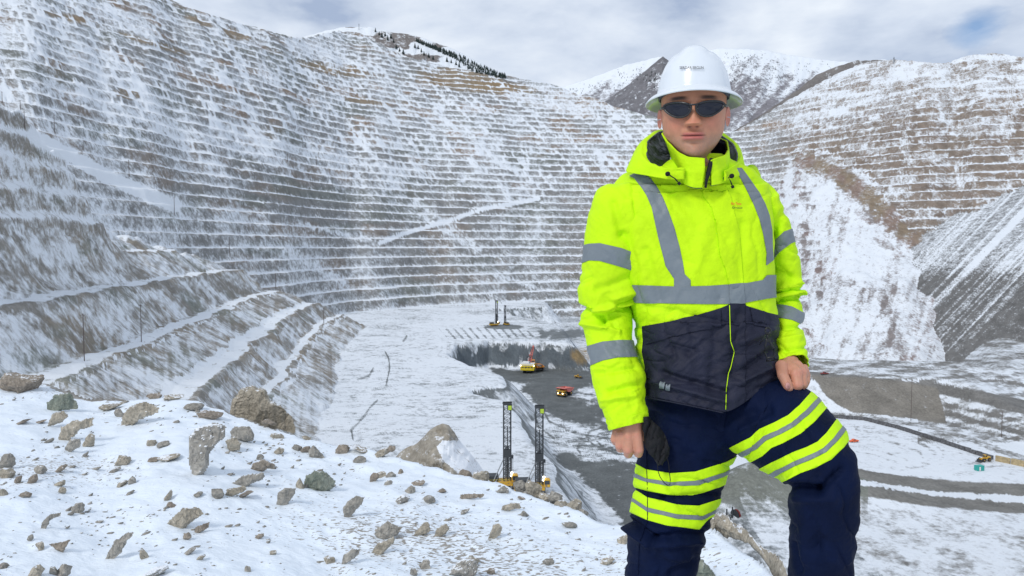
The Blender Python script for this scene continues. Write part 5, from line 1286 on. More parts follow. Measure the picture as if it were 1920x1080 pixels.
# ---------------------------------------------------------------- the person
def fabric(name, col, rough=0.75, weave=900.0, fold=0.004, spec=0.3, var=0.10):
    m, nt, N, L, b = new_mat(name)
    tc = N.new('ShaderNodeTexCoord')
    n1 = N.new('ShaderNodeTexNoise'); n1.inputs['Scale'].default_value = 9; n1.inputs['Detail'].default_value = 5; n1.inputs['Distortion'].default_value = 0.6; L.new(tc.outputs['Object'], n1.inputs['Vector'])
    n2 = N.new('ShaderNodeTexNoise'); n2.inputs['Scale'].default_value = weave * .3; n2.inputs['Detail'].default_value = 2; L.new(tc.outputs['Object'], n2.inputs['Vector'])
    n3 = N.new('ShaderNodeTexNoise'); n3.inputs['Scale'].default_value = 26; n3.inputs['Detail'].default_value = 3; n3.inputs['Distortion'].default_value = 1.2; L.new(tc.outputs['Object'], n3.inputs['Vector'])
    mr = N.new('ShaderNodeMapRange'); mr.inputs['From Min'].default_value = .3; mr.inputs['From Max'].default_value = .7; L.new(n1.outputs['Fac'], mr.inputs['Value'])
    mx = N.new('ShaderNodeMix'); mx.data_type = 'RGBA'; L.new(mr.outputs['Result'], mx.inputs['Factor'])
    mx.inputs['A'].default_value = (*[c * (1 - var) for c in col], 1); mx.inputs['B'].default_value = (*[min(1, c * (1 + var)) for c in col], 1)
    L.new(mx.outputs['Result'], b.inputs['Base Color'])
    b.inputs['Roughness'].default_value = rough; b.inputs['Specular IOR Level'].default_value = spec
    b1 = N.new('ShaderNodeBump'); b1.inputs['Distance'].default_value = fold; b1.inputs['Strength'].default_value = 1.0; L.new(n1.outputs['Fac'], b1.inputs['Height'])
    b3 = N.new('ShaderNodeBump'); b3.inputs['Distance'].default_value = fold * .35; b3.inputs['Strength'].default_value = 1.0; L.new(n3.outputs['Fac'], b3.inputs['Height']); L.new(b1.outputs['Normal'], b3.inputs['Normal'])
    b2 = N.new('ShaderNodeBump'); b2.inputs['Distance'].default_value = 0.0004; b2.inputs['Strength'].default_value = 0.6; L.new(n2.outputs['Fac'], b2.inputs['Height']); L.new(b3.outputs['Normal'], b2.inputs['Normal'])
    L.new(b2.outputs['Normal'], b.inputs['Normal'])
    return m
FM = {'lime': fabric("hi_vis_lime_fabric", (0.58, 0.90, 0.002), var=.06, fold=.009), 'navyj': fabric("charcoal_navy_fabric", (0.016, 0.018, 0.036), fold=.009, var=.2, spec=.25, rough=.65),
      'navyt': fabric("navy_trouser_fabric", (0.0018, 0.0065, 0.030), fold=.008, var=.25, spec=.12), 'tape': fabric("silver_reflective_tape", (0.185, 0.215, 0.235), rough=.5, fold=.008, spec=.4, var=.06),
      'limet': fabric("hi_vis_lime_trim", (0.58, 0.92, 0.004), var=.04, fold=.008), 'black': fabric("black_cloth", (0.010, 0.010, 0.012), fold=.01), 'lining': fabric("navy_nylon_lining", (0.012, 0.014, 0.030), rough=.3, fold=.012, spec=.7)}

def loft(rings, nseg=160, nrow=260, power=2.3, seed=0):
    """rings: (pxL, pyL, pxR, pyR, dist, thickness) -> dense tube; returns V (nrow,nseg,3)"""
    A = []; 
    for r in rings:
        l = at(r[0], r[1], r[4]); q = at(r[2], r[3], r[4] + (r[6] if len(r) > 6 else 0)); A.append(np.concatenate([(l + q) / 2, (q - l) / 2, [r[5] / 2]]))
    A = np.array(A)
    s = np.concatenate([[0], np.cumsum(np.linalg.norm(np.diff(A[:, :3], axis=0), axis=1) + 1e-6)]); s /= s[-1]
    t = np.linspace(0, 1, nrow)
    B = np.stack([np.interp(t, s, A[:, k]) for k in range(7)], -1)
    # smooth the control curves
    for _ in range(int(nrow / 14)):
        B[1:-1] = 0.25 * B[:-2] + 0.5 * B[1:-1] + 0.25 * B[2:]
    c, a, th = B[:, :3], B[:, 3:6], B[:, 6]
    tan = np.gradient(c, axis=0); tan /= np.linalg.norm(tan, axis=1, keepdims=True)
    au = a / np.linalg.norm(a, axis=1, keepdims=True)
    bd = np.cross(tan, au); bd /= np.linalg.norm(bd, axis=1, keepdims=True) + 1e-9
    sg = np.where(bd[:, 1:2] > 0, 1, -1); bd = bd * sg            # points away from the camera
    ph = 2 * np.pi * np.arange(nseg) / nseg
    ca, sa = np.cos(ph), np.sin(ph)
    ex = np.sign(ca) * np.abs(ca) ** (2 / power); ey = np.sign(sa) * np.abs(sa) ** (2 / power)
    V = c[:, None] + a[:, None] * ex[None, :, None] + bd[:, None] * (th[:, None] * ey[None])[..., None]
    return V
def normals_of(V, Fq):
    n = np.zeros_like(V); a = V[Fq[:, 2]] - V[Fq[:, 0]]; b = V[Fq[:, 3]] - V[Fq[:, 1]]; fn = np.cross(a, b)
    for k in range(4): np.add.at(n, Fq[:, k], fn)
    return n / (np.linalg.norm(n, axis=1, keepdims=True) + 1e-12)
class Shell:
    """a closed tube of cloth held as arrays, with helpers that cut coloured pieces out of it"""
    def __init__(s, V, flip=False, closed=True):
        s.nr, s.nc = V.shape[:2]; s.V = V.reshape(-1, 3).astype(float); s.F = grid_faces(s.nr, s.nc, closed)
        s.N = normals_of(s.V, s.F)
        c = s.V.reshape(s.nr, s.nc, 3).mean(1, keepdims=True)
        if closed and ((s.V.reshape(s.nr, s.nc, 3) - c) * s.N.reshape(s.nr, s.nc, 3)).sum() < 0: s.F = s.F[:, ::-1].copy(); s.N = -s.N
    def px(s): return to_px(s.V[:, 0], s.V[:, 1], s.V[:, 2])
    def displace(s, d): s.V = s.V + s.N * np.asarray(d)[:, None]; s.N = normals_of(s.V, s.F); return s
    def tris(s): return np.concatenate([s.F[:, [0, 1, 2]], s.F[:, [0, 2, 3]]])
def clip(V, N, T, f):
    """keep the part of a triangle mesh where f > 0, cutting triangles exactly along f = 0"""
    fv = f[T]; pos = fv > 0; cnt = pos.sum(1)
    outT = [T[cnt == 3]]; nV = [V]; nN = [N]; nf = [f]; base = len(V)
    def cut(i, j):
        t = (f[i] / (f[i] - f[j]))[:, None]; return V[i] + (V[j] - V[i]) * t, N[i] + (N[j] - N[i]) * t
    for c in (1, 2):
        m = cnt == c; Tm = T[m]; pm = pos[m]
        if not len(Tm): continue
        odd = np.argmax(pm, 1) if c == 1 else np.argmax(~pm, 1)
        r = np.arange(len(Tm)); a = Tm[r, odd]; b = Tm[r, (odd + 1) % 3]; d = Tm[r, (odd + 2) % 3]
        p, pn = cut(a, b); q, qn = cut(a, d); k = len(Tm)
        ip_ = base + np.arange(k); iq = base + k + np.arange(k); nV += [p, q]; nN += [pn, qn]; base += 2 * k
        if c == 1: outT.append(np.stack([a, ip_, iq], 1))
        else: outT += [np.stack([ip_, b, d], 1), np.stack([ip_, d, iq], 1)]
    V2 = np.concatenate(nV); N2 = np.concatenate(nN); T2 = np.concatenate(outT)
    used, inv = np.unique(T2, return_inverse=True)
    N3 = N2[used]; N3 = N3 / (np.linalg.norm(N3, axis=1, keepdims=True) + 1e-12)
    return V2[used], N3, inv.reshape(-1, 3)
def patch(shells, f_fn, off, name, mat, parent, thick=0.0, front=None):
    """cut the region where f_fn(px, py, V, N) > 0 from the shells, lift it by off and link it as one object"""
    VV = []; TT = []; o = 0
    for s in shells:
        V, N, T = s.V, s.N, s.tris(); P = to_px(V[:, 0], V[:, 1], V[:, 2]); f = f_fn(P[0], P[1], V, N)
        V, N, T = clip(V, N, T, f)
        if front is not None and len(T):
            f2 = front(V, N); V, N, T = clip(V, N, T, f2)
        if not len(T): continue
        V = V + N * off
        VV.append(V); TT.append(T + o); o += len(V)
    if not VV: return None
    ob = mesh_np(name, np.concatenate(VV), np.concatenate(TT), mat, parent)
    if thick:
        md = ob.modifiers.new("thickness", 'SOLIDIFY'); md.thickness = thick; md.offset = -1
    return ob
def poly_f(*polys):
    return lambda px, py, V, N: np.maximum.reduce([sdpoly(px, py, p) for p in polys])
front_only = lambda V, N: 2.03 - V[:, 1]

person = empty("person", tuple(at(1310, 1540, 2.0)))
tag(person, "person in white hard hat, sunglasses, lime hi-vis jacket and navy trousers, one leg raised", "person")
PLOC = np.array(person.location)
def under(o):
    """parent o under the person's empty while leaving the mesh where it is"""
    o.parent = person; o.matrix_parent_inverse = Matrix.Translation(-Vector(PLOC)); return o
def creases(P, sx, sy, seed, ang=0.0):
    ca, sa = math.cos(ang), math.sin(ang); u = (P[0] * ca + P[1] * sa) / sx; v = (-P[0] * sa + P[1] * ca) / sy
    n = fbm(u + .5 * fbm(u * .6, v * .6, seed + 7, 2), v, seed, 3); return (1 - np.minimum(1, np.abs(n) * 4.5)) ** 1.5
def fold(P, a, b, w, amp, sharp=1.0):
    """a cloth crease along the image segment a-b, w px wide"""
    return 1.6 * amp * np.exp(-(dline(P[0], P[1], [a, b]) / w) ** 2)
# ---- jacket body
torso = Shell(loft([(1262, 296, 1352, 294, 2.03, .17), (1245, 306, 1372, 303, 2.03, .18), (1215, 318, 1398, 314, 2.03, .20), (1180, 330, 1418, 327, 2.03, .215), (1152, 345, 1433, 343, 2.04, .23), (1138, 372, 1441, 372, 2.04, .25), (1142, 420, 1443, 420, 2.03, .28), (1158, 480, 1445, 475, 2.03, .30),
                    (1176, 540, 1446, 535, 2.03, .31), (1190, 600, 1450, 600, 2.03, .32), (1196, 660, 1452, 660, 2.02, .33), (1200, 720, 1456, 720, 2.01, .34), (1200, 800, 1460, 800, 2.0, .35)], 300, 420, 2.5))
P = torso.px()
d = 0.005 * fbm(P[0] / 60, P[1] / 110, 601, 3) + 0.003 * fbm((P[0] + .6 * P[1]) / 26, (P[1] - .5 * P[0]) / 60, 603, 3)
low = sstep(560, 640, P[1])
d = d + low * 0.009 * fbm((P[0] * .5 + P[1]) / 34, P[0] / 130, 605, 3) + low * .004 * fbm((P[0] + P[1]) / 18, (P[0] - P[1]) / 60, 606, 3)
for a, b, w, am in (((1240, 700), (1360, 735), 7, -.010), ((1225, 715), (1355, 752), 5, .008), ((1210, 640), (1290, 660), 9, -.006), ((1400, 690), (1450, 660), 8, -.010), ((1395, 640), (1445, 620), 8, .007), ((1385, 720), (1440, 690), 6, .008), ((1210, 470), (1235, 560), 9, -.006),
                    ((1330, 420), (1300, 520), 14, .004), ((1395, 420), (1385, 520), 12, -.005), ((1215, 575), (1330, 600), 8, -.004), ((1260, 360), (1310, 420), 10, -.004), ((1345, 600), (1335, 720), 10, -.006), ((1385, 590), (1375, 700), 9, -.005)):
    d = d + fold(P, a, b, w, am)
d = d - .0045 * creases(P, 150, 60, 671, 1.2) * sstep(330, 380, P[1]) - .004 * creases(P, 110, 34, 673, .25) * low
torso.displace(d)
HEM = [(1080, 742), (1196, 742), (1205, 741), (1260, 752), (1310, 762), (1358, 773), (1372, 768), (1400, 752), (1440, 724), (1456, 712), (1560, 690)]
hem = lambda px, py: ip(px, HEM) - py
SLEEVE_NAVY = None
NAVY = [(1205, 640), (1203, 612), (1250, 604), (1310, 590), (1350, 578), (1367, 571), (1369, 567), (1397, 566), (1399, 573), (1440, 586), (1500, 600), (1500, 900), (1100, 900), (1190, 745), (1200, 730), (1209, 690), (1203, 660)]
fn_navy = lambda px, py: sdpoly(px, py, NAVY)
jacket = patch([torso], lambda px, py, V, N: np.minimum(hem(px, py), -fn_navy(px, py)), 0, "jacket", FM['lime'], None, 0.003); under(jacket)
low_panel = patch([torso], lambda px, py, V, N: np.minimum(hem(px, py), fn_navy(px, py)), 0, "lower_panel", FM['navyj'], None, 0.003)
def sub(o, par): 
    o.parent = par; return o
sub(low_panel, jacket)
# ---- sleeves
sl_l = Shell(loft([(1196, 348, 1206, 352, 2.03, .02), (1150, 342, 1228, 352, 2.03, .12), (1124, 352, 1222, 374, 2.03, .17), (1110, 378, 1214, 398, 2.03, .185), (1100, 420, 1212, 428, 2.03, .19), (1092, 470, 1211, 480, 2.03, .185), (1085, 530, 1200, 535, 2.04, .18), (1085, 575, 1190, 572, 2.05, .17), (1094, 612, 1186, 596, 2.04, .155), (1101, 640, 1187, 630, 2.02, .145),
                   (1105, 680, 1193, 668, 1.98, .145), (1112, 720, 1206, 702, 1.95, .14), (1124, 762, 1213, 745, 1.92, .125), (1136, 797, 1217, 778, 1.90, .105), (1139, 809, 1216, 791, 1.895, .10)], 170, 330, 2.2))
P = sl_l.px()
d = 0.006 * fbm(P[0] / 40, P[1] / 70, 611, 3) + .0035 * fbm((P[0] - .7 * P[1]) / 20, (P[1] + P[0]) / 60, 613, 3)
for a, b, w, am in (((1085, 578), (1130, 600), 7, -.014), ((1130, 600), (1185, 575), 7, -.010), ((1095, 606), (1160, 622), 5, .008), ((1150, 560), (1192, 545), 7, .010), ((1120, 545), (1185, 520), 8, -.006), ((1100, 590), (1150, 575), 6, .009), ((1170, 440), (1205, 470), 8, -.008),
                    ((1120, 700), (1190, 690), 6, -.006), ((1140, 735), (1200, 720), 6, -.007), ((1130, 750), (1190, 742), 5, .005), ((1150, 380), (1165, 440), 8, -.006), ((1180, 380), (1190, 430), 6, .006), ((1215, 400), (1213, 500), 8, -.010)):
    d = d + fold(P, a, b, w, am)
d = d - .0045 * creases(P, 75, 42, 675, -.5) * sstep(385, 440, P[1])
sl_l.displace(d)
sl_r = Shell(loft([(1398, 352, 1406, 350, 2.05, .02), (1394, 346, 1430, 342, 2.05, .12), (1400, 356, 1448, 352, 2.06, .17), (1408, 384, 1459, 378, 2.07, .185), (1420, 424, 1475, 416, 2.08, .185), (1425, 480, 1489, 470, 2.10, .18), (1428, 540, 1501, 530, 2.11, .175), (1434, 575, 1499, 568, 2.10, .16), (1436, 600, 1506, 598, 2.07, .15), (1440, 630, 1503, 622, 2.03, .14), (1443, 650, 1510, 640, 2.0, .13),
                   (1448, 672, 1512, 664, 1.96, .115), (1449, 687, 1516, 690, 1.93, .105)], 150, 300, 2.2))
P = sl_r.px()
d = 0.005 * fbm(P[0] / 36, P[1] / 60, 621, 3) + .003 * fbm((P[0] + .7 * P[1]) / 18, (P[1] - P[0]) / 50, 623, 3)
for a, b, w, am in (((1440, 545), (1498, 530), 7, .008), ((1440, 560), (1500, 555), 6, -.009), ((1445, 505), (1480, 520), 8, -.007), ((1450, 615), (1505, 612), 5, -.007), ((1448, 640), (1500, 632), 5, .006), ((1450, 655), (1510, 652), 4, -.006), ((1445, 440), (1470, 400), 8, -.006)):
    d = d + fold(P, a, b, w, am)
d = d - .0042 * creases(P, 65, 36, 677, .6) * sstep(385, 440, P[1])
sl_r.displace(d)
cuff_l = lambda px, py: ip(px, [(1100, 812), (1140, 808), (1215, 790), (1260, 778)]) - py
cuff_r = lambda px, py: ip(px, [(1440, 681), (1452, 682), (1475, 677), (1500, 681), (1512, 690), (1518, 697)]) - py
# the collar cuts the sleeve tops; keep them inside the jacket
s1 = patch([sl_l], lambda px, py, V, N: cuff_l(px, py), 0, "sleeve", FM['lime'], None, 0.003); sub(s1, jacket)
s2 = patch([sl_r], lambda px, py, V, N: cuff_r(px, py), 0, "sleeve", FM['lime'], None, 0.003); sub(s2, jacket)
cf = patch([sl_l], lambda px, py, V, N: np.minimum(cuff_l(px, py) + 1, sdpoly(px, py, [(1178, 782), (1212, 770), (1218, 792), (1177, 800)])), .0025, "cuff_tab", FM['limet'], None, .002); sub(cf, jacket)
# ---- silver tapes
TAPES = [[(1165, 322), (1172, 318), (1194, 316), (1206, 325), (1220, 334), (1231, 349), (1243, 370), (1252, 392), (1264, 425), (1274, 462), (1280, 490), (1284, 514), (1295, 525), (1295, 540), (1264, 540), (1264, 523), (1248, 499), (1234, 444), (1222, 389), (1212, 366), (1203, 352), (1190, 335)],
         [(1376, 316), (1390, 315), (1400, 328), (1423, 361), (1434, 382), (1442, 404), (1447, 432), (1448, 467), (1450, 487), (1436, 498), (1437, 474), (1431, 441), (1424, 412), (1414, 386), (1399, 355), (1388, 334)],
         [(1150, 533), (1264, 537), (1330, 536), (1368, 533), (1368, 570), (1330, 570), (1266, 569), (1150, 567)], [(1366, 533), (1400, 531), (1430, 525), (1437, 516), (1500, 514), (1500, 552), (1437, 560), (1400, 567), (1366, 570)]]
for i, tp in enumerate(TAPES):
    o = patch([torso], (lambda tp: lambda px, py, V, N: sdpoly(px, py, tp))(tp), 0.0018 + .0004 * i, "reflective_tape", FM['tape'], None, 0.0015, front=front_only if i < 2 else None); sub(o, jacket)
AT = [(sl_l, [(1060, 478), (1085, 462), (1105, 457), (1125, 456), (1165, 465), (1212, 483), (1240, 490), (1240, 522), (1205, 514), (1160, 499), (1125, 489), (1105, 488), (1087, 495), (1060, 510)]),
      (sl_l, [(1080, 655), (1101, 649), (1130, 641), (1160, 638), (1188, 638), (1215, 640), (1215, 670), (1192, 669), (1160, 670), (1130, 676), (1106, 686), (1080, 694)]),
      (sl_r, [(1400, 480), (1440, 469), (1452, 452), (1470, 434), (1500, 424), (1510, 446), (1483, 456), (1462, 472), (1446, 492), (1437, 500), (1400, 512)]),
      (sl_r, [(1420, 573), (1440, 572), (1462, 571), (1485, 575), (1503, 585), (1530, 592), (1530, 614), (1503, 608), (1485, 600), (1462, 596), (1440, 599), (1420, 600)])]
for i, (sh_, tp) in enumerate(AT):
    o = patch([sh_], (lambda tp: lambda px, py, V, N: sdpoly(px, py, tp))(tp), 0.0018, "reflective_tape", FM['tape'], None, 0.0015); sub(o, jacket)
# ---- front flap, pocket flaps, pipings
FL = [(1322, 338), (1316, 352), (1318, 368), (1334, 390), (1342, 420), (1346, 450), (1350, 480), (1360, 505), (1366, 532), (1368, 570), (1369, 610), (1370, 640), (1377, 662), (1370, 690), (1366, 700), (1362, 730), (1361, 775), (1396, 760), (1398, 690), (1396, 570), (1392, 500), (1384, 430), (1370, 370), (1356, 338)]
patch_f = lambda poly: (lambda px, py, V, N: np.minimum(sdpoly(px, py, poly), hem(px, py)))
o = patch([torso], lambda px, py, V, N: np.minimum(np.minimum(sdpoly(px, py, FL), 533 - py), hem(px, py)), .0035, "front_flap", FM['lime'], None, .003, front_only); sub(o, jacket)
o = patch([torso], lambda px, py, V, N: np.minimum(np.minimum(sdpoly(px, py, FL), py - 566), hem(px, py)), .0035, "front_flap", FM['navyj'], None, .003, front_only); o['label'] = "navy lower front flap"; sub(o, jacket)
o = patch([torso], lambda px, py, V, N: np.minimum(np.minimum(sdpoly(px, py, FL), py - 532), 569 - py), .0048, "reflective_tape", FM['tape'], None, .0015, front_only); sub(o, jacket)
for poly in ([(1406, 576), (1440, 587), (1442, 616), (1412, 609)], [(1207, 612), (1250, 604), (1310, 590), (1352, 578), (1353, 612), (1300, 622), (1250, 634), (1212, 646)]):
    o = patch([torso], patch_f(poly), .0035, "pocket_flap", FM['navyj'], None, .003, front_only); sub(o, jacket)
def on_shell(sh_, px, py, off=0.0):
    b = getattr(sh_, 'bvh', None)
    if b is None: b = sh_.bvh = BVHTree.FromPolygons([tuple(v) for v in sh_.V.tolist()], sh_.F.tolist())
    d = Vector(at(px, py, 1.0)).normalized(); h = b.ray_cast(Vector((0, 0, 0)), d)
    return (np.array(h[0]) - np.array(d) * off) if h[0] is not None else None
def strand(sh_, pts, r, off, name, mat, parent, n=40):
    k = np.linspace(0, len(pts) - 1, n); X = np.interp(k, range(len(pts)), [p[0] for p in pts]); Y = np.interp(k, range(len(pts)), [p[1] for p in pts])
    Q = [on_shell(sh_, a, b, off) for a, b in zip(X, Y)]; Q = [q for q in Q if q is not None]
    m = MB(); m.tube(Q, r, 6); o = m.build(name, mat, None, True); o.parent = parent; return o
strand(torso, [(1368, 572), (1369, 610), (1370, 640), (1377, 660), (1370, 690), (1366, 700), (1362, 730), (1361, 768)], .0010, .006, "lime_piping", FM['limet'], jacket)
strand(torso, [(1205, 744), (1260, 754), (1310, 764), (1356, 774)], .0018, .001, "hem_cord", FM['navyj'], jacket)
# small grey H-shaped tag low on the panel
m = MB()
def quad_on(sh_, poly, off, name, mat, parent):
    o = patch([sh_], lambda px, py, V, N: sdpoly(px, py, poly), off, name, mat, None, .0008, front_only)
    if o: o.parent = parent
    return o
for poly in ([(1238, 717), (1241, 717), (1243, 722), (1245, 718), (1248, 718), (1246, 728), (1237, 726)], [(1249, 722), (1252, 722), (1253, 726), (1255, 722), (1258, 723), (1256, 731), (1248, 729)]):
    quad_on(torso, poly, .004, "reflective_mark", FM['tape'], jacket)
# ---- collar and hood
def ring_pts(L_): return np.array([at(*p) for p in L_])
def resample(Pn, n, smooth=3):
    s = np.concatenate([[0], np.cumsum(np.linalg.norm(np.diff(Pn, axis=0), axis=1))]); t = np.linspace(0, s[-1], n); Q = np.stack([np.interp(t, s, Pn[:, k]) for k in range(3)], -1)
    for _ in range(smooth): Q[1:-1] = .25 * Q[:-2] + .5 * Q[1:-1] + .25 * Q[2:]
    return Q
rim = resample(ring_pts([(1282, 332, 1.885), (1250, 327, 1.88), (1224, 315, 1.905), (1213, 290, 1.95), (1214, 266, 2.0), (1236, 248, 2.06), (1290, 246, 2.13), (1348, 252, 2.11), (1374, 270, 2.05), (1384, 294, 2.0), (1378, 314, 1.95), (1357, 335, 1.90)]), 120, 4)
inn = resample(ring_pts([(1284, 334, 1.90), (1276, 318, 1.93), (1264, 300, 1.96), (1250, 278, 2.0), (1243, 262, 2.04), (1256, 258, 2.09), (1300, 262, 2.11), (1340, 264, 2.09), (1362, 284, 2.04), (1368, 300, 1.99), (1366, 316, 1.95), (1357, 330, 1.91)]), 120, 4)
out = resample(ring_pts([(1283, 337, 1.875), (1246, 337, 1.875), (1205, 328, 1.92), (1172, 322, 1.99), (1182, 300, 2.07), (1215, 276, 2.15), (1290, 268, 2.22), (1362, 278, 2.19), (1396, 304, 2.10), (1399, 320, 2.02), (1388, 330, 1.94), (1360, 340, 1.89)]), 120, 4)
def ruled(A, B, n, bulge, seed, amp=.004):
    t = np.linspace(0, 1, n)[:, None, None]; V = A[None] * (1 - t) + B[None] * t
    up = np.array((0, -.25, 1.0)); V = V + up * bulge * np.sin(t * np.pi) 
    i = np.arange(A.shape[0])[None, :]
    V = V + np.array((0, -1, .3)) * (amp * fbm(i / 9.0 + 0 * t[..., 0], t[..., 0] * 3, seed, 3))[..., None]
    return V
V = ruled(rim, out, 40, .022, 631, .006)
hood = mesh_np("hood", V.reshape(-1, 3), grid_faces(40, 120), FM['lime'], jacket); hood.modifiers.new("thickness", 'SOLIDIFY').thickness = .004
cen0 = np.array(at(1305, 310, 1.98)); V = ruled(rim + np.array((0, -.001, -.0015)), inn + (cen0 - inn) * np.array((.22, .22, 0)) * np.sin(np.linspace(0, np.pi, 120))[:, None] ** .5 - np.array((0, 0, .05)) * sstep(.04, .22, np.minimum(np.linspace(0, 1, 120), np.linspace(1, 0, 120)))[:, None], 30, -.004, 633, .005)
hl = mesh_np("hood_lining", V.reshape(-1, 3), grid_faces(30, 120), FM['lining'], hood); hl.modifiers.new("thickness", 'SOLIDIFY').thickness = .002
m = MB(); m.tube([tuple(p) for p in rim], .0032, 8); o = m.build("hood_edge", FM['lining'], hood, True)
# standing collar: open band around the neck
ctop = ring_pts([(1325, 322, 1.875), (1322, 296, 1.872), (1290, 294, 1.875), (1268, 284, 1.895), (1250, 266, 1.93), (1240, 250, 1.975), (1246, 244, 2.03), (1290, 246, 2.08), (1340, 252, 2.06), (1364, 264, 2.01), (1368, 278, 1.96), (1362, 290, 1.915), (1345, 296, 1.88), (1333, 300, 1.872)])
cbot = ring_pts([(1325, 346, 1.882), (1318, 352, 1.880), (1298, 352, 1.882), (1283, 346, 1.895), (1276, 330, 1.93), (1266, 312, 1.97), (1258, 300, 2.03), (1290, 312, 2.1), (1340, 312, 2.08), (1368, 318, 2.02), (1372, 326, 1.97), (1366, 338, 1.92), (1350, 346, 1.89), (1335, 348, 1.88)])
ct_, cb_ = resample(ctop[1:], 150, 2), resample(cbot[1:], 150, 2)
V = ruled(ct_, cb_, 40, 0.0, 641, .003); V = V + np.array((0, -1, 0)) * (.006 * np.sin(np.linspace(0, 1, 40) * np.pi))[:, None, None] * (np.linspace(0, 1, 150) < .4)[None, :, None]
collar = mesh_np("collar", V.reshape(-1, 3), grid_faces(40, 150), FM['lime'], jacket); collar.modifiers.new("thickness", 'SOLIDIFY').thickness = .004
cen = np.array(at(1305, 310, 1.98)); Vi = V + (cen - V) * np.array((.085, .085, 0)) + np.array((0, 0, -.001))
o = mesh_np("collar_lining", Vi.reshape(-1, 3), grid_faces(40, 150), FM['lining'], collar)
m = MB(); m.tube([at(1334, 297, 1.878), at(1331, 312, 1.876), at(1328, 325, 1.874), at(1325, 336, 1.872), at(1323, 352, 1.872)], [.0045, .006, .006, .004, .003], 8); o = m.build("zip", FM['black'], collar, True)
# drawcord toggles
for pts in ([(1252, 326), (1258, 330), (1266, 335), (1272, 342)], [(1372, 330), (1366, 333), (1370, 340), (1373, 348)]):
    Q = [at(a, b, 1.862 if a < 1300 else 1.885) for a, b in pts]; m = MB(); m.tube(Q, .0016, 6); m.bar(Q[-1], Q[-1] + (Q[-1] - Q[-2]) * .6, .0045, .0035, 8); m.lathe([(.0, -.004), (.006, -.003), (.006, .003), (0, .004)], tuple(Q[0]), 10, 'Y'); o = m.build("drawcord", FM['black'], hood, True)
# ---- trousers
# pelvis + standing leg
leg_s = Shell(loft([(1215, 690, 1430, 680, 2.03, .26), (1208, 740, 1425, 730, 2.03, .27), (1206, 780, 1408, 790, 2.02, .27), (1198, 830, 1385, 838, 2.01, .26), (1191, 870, 1368, 868, 2.0, .25), (1187, 920, 1350, 920, 1.99, .24), (1184, 960, 1332, 962, 1.98, .23), (1176, 985, 1322, 985, 1.98, .225), (1178, 1010, 1314, 1010, 1.99, .215), (1176, 1060, 1304, 1060, 2.0, .205),
                    (1172, 1100, 1292, 1100, 2.0, .20), (1172, 1200, 1280, 1200, 2.02, .19), (1176, 1320, 1276, 1320, 2.04, .18), (1180, 1440, 1276, 1440, 2.05, .18), (1182, 1480, 1278, 1480, 2.05, .18)], 200, 460, 2.25))
P = leg_s.px()
d = 0.006 * fbm(P[0] / 50, P[1] / 80, 651, 3) + .003 * fbm(P[0] / 24, P[1] / 22, 653, 3)
for a, b, w, am in (((1180, 975), (1225, 1010), 6, -.014), ((1225, 1010), (1320, 1000), 7, -.012), ((1176, 990), (1215, 1020), 6, .012), ((1230, 1022), (1310, 1016), 6, .007), ((1190, 918), (1240, 934), 6, -.007), ((1240, 934), (1345, 928), 6, -.008), ((1300, 1055), (1260, 1075), 8, -.008), ((1290, 1050), (1250, 1040), 7, .005), ((1225, 780), (1240, 850), 12, -.006), ((1375, 800), (1385, 770), 9, -.006)):
    d = d + fold(P, a, b, w, am)
d = d - .006 * creases(P, 110, 50, 679, .3)
leg_s.displace(d)
thigh = Shell(loft([(1310, 830, 1300, 690, 2.03, .24), (1345, 850, 1350, 690, 2.01, .25), (1376, 838, 1410, 700, 1.98, .25), (1408, 862, 1452, 704, 1.93, .24), (1440, 888, 1508, 728, 1.87, .235), (1462, 900, 1552, 770, 1.81, .225), (1480, 908, 1582, 802, 1.765, .21), (1484, 930, 1600, 838, 1.74, .195), (1486, 955, 1603, 880, 1.735, .185), (1487, 985, 1601, 930, 1.74, .18), (1487, 1030, 1597, 1000, 1.76, .175),
                    (1484, 1080, 1591, 1070, 1.79, .17), (1474, 1160, 1588, 1160, 1.83, .17), (1464, 1260, 1586, 1260, 1.88, .165), (1460, 1340, 1590, 1340, 1.90, .165)], 220, 520, 2.2))
P = thigh.px()
d = 0.005 * fbm(P[0] / 40, P[1] / 60, 661, 3) + .0025 * fbm((P[0] + P[1]) / 20, (P[0] - P[1]) / 40, 663, 3)
for a, b, w, am in (((1487, 912), (1535, 920), 8, -.016), ((1535, 920), (1580, 880), 8, -.012), ((1490, 898), (1540, 900), 7, .010), ((1495, 935), (1560, 935), 10, .008), ((1500, 1000), (1510, 1050), 10, .006), ((1520, 960), (1540, 1060), 10, -.005), ((1395, 780), (1440, 770), 9, -.006), ((1390, 805), (1430, 790), 6, .005), ((1488, 1020), (1500, 1070), 6, -.008)):
    d = d + fold(P, a, b, w, am)
d = d - .005 * creases(P, 90, 60, 681, 1.1)
thigh.displace(d)
hemcut = lambda px, py, V, N: py - 700
trousers = patch([leg_s, thigh], lambda px, py, V, N: py - 600.0, 0, "trousers", FM['navyt'], None, 0); under(trousers)
B1 = [(1150, 866), (1190, 868), (1212, 880), (1257, 887), (1304, 884), (1362, 866), (1390, 850), (1390, 895), (1347, 914), (1298, 929), (1254, 927), (1214, 920), (1190, 913), (1150, 905)]
G1 = [(1150, 880), (1190, 888), (1214, 897), (1257, 904), (1304, 902), (1356, 886), (1390, 868), (1390, 876), (1354, 894), (1310, 909), (1257, 911), (1214, 904), (1190, 895), (1150, 888)]
B2 = [(1150, 900), (1189, 917), (1214, 933), (1269, 946), (1310, 948), (1342, 938), (1380, 925), (1380, 950), (1329, 972), (1311, 992), (1251, 985), (1214, 975), (1188, 963), (1150, 945)]
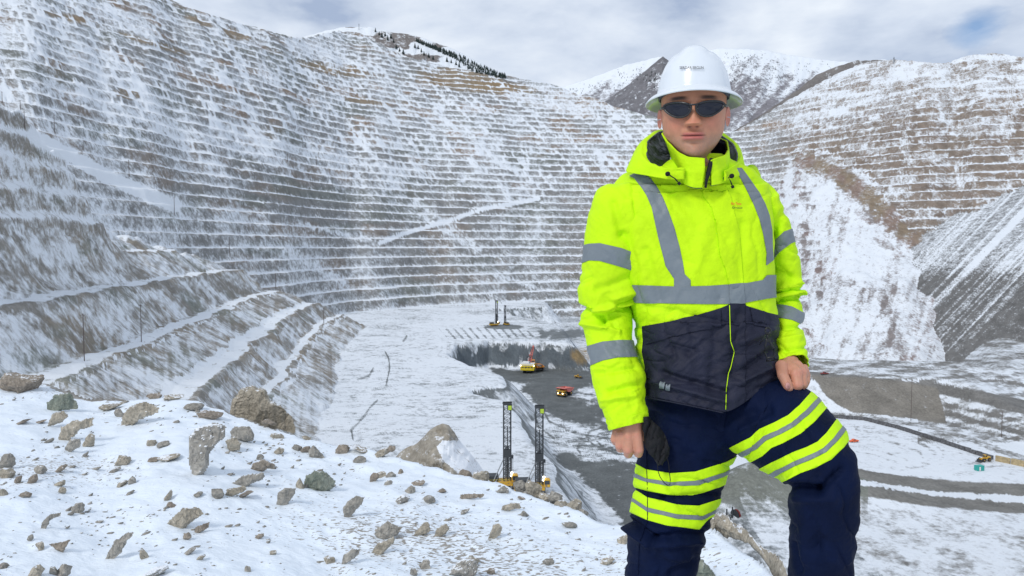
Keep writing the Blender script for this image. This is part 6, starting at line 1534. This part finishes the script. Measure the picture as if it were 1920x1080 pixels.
G2 = [(1150, 918), (1189, 935), (1214, 951), (1269, 964), (1316, 967), (1332, 960), (1370, 940), (1370, 948), (1331, 966), (1316, 975), (1269, 972), (1214, 959), (1189, 942), (1150, 926)]
for lm, gm in ((B1, G1), (B2, G2)):
    a = patch([leg_s], poly_f(lm), .0018, "hi_vis_band", FM['limet'], None, .0015); a.parent = trousers
    b_ = patch([leg_s], poly_f(gm), .0034, "reflective_tape", FM['tape'], None, .001); b_.parent = trousers
def band_poly(c, w0, w1):
    c = np.array(c, float); t = np.gradient(c, axis=0); t /= np.linalg.norm(t, axis=1, keepdims=True); n = np.stack([-t[:, 1], t[:, 0]], -1)
    return [tuple(p) for p in (c + n * w0)] + [tuple(p) for p in (c + n * w1)[::-1]]
TA = [(1340, 880), (1384, 855), (1418, 838), (1436, 822), (1462, 811), (1490, 796), (1514, 775), (1534, 752), (1556, 722)]
TB = [(1420, 905), (1456, 886), (1470, 880), (1494, 868), (1520, 858), (1546, 845), (1566, 825), (1583, 802), (1606, 772)]
for c, w in ((TA, 21), (TB, 21)):
    a = patch([thigh], poly_f(band_poly(c, -w, w)), .0018, "hi_vis_band", FM['limet'], None, .0015); a.parent = trousers
    b_ = patch([thigh], poly_f(band_poly(c, -4.5, 4.5)), .0034, "reflective_tape", FM['tape'], None, .001); b_.parent = trousers
strand(leg_s, [(1212, 800), (1212, 860), (1214, 920), (1214, 975), (1198, 1020), (1196, 1078)], .0011, .0032, "side_seam", FM['navyt'], trousers)
# boots, out of frame but standing on the ground
for nm, (bx, by, d_) in (("boot", (1230, 1500, 2.03)), ("boot", (1525, 1350, 1.87))):
    c = at(bx, by, d_); m = MB(); m.box((c[0], c[1] - .05, c[2] + .03), (.11, .30, .10), bev=.03, taper=.85); m.box((c[0], c[1] - .06, c[2] - .035), (.12, .33, .035), bev=.01); m.bar((c[0], c[1] + .04, c[2]), (c[0], c[1] + .02, c[2] + .16), .062, .058, 14)
    o = m.build(nm, simple("brown_boot_leather", (.12, .07, .04), .6), None, True); under(o)
V, Fc = rock_mesh(.62, .5, .55, 77, sub=4); o = mesh_np("rock", V, Fc, RM['tan'], smooth=False); c = at(1525, 1350, 1.87); o.location = (c[0], c[1], c[2] - .26); tag(o, "rock under the worker's raised foot, below the photo's bottom edge", "rock")
# ---------------------------------------------------------------- head, hands, hard hat, glasses
def attr_mat(name, rough, spec, sss=0.0, bump=0.0006):
    m, nt, N, L, b = new_mat(name); a = N.new('ShaderNodeAttribute'); a.attribute_name = 'skin'
    tc = N.new('ShaderNodeTexCoord'); n = N.new('ShaderNodeTexNoise'); n.inputs['Scale'].default_value = 70; n.inputs['Detail'].default_value = 4; L.new(tc.outputs['Object'], n.inputs['Vector'])
    mr = N.new('ShaderNodeMapRange'); mr.inputs['To Min'].default_value = .80; mr.inputs['To Max'].default_value = 1.18; L.new(n.outputs['Fac'], mr.inputs['Value'])
    s = N.new('ShaderNodeVectorMath'); s.operation = 'SCALE'; L.new(a.outputs['Color'], s.inputs[0]); L.new(mr.outputs['Result'], s.inputs['Scale']); L.new(s.outputs[0], b.inputs['Base Color'])
    b.inputs['Roughness'].default_value = rough; b.inputs['Specular IOR Level'].default_value = spec
    b.inputs['Subsurface Weight'].default_value = sss; b.inputs['Subsurface Radius'].default_value = (1, .35, .2); b.inputs['Subsurface Scale'].default_value = .006
    bp = N.new('ShaderNodeBump'); bp.inputs['Distance'].default_value = bump; bp.inputs['Strength'].default_value = .5; L.new(n.outputs['Fac'], bp.inputs['Height']); L.new(bp.outputs['Normal'], b.inputs['Normal'])
    return m
SKIN = attr_mat("skin", .5, .4, .12)
HD = 1.96; K = HD / F                       # metres per photo pixel at the head
hc = at(1300, 240, HD)
vf = -hc / np.linalg.norm(hc); vr = np.cross(-vf, (0, 0, 1)); vr /= np.linalg.norm(vr); vu = np.cross(vr, -vf)
RH = np.stack([vr, -vf, vu], 1)               # head axes: right, away from the viewer, up; the face looks at the camera
RHM = Matrix([list(map(float, r)) for r in RH])
def head():
    nr, nc = 330, 300
    yy = np.concatenate([np.linspace(118, 300, 270), np.linspace(301, 345, 60)])       # photo rows
    ph = 2 * np.pi * np.arange(nc) / nc                                              # 0 = towards camera
    wid = ip(yy, [(118, 22), (124, 34), (140, 49), (160, 56), (185, 58.5), (205, 58.5), (225, 57.5), (240, 55.5), (250, 54), (262, 48.5), (273, 41.5), (283, 33), (290, 26.5), (296, 24), (300, 34), (306, 44), (345, 48)])
    frt = ip(yy, [(118, 16), (124, 28), (140, 44), (160, 56), (178, 64), (190, 67), (200, 67), (225, 66), (250, 69), (270, 70), (284, 68.5), (292, 62), (297, 50), (301, 38), (310, 32), (345, 34)])
    bck = ip(yy, [(118, 25), (124, 45), (140, 66), (160, 76), (200, 78), (230, 70), (250, 58), (270, 48), (345, 46)])
    sm = lambda a: np.convolve(np.pad(a, 6, 'edge'), np.ones(13) / 13, 'valid')
    wid, frt, bck = sm(wid), sm(frt), sm(bck)
    S, Y = np.meshgrid(ph, yy)
    cs, sn = np.cos(S), np.sin(S)
    jaw = sstep(235, 280, yy)[:, None]
    pw = 2.2 - .2 * jaw
    ex = np.sign(sn) * np.abs(sn) ** (2 / pw); ey = np.sign(cs) * np.abs(cs) ** (2 / pw)
    X = wid[:, None] * ex; Dp = np.where(cs > 0, frt[:, None], bck[:, None]) * ey
    fr = sstep(.0, .35, cs)
    g = lambda x0, y0, sx, sy: np.exp(-((X - x0) / sx) ** 2 - ((Y - y0) / sy) ** 2) * fr
    f = 0
    # nose
    yn = (Y - 194) / 40; nb = np.clip(yn, 0, 1)
    nosew = 6.5 + 6.5 * nb ** 2
    prof = (3 + 16.5 * nb ** 1.25) * sstep(188, 200, Y) * (1 - sstep(231, 240, Y))
    f = f + 1.12 * prof * np.exp(-(np.abs(X) / nosew) ** 2.3) * fr
    f = f + 7.0 * g(-11, 230.5, 5.4, 5.5) + 7.0 * g(11, 230.5, 5.4, 5.5)
    f = f - 3.5 * g(-6.5, 237.5, 3.2, 1.8) - 3.5 * g(6.5, 237.5, 3.2, 1.8)
    f = f - 2.2 * g(-17, 235, 3, 6) - 2.2 * g(17, 235, 3, 6)                     # crease beside the nose
    # brow, sockets, cheeks
    f = f + 3.0 * g(-22, 190, 16, 6) + 3.0 * g(22, 190, 16, 6) - 7 * g(-24, 206, 14, 9) - 7 * g(24, 206, 14, 9)
    f = f + 4.5 * g(-33, 228, 15, 12) + 4.5 * g(33, 228, 15, 12) - 2.0 * g(-36, 254, 9, 12) - 2.0 * g(36, 254, 9, 12)
    f = f - 1.8 * g(-24, 250, 4, 9) - 1.8 * g(24, 250, 4, 9)
    # mouth
    lipc = 252.5 + .0045 * X ** 2 * 0 - 1.2 * np.exp(-(X / 4) ** 2) * 0
    mw = np.clip(1 - (np.abs(X) / 21) ** 2.4, 0, 1)
    f = f + 3.0 * g(0, 249, 20, 9)
    f = f + 4.4 * mw * np.exp(-((Y - 248.8) / 3.4) ** 2) * fr + 5.2 * mw * np.exp(-((Y - 257.8) / 4.2) ** 2) * fr - 3.8 * np.clip(1 - (np.abs(X) / 23) ** 4, 0, 1) * np.exp(-((Y - 253) / 1.15) ** 2) * fr
    f = f - 1.8 * g(0, 242, 2.6, 4) - 3.2 * g(0, 265, 15, 4.0) + 4.5 * g(0, 281, 15, 9) + .8 * g(-19, 255, 4, 4) * -1 + -.8 * g(19, 255, 4, 4)
    f = f + 1.0 * fbm(X / 30, Y / 30, 701, 2)
    Dp = Dp + f
    Z_ = (240 - Y)
    W = np.stack([X, -Dp, Z_], -1) * K
    W = W @ RH.T
    V = W + hc
    skin = np.zeros(V.shape); skin[...] = (0.56, 0.255, 0.15)
    def mixk(mask, col): 
        nonlocal skin
        skin = skin * (1 - mask[..., None]) + np.array(col) * mask[..., None]
    red = np.clip(g(-32, 232, 16, 14) + g(32, 232, 16, 14) + g(0, 232, 9, 9), 0, 1); mixk(red * .55, (0.62, 0.215, 0.14))
    beard = np.clip(sstep(244, 262, Y) * (1 - sstep(296, 304, Y)) * sstep(-.1, .3, cs) + .55 * g(0, 245, 18, 5), 0, 1); stub = .75 + .5 * fbm(X / 1.1, Y / 1.1, 703, 2); mixk(np.clip(beard * .55 * stub, 0, 1), (0.30, 0.21, 0.155))
    lip = np.clip(mw * 1.6, 0, 1) * np.exp(-((Y - 254.0) / (6.8 + 0 * Y)) ** 6) * fr * (np.abs(X) < 21)
    mixk(np.clip(lip, 0, 1) * .9, (0.52, 0.15, 0.13))
    line = np.clip(1 - (np.abs(X) / 23) ** 6, 0, 1) * np.exp(-((Y - 253) / 1.0) ** 2) * fr; mixk(line * .75, (0.13, 0.045, 0.035))
    mixk(np.clip(g(-6.5, 237.8, 3.0, 1.5) + g(6.5, 237.8, 3.0, 1.5), 0, 1) * .9, (0.12, 0.05, 0.04))  # shade inside the nostrils, put into the skin colour
    brow = np.zeros(X.shape)
    for s_ in (-1, 1): brow = np.maximum(brow, np.exp(-((s_ * X - 26) / 15) ** 4) * np.exp(-((Y - (187.5 + .006 * (s_ * X - 22) ** 2)) / 3.6) ** 4) * fr)
    mixk(brow * .95, (0.035, 0.022, 0.018))
    hair = (1 - sstep(.0, .25, cs)) * (1 - sstep(215, 238, Y)) ; mixk(np.clip(hair, 0, 1) * .9 * (np.abs(X) < 70), (0.035, 0.027, 0.022))
    return V, skin, grid_faces(nr, nc, True)
hV, hS, hF = head()
def ear(s_):
    n, m_ = 40, 26; V = []
    for i in range(n):
        t = 2 * np.pi * i / n
        for j in range(m_):
            q = j / (m_ - 1); r = q
            x = 13 * math.cos(t) * r; z = 18.5 * math.sin(t) * r * (1 if math.sin(t) > 0 else .95)
            h = 3.6 * math.exp(-((q - .88) / .14) ** 2) - 3.0 * math.exp(-(q / .5) ** 2) + 2.0 * math.exp(-((q - .55) / .12) ** 2) * (1 if math.cos(t) * 1 > -.2 else .2)
            V.append((s_ * (59 + h + 1.8 * (1 - q)) + s_ * .30 * x, -2 + x * 1.0, 24 + z - 6))
    V = (np.array(V) * K) @ RH.T + hc
    return V, grid_faces(n, m_, False)
# hands: chains of blobs merged by a voxel remesh
def capsule_chain(chains, voxel, smooth=2):
    bm = bmesh.new()
    for pts in chains:
        for i, (p, r) in enumerate(pts):
            k = 1 if i == len(pts) - 1 else 7
            for j in range(k):
                t = j / k
                if i < len(pts) - 1: q, r2 = pts[i + 1]
                else: q, r2 = p, r
                c = np.array(p) * (1 - t) + np.array(q) * t; rr = r * (1 - t) + r2 * t
                bmesh.ops.create_icosphere(bm, subdivisions=2, radius=rr, matrix=Matrix.Translation(tuple(c)))
    me = bpy.data.meshes.new("tmp"); bm.to_mesh(me); bm.free(); o = bpy.data.objects.new("tmp", me); sc.collection.objects.link(o)
    md = o.modifiers.new("r", 'REMESH'); md.mode = 'VOXEL'; md.voxel_size = voxel
    ms = o.modifiers.new("s", 'SMOOTH'); ms.iterations = smooth; ms.factor = .5
    dg = bpy.context.evaluated_depsgraph_get(); ev = o.evaluated_get(dg).to_mesh()
    V = np.zeros(len(ev.vertices) * 3); ev.vertices.foreach_get('co', V); V = V.reshape(-1, 3); Fq = [tuple(p.vertices) for p in ev.polygons]
    bpy.data.objects.remove(o); bpy.data.meshes.remove(me)
    return V, Fq
def A(px, py, d): return tuple(at(px, py, d))
# hand hanging at the viewer's left, back of the hand outwards, fingers curled under
handL = [
 [(A(1180, 770, 1.905), .026), (A(1179, 792, 1.90), .026)],
 [(A(1168, 790, 1.905), .018), (A(1164, 818, 1.90), .017)], [(A(1180, 790, 1.895), .020), (A(1178, 820, 1.885), .018)], [(A(1192, 790, 1.89), .018), (A(1193, 818, 1.88), .016)],
 [(A(1194, 816, 1.878), .0150), (A(1198, 842, 1.876), .0134), (A(1197, 850, 1.895), .0122), (A(1192, 838, 1.918), .0115)],
 [(A(1178, 818, 1.882), .0152), (A(1178, 843, 1.878), .0138), (A(1178, 851, 1.897), .0125), (A(1178, 840, 1.922), .0115)],
 [(A(1165, 814, 1.892), .0142), (A(1162, 836, 1.89), .0125), (A(1163, 841, 1.91), .0118), (A(1168, 832, 1.93), .011)],
 [(A(1157, 808, 1.905), .0125), (A(1152, 824, 1.905), .0108), (A(1154, 829, 1.92), .010), (A(1160, 822, 1.935), .0098)],
 [(A(1200, 786, 1.905), .013), (A(1207, 802, 1.91), .0115), (A(1207, 820, 1.918), .0105)],
]
# hand resting on the thigh at the viewer's right: loose fist, thumb forward
handR = [
 [(A(1482, 680, 1.915), .023), (A(1482, 690, 1.90), .026)],
 [(A(1478, 688, 1.895), .021), (A(1492, 700, 1.868), .020)], [(A(1492, 688, 1.895), .020), (A(1501, 700, 1.875), .018)],
 [(A(1492, 700, 1.862), .0155), (A(1496, 722, 1.848), .0140), (A(1488, 729, 1.856), .0125), (A(1482, 722, 1.875), .0115)],
 [(A(1501, 699, 1.872), .0145), (A(1505, 720, 1.860), .0128), (A(1500, 727, 1.868), .0118), (A(1492, 722, 1.885), .011)],
 [(A(1507, 696, 1.885), .0125), (A(1511, 714, 1.876), .0112), (A(1508, 722, 1.884), .0105), (A(1500, 720, 1.90), .010)],
 [(A(1508, 690, 1.90), .0108), (A(1513, 704, 1.894), .0095), (A(1512, 712, 1.90), .009), (A(1506, 712, 1.915), .0088)],
 [(A(1466, 686, 1.885), .0165), (A(1468, 704, 1.858), .0140), (A(1477, 722, 1.842), .0128), (A(1479, 727, 1.840), .0115)],
]
vL, fL = capsule_chain(handL, .0019, 3); vR, fR = capsule_chain(handR, .0019, 3)
# hidden part of the body: neck base, trunk, arms and legs inside the clothes, one continuous surface
core = [
 [(A(1305, 318, 2.0), .062), (A(1305, 350, 2.03), .075), (A(1305, 420, 2.04), .13), (A(1312, 520, 2.04), .125), (A(1318, 620, 2.03), .125), (A(1315, 690, 2.03), .115)],
 [(A(1250, 372, 2.04), .08), (A(1165, 395, 2.04), .062), (A(1148, 480, 2.04), .048), (A(1140, 590, 2.05), .038), (A(1155, 700, 1.97), .032), (A(1178, 775, 1.905), .025)],
 [(A(1370, 372, 2.05), .075), (A(1425, 400, 2.07), .05), (A(1455, 480, 2.09), .034), (A(1466, 585, 2.09), .028), (A(1474, 640, 2.0), .024), (A(1481, 678, 1.93), .022)],
 [(A(1300, 740, 2.03), .085), (A(1290, 820, 2.02), .08), (A(1262, 960, 1.99), .075), (A(1245, 1080, 2.0), .065), (A(1228, 1400, 2.04), .05)],
 [(A(1350, 760, 2.0), .07), (A(1440, 800, 1.92), .085), (A(1535, 860, 1.78), .07), (A(1540, 960, 1.76), .062), (A(1528, 1280, 1.88), .045)],
]
vC, fC = capsule_chain(core, .011, 4)
eL, eF = ear(-1); eR, eF2 = ear(1)
def join_body():
    VV = [hV.reshape(-1, 3), eL, eR, vL, vR, vC]; base = np.cumsum([0] + [len(v) for v in VV])
    FF = [tuple(f) for f in hF.tolist()]
    FF += [tuple(i + base[1] for i in f) for f in eF.tolist()] + [tuple(i + base[2] for i in f) for f in eF2.tolist()]
    for b0, fs in ((base[3], fL), (base[4], fR), (base[5], fC)): FF += [tuple(i + b0 for i in f) for f in fs]
    V = np.concatenate(VV); S = np.zeros(V.shape); S[...] = (0.57, 0.27, 0.175)
    S[:len(hV.reshape(-1, 3))] = hS.reshape(-1, 3)
    P = to_px(V[:, 0], V[:, 1], V[:, 2])
    for b0, b1, ks in ((base[3], base[4], [(1194, 816), (1178, 818), (1165, 814), (1157, 808), (1198, 845), (1178, 846), (1162, 838)]), (base[4], base[5], [(1492, 700), (1501, 699), (1507, 696), (1495, 722), (1504, 720), (1478, 724)])):
        q = np.zeros(b1 - b0)
        for kx, ky in ks: q = np.maximum(q, np.exp(-((P[0][b0:b1] - kx) ** 2 + (P[1][b0:b1] - ky) ** 2) / 30))
        S[b0:b1] = S[b0:b1] * (1 - .4 * q[:, None]) + np.array((.62, .23, .18)) * .4 * q[:, None]
    S[base[1]:base[3]] = (0.62, 0.25, 0.18)
    o = mesh_np("body", V, FF, SKIN, attrs={'skin': S}); return under(o)
body = join_body()
# thumb nail
m = MB(); c = np.array(A(1477.5, 724, 1.826)); m.lathe([(0, .0), (.0052, -.0004), (.0064, -.0022)], (0, 0, 0), 14, 'Y', 1, 1)
V = np.array(m.v) * np.array((1, -1, 1.45)) ; m2 = MB(); m2.add(V + c, m.f); o = m2.build("thumbnail", simple("fingernail", (.62, .30, .26), .3), None, True); o.parent = body; 
# ---- hard hat
hat = empty("hard_hat", tuple(hc + RH @ (np.array((0, 8, 63.5)) * K))); under(hat)
HM = simple("white_helmet_shell", (0.74, 0.78, 0.82), .22, var=.02, spec=.55, coat=.3); HMi = simple("helmet_underside", (0.72, 0.76, 0.70), .45, var=.02)  # underside greener than the shell: the jacket's bounced light put into its colour
HT = math.radians(8.0); RT = RH @ np.array(((1, 0, 0), (0, math.cos(HT), math.sin(HT)), (0, -math.sin(HT), math.cos(HT))))
def to_head(V): return V @ RT.T
def hat_shell(off=0.0):
    nr, nc = 90, 240; ph = 2 * np.pi * np.arange(nc) / nc
    prof = [(0.0, 79), (12, 78.5), (24, 76), (36, 70), (46, 60.5), (54, 48), (60, 33.5), (64, 18.5), (66.5, 6), (67.5, 0), (69.5, -3), (75, -7.5), (82, -13), (88, -20), (89.5, -22.5)]
    k = np.linspace(0, len(prof) - 1, nr); r = np.interp(k, range(len(prof)), [p[0] for p in prof]); h = np.interp(k, range(len(prof)), [p[1] for p in prof])
    for _ in range(3): r[1:-1] = .25 * r[:-2] + .5 * r[1:-1] + .25 * r[2:]; h[1:-1] = .25 * h[:-2] + .5 * h[1:-1] + .25 * h[2:]
    S, R_ = np.meshgrid(ph, r); _, Hh = np.meshgrid(ph, h)
    brim = sstep(67, 90, R_)
    X = R_ * np.sin(S); Y = -R_ * np.cos(S) * (1.17 - .05 * brim)
    # brim: droops at the sides and back, short and lifted at the front
    fr = np.cos(S)
    Hh = Hh + brim * (2.0 + 9.0 * np.clip(fr, 0, 1) ** 1.5 - 3.0 * np.clip(-fr, 0, 1)) 
    Y = Y + brim * np.clip(fr, 0, 1) * 4
    # crown ridge: raised flat band from front to back with soft shoulders
    ridge = np.exp(-(np.abs(X) / 21) ** 4) * sstep(35, 75, Hh) * (R_ < 66)
    Hh = Hh + 5.5 * ridge * sstep(0, 30, 66 - R_)
    dent = np.exp(-((np.abs(X) - 27) / 5) ** 2) * sstep(55, 72, Hh) * (R_ < 60); Hh = Hh - 1.6 * dent
    V = np.stack([X, Y, Hh + off], -1) * K * .985
    return to_head(V)
hv = hat_shell(); hf = grid_faces(90, 240, True)
shell = mesh_np("shell", hv.reshape(-1, 3), hf, HM, hat); md = shell.modifiers.new("thickness", 'SOLIDIFY'); md.thickness = .0028; md.offset = 1 
iv = hat_shell(-1.6)[38:]; o = mesh_np("brim_underside", (iv * np.array((.992, .992, 1))).reshape(-1, 3), grid_faces(iv.shape[0], 240, True), HMi, hat)
m = MB(); nc = 80
band = []
for zz, rr in ((4, 65.5), (-12, 64.0), (-13, 61), (2, 61)):
    band.append([((rr * math.sin(t)) * K, -(rr * 1.15 * math.cos(t)) * K, (zz + 5.0 * max(0, math.cos(t)) ** 2) * K) for t in np.linspace(0, 2 * np.pi, nc, endpoint=False)])
Vb = to_head(np.array(band + band[:1])); o = mesh_np("sweatband", Vb.reshape(-1, 3), grid_faces(5, nc, True), simple("sweatband_cloth", (.07, .075, .095), .8), hat)
m = MB()
for s_ in (-1, 1): m.box((s_ * 58.0 * K, -6 * K, -18 * K), (2.2 * K, 9 * K, 26 * K), bev=.001)
m.v = [tuple(p) for p in to_head(np.array(m.v))]
m.build("chin_strap_tab", simple("grey_strap", (.16, .16, .15), .7), hat)
# text and marks laid onto the helmet and the jacket
def text_on(txt, px, py, width_px, mat, name, parent, surf_V, surf_F, off, loc=(0, 0, 0), size_ratio=1.0, rot=0.0, extrude=.0):
    cu = bpy.data.curves.new("t", 'FONT'); cu.body = txt; cu.align_x = 'CENTER'; cu.align_y = 'CENTER'; cu.size = 1; cu.resolution_u = 3; cu.offset = extrude
    to = bpy.data.objects.new("t", cu); sc.collection.objects.link(to); dg = bpy.context.evaluated_depsgraph_get(); me = to.evaluated_get(dg).to_mesh()
    V = np.zeros(len(me.vertices) * 3); me.vertices.foreach_get('co', V); V = V.reshape(-1, 3); Fc = [tuple(p.vertices) for p in me.polygons]
    bpy.data.objects.remove(to); bpy.data.curves.remove(cu)
    w = V[:, 0].max() - V[:, 0].min(); s = width_px / w
    ca, sa = math.cos(rot), math.sin(rot); X = V[:, 0] * s; Y = V[:, 1] * s * size_ratio
    PX = px + X * ca - Y * sa; PY = py - (X * sa + Y * ca)
    b = BVHTree.FromPolygons([tuple(v) for v in surf_V.reshape(-1, 3).tolist()], [tuple(f) for f in surf_F.tolist()]); out_ = []
    for a, c in zip(PX, PY):
        d = Vector(at(a, c, 1.0)).normalized(); h = b.ray_cast(Vector((0, 0, 0)), d)
        q = np.array(h[0]) if h[0] is not None else at(a, c, HD); out_.append(q - np.array(d) * off)
    out_ = np.array(out_) - np.array(loc)
    o = mesh_np(name, out_, Fc, mat, parent, smooth=False); return o
INK = simple("black_ink", (.02, .02, .02), .5); RED = simple("red_sticker", (.60, .05, .06), .5); REDT = simple("red_embroidery", (.75, .10, .01), .7); DKT = simple("dark_embroidery", (.04, .07, .01), .7)
hl_ = np.array(hat.location); text_on("SERDAR ERGUN", 1297, 127, 45, INK, "name_lettering", hat, hv.reshape(-1, 3) + hl_, hf, .0062, hl_, 1.15, math.radians(0), .006)
text_on("Rio Tinto", 1380.5, 382, 19, REDT, "chest_lettering", None, torso.V, torso.F, .0075, (0, 0, 0), 1.35, math.radians(-3), .02).parent = jacket
text_on("Kennecott", 1382.5, 389.5, 19, DKT, "chest_lettering", None, torso.V, torso.F, .0075, (0, 0, 0), 1.3, math.radians(-3), .015).parent = jacket
def sticker(poly, mat, name):
    V = []; b = BVHTree.FromPolygons([tuple(v) for v in (hv.reshape(-1, 3) + hl_).tolist()], [tuple(f) for f in hf.tolist()])
    for a, c in poly:
        d = Vector(at(a, c, 1.0)).normalized(); h = b.ray_cast(Vector((0, 0, 0)), d)
        if h[0] is None: return
        V.append(np.array(h[0]) - np.array(d) * .004 - hl_)
    mesh_np(name, np.array(V), [tuple(range(len(V)))], mat, hat, smooth=False)
sticker([(1359.5, 129), (1362, 128), (1364, 133), (1365, 139.5), (1362.5, 140), (1361, 135)], RED, "red_sticker")
sticker([(1238.5, 141), (1239.5, 134), (1242, 127), (1244.5, 123), (1243, 129), (1240.5, 136)], RED, "red_sticker")
# ---- sunglasses
gl = empty("sunglasses", tuple(at(1300, 205, HD - .095))); under(gl); g0 = np.array(gl.location)
GM = simple("black_glasses_frame", (.012, .012, .014), .25, spec=.6); LM = simple("dark_lens", (.006, .008, .018), .06, spec=.45, var=.02)
def wrap(px, py, extra=0.0):
    x = (px - 1301) * .955; ang = x / 62.0
    dep = 79 * math.cos(min(1.45, abs(ang)) * .90) + 1.5 + extra
    return hc + RH @ (np.array((x, -dep, (240 - py) * .955)) * K) - g0
def lens(poly_c, name, s_):
    n = 60; pts = np.array(poly_c, float); k = np.linspace(0, len(pts), n, endpoint=False); q = np.concatenate([pts, pts[:1]]); X = np.interp(k, range(len(q)), q[:, 0]); Y = np.interp(k, range(len(q)), q[:, 1])
    for _ in range(3): X = .25 * np.roll(X, 1) + .5 * X + .25 * np.roll(X, -1); Y = .25 * np.roll(Y, 1) + .5 * Y + .25 * np.roll(Y, -1)
    cx, cy = X.mean(), Y.mean(); V = []; m_ = 12
    for j in range(m_):
        t = 1 - j / m_
        for i in range(n): V.append(wrap(cx + (X[i] - cx) * t, cy + (Y[i] - cy) * t, 2.2 * (1 - t * t)))
    V.append(wrap(cx, cy, 2.2)); Fc = []
    for j in range(m_ - 1): Fc += [(j * n + i, j * n + (i + 1) % n, (j + 1) * n + (i + 1) % n, (j + 1) * n + i) for i in range(n)]
    Fc += [((m_ - 1) * n + i, (m_ - 1) * n + (i + 1) % n, m_ * n) for i in range(n)]
    mesh_np("lens", np.array(V), Fc, LM, gl)
    m = MB(); m.tube([wrap(X[i], Y[i], .6) for i in range(n)], .0028, 8, closed=True); return m
LPX = [(1246, 199), (1251, 195), (1262, 193), (1274, 193), (1288, 195), (1297, 200), (1296, 208), (1291, 216), (1281, 220), (1268, 219), (1257, 213), (1249, 206)]
RPX = [(1356, 199), (1351, 195), (1340, 193), (1328, 193), (1314, 195), (1305, 200), (1306, 208), (1311, 216), (1321, 220), (1334, 219), (1345, 213), (1353, 206)]
fm = lens(LPX, "lens", -1); f2 = lens(RPX, "lens", 1); fm.add(f2.v, f2.f)
fm.tube([wrap(1291, 197, 1.5), wrap(1297, 198, 3), wrap(1301, 198.5, 3.5), wrap(1305, 198, 3), wrap(1311, 197, 1.5)], .0024, 8); fm.tube([wrap(1292, 203, 0), wrap(1296, 210, 0)], .002, 6); fm.tube([wrap(1310, 203, 0), wrap(1306, 210, 0)], .002, 6)
fm.build("frame", GM, gl, True)
for s_, ex in ((-1, 1246), (1, 1357)):
    a = wrap(ex + (-3 if s_ > 0 else 3), 200, .4); m = MB(); e = hc + RH @ (np.array((s_ * 59.5, -2, 35)) * K) - g0
    m.tube([a, (a + e) / 2 + np.array((s_ * .002, 0, .0005)), e, e + RH @ np.array((0, .03, -.004))], [.0045, .0034, .0026, .0024], 8); m.build("temple_arm", GM, gl, True)
# ---- things the person carries
def glove_clip():
    root = empty("glove_clip", tuple(at(1440, 625, 1.80))); o0 = np.array(root.location); Q = lambda a, b, d=1.80: tuple(np.array(at(a, b, d)) - o0)
    BM = simple("black_wire", (.01, .01, .01), .35)
    m = MB(); m.tube([Q(1440 + 5 * math.cos(t), 620 + 5.5 * math.sin(t)) for t in np.linspace(0, 2 * math.pi, 22, endpoint=False)], .0022, 6, closed=True); m.build("ring", BM, root, True)
    m = MB(); m.tube([Q(1438, 624), Q(1430, 636), Q(1424, 647, 1.83)], .0009, 6); m.tube([Q(1440, 626), Q(1439, 636)], .0012, 6); m.build("cord", BM, root, True)
    m = MB(); m.tube([Q(1437, 636), Q(1443, 636), Q(1444, 642), Q(1450, 652), Q(1452, 664), Q(1448, 671), Q(1438, 671), Q(1434, 660), Q(1435, 648), Q(1437, 641)], .0022, 6, closed=True); m.build("clip_frame", BM, root, True)
    m = MB(); m.tube([Q(1438, 671), Q(1437, 677), Q(1454, 675), Q(1450, 669)], .002, 6, closed=True); m.bar(Q(1441, 669), Q(1440, 678), .0012); m.build("jaw", BM, root, True)
    m = MB(); m.box(Q(1440, 638), (.009, .004, .008), bev=.001); m.build("swivel", BM, root, True)
    tag(root, "black wire glove clip hanging from the jacket pocket beside the worker's raised-leg hand", "glove clip")
glove_clip()
def mask_():
    root = empty("cloth_mask", tuple(at(1225, 815, 1.87))); o0 = np.array(root.location)
    rows = [(782, 1206, 1214), (792, 1206, 1224), (802, 1206, 1236), (815, 1207, 1246), (828, 1208, 1252), (840, 1212, 1254), (850, 1218, 1254), (858, 1226, 1250), (866, 1232, 1243), (872, 1236, 1240)]
    V = []; nr, nc = 60, 44
    yy = np.linspace(782, 872, nr)
    for y in yy:
        l = np.interp(y, [r[0] for r in rows], [r[1] for r in rows]); r_ = np.interp(y, [r[0] for r in rows], [r[2] for r in rows])
        for j in range(nc):
            t = j / (nc - 1); x = l + (r_ - l) * t
            d_ = 1.868 - .010 * math.sin(t * math.pi) + .012 * float(fbm(np.array(x / 9 + y / 30), np.array(y / 22), 801, 3)); V.append(np.array(at(x, y, d_)) - o0)
    o = mesh_np("cloth", np.array(V), grid_faces(nr, nc), FM['black'], root); o.modifiers.new("thickness", 'SOLIDIFY').thickness = .003
    Q = lambda a, b, d=1.855: tuple(np.array(at(a, b, d)) - o0)
    m = MB(); m.tube([Q(1232, 862), Q(1233, 872), Q(1234, 884), Q(1238, 895), Q(1246, 906), Q(1252, 910), Q(1256, 909), Q(1257, 900), Q(1255, 885), Q(1254, 870), Q(1250, 856)], .0011, 6); m.build("ear_loop", FM['black'], root, True)
    tag(root, "crumpled black cloth mask with a thin hanging loop, held in the lowered hand", "mask")
mask_()
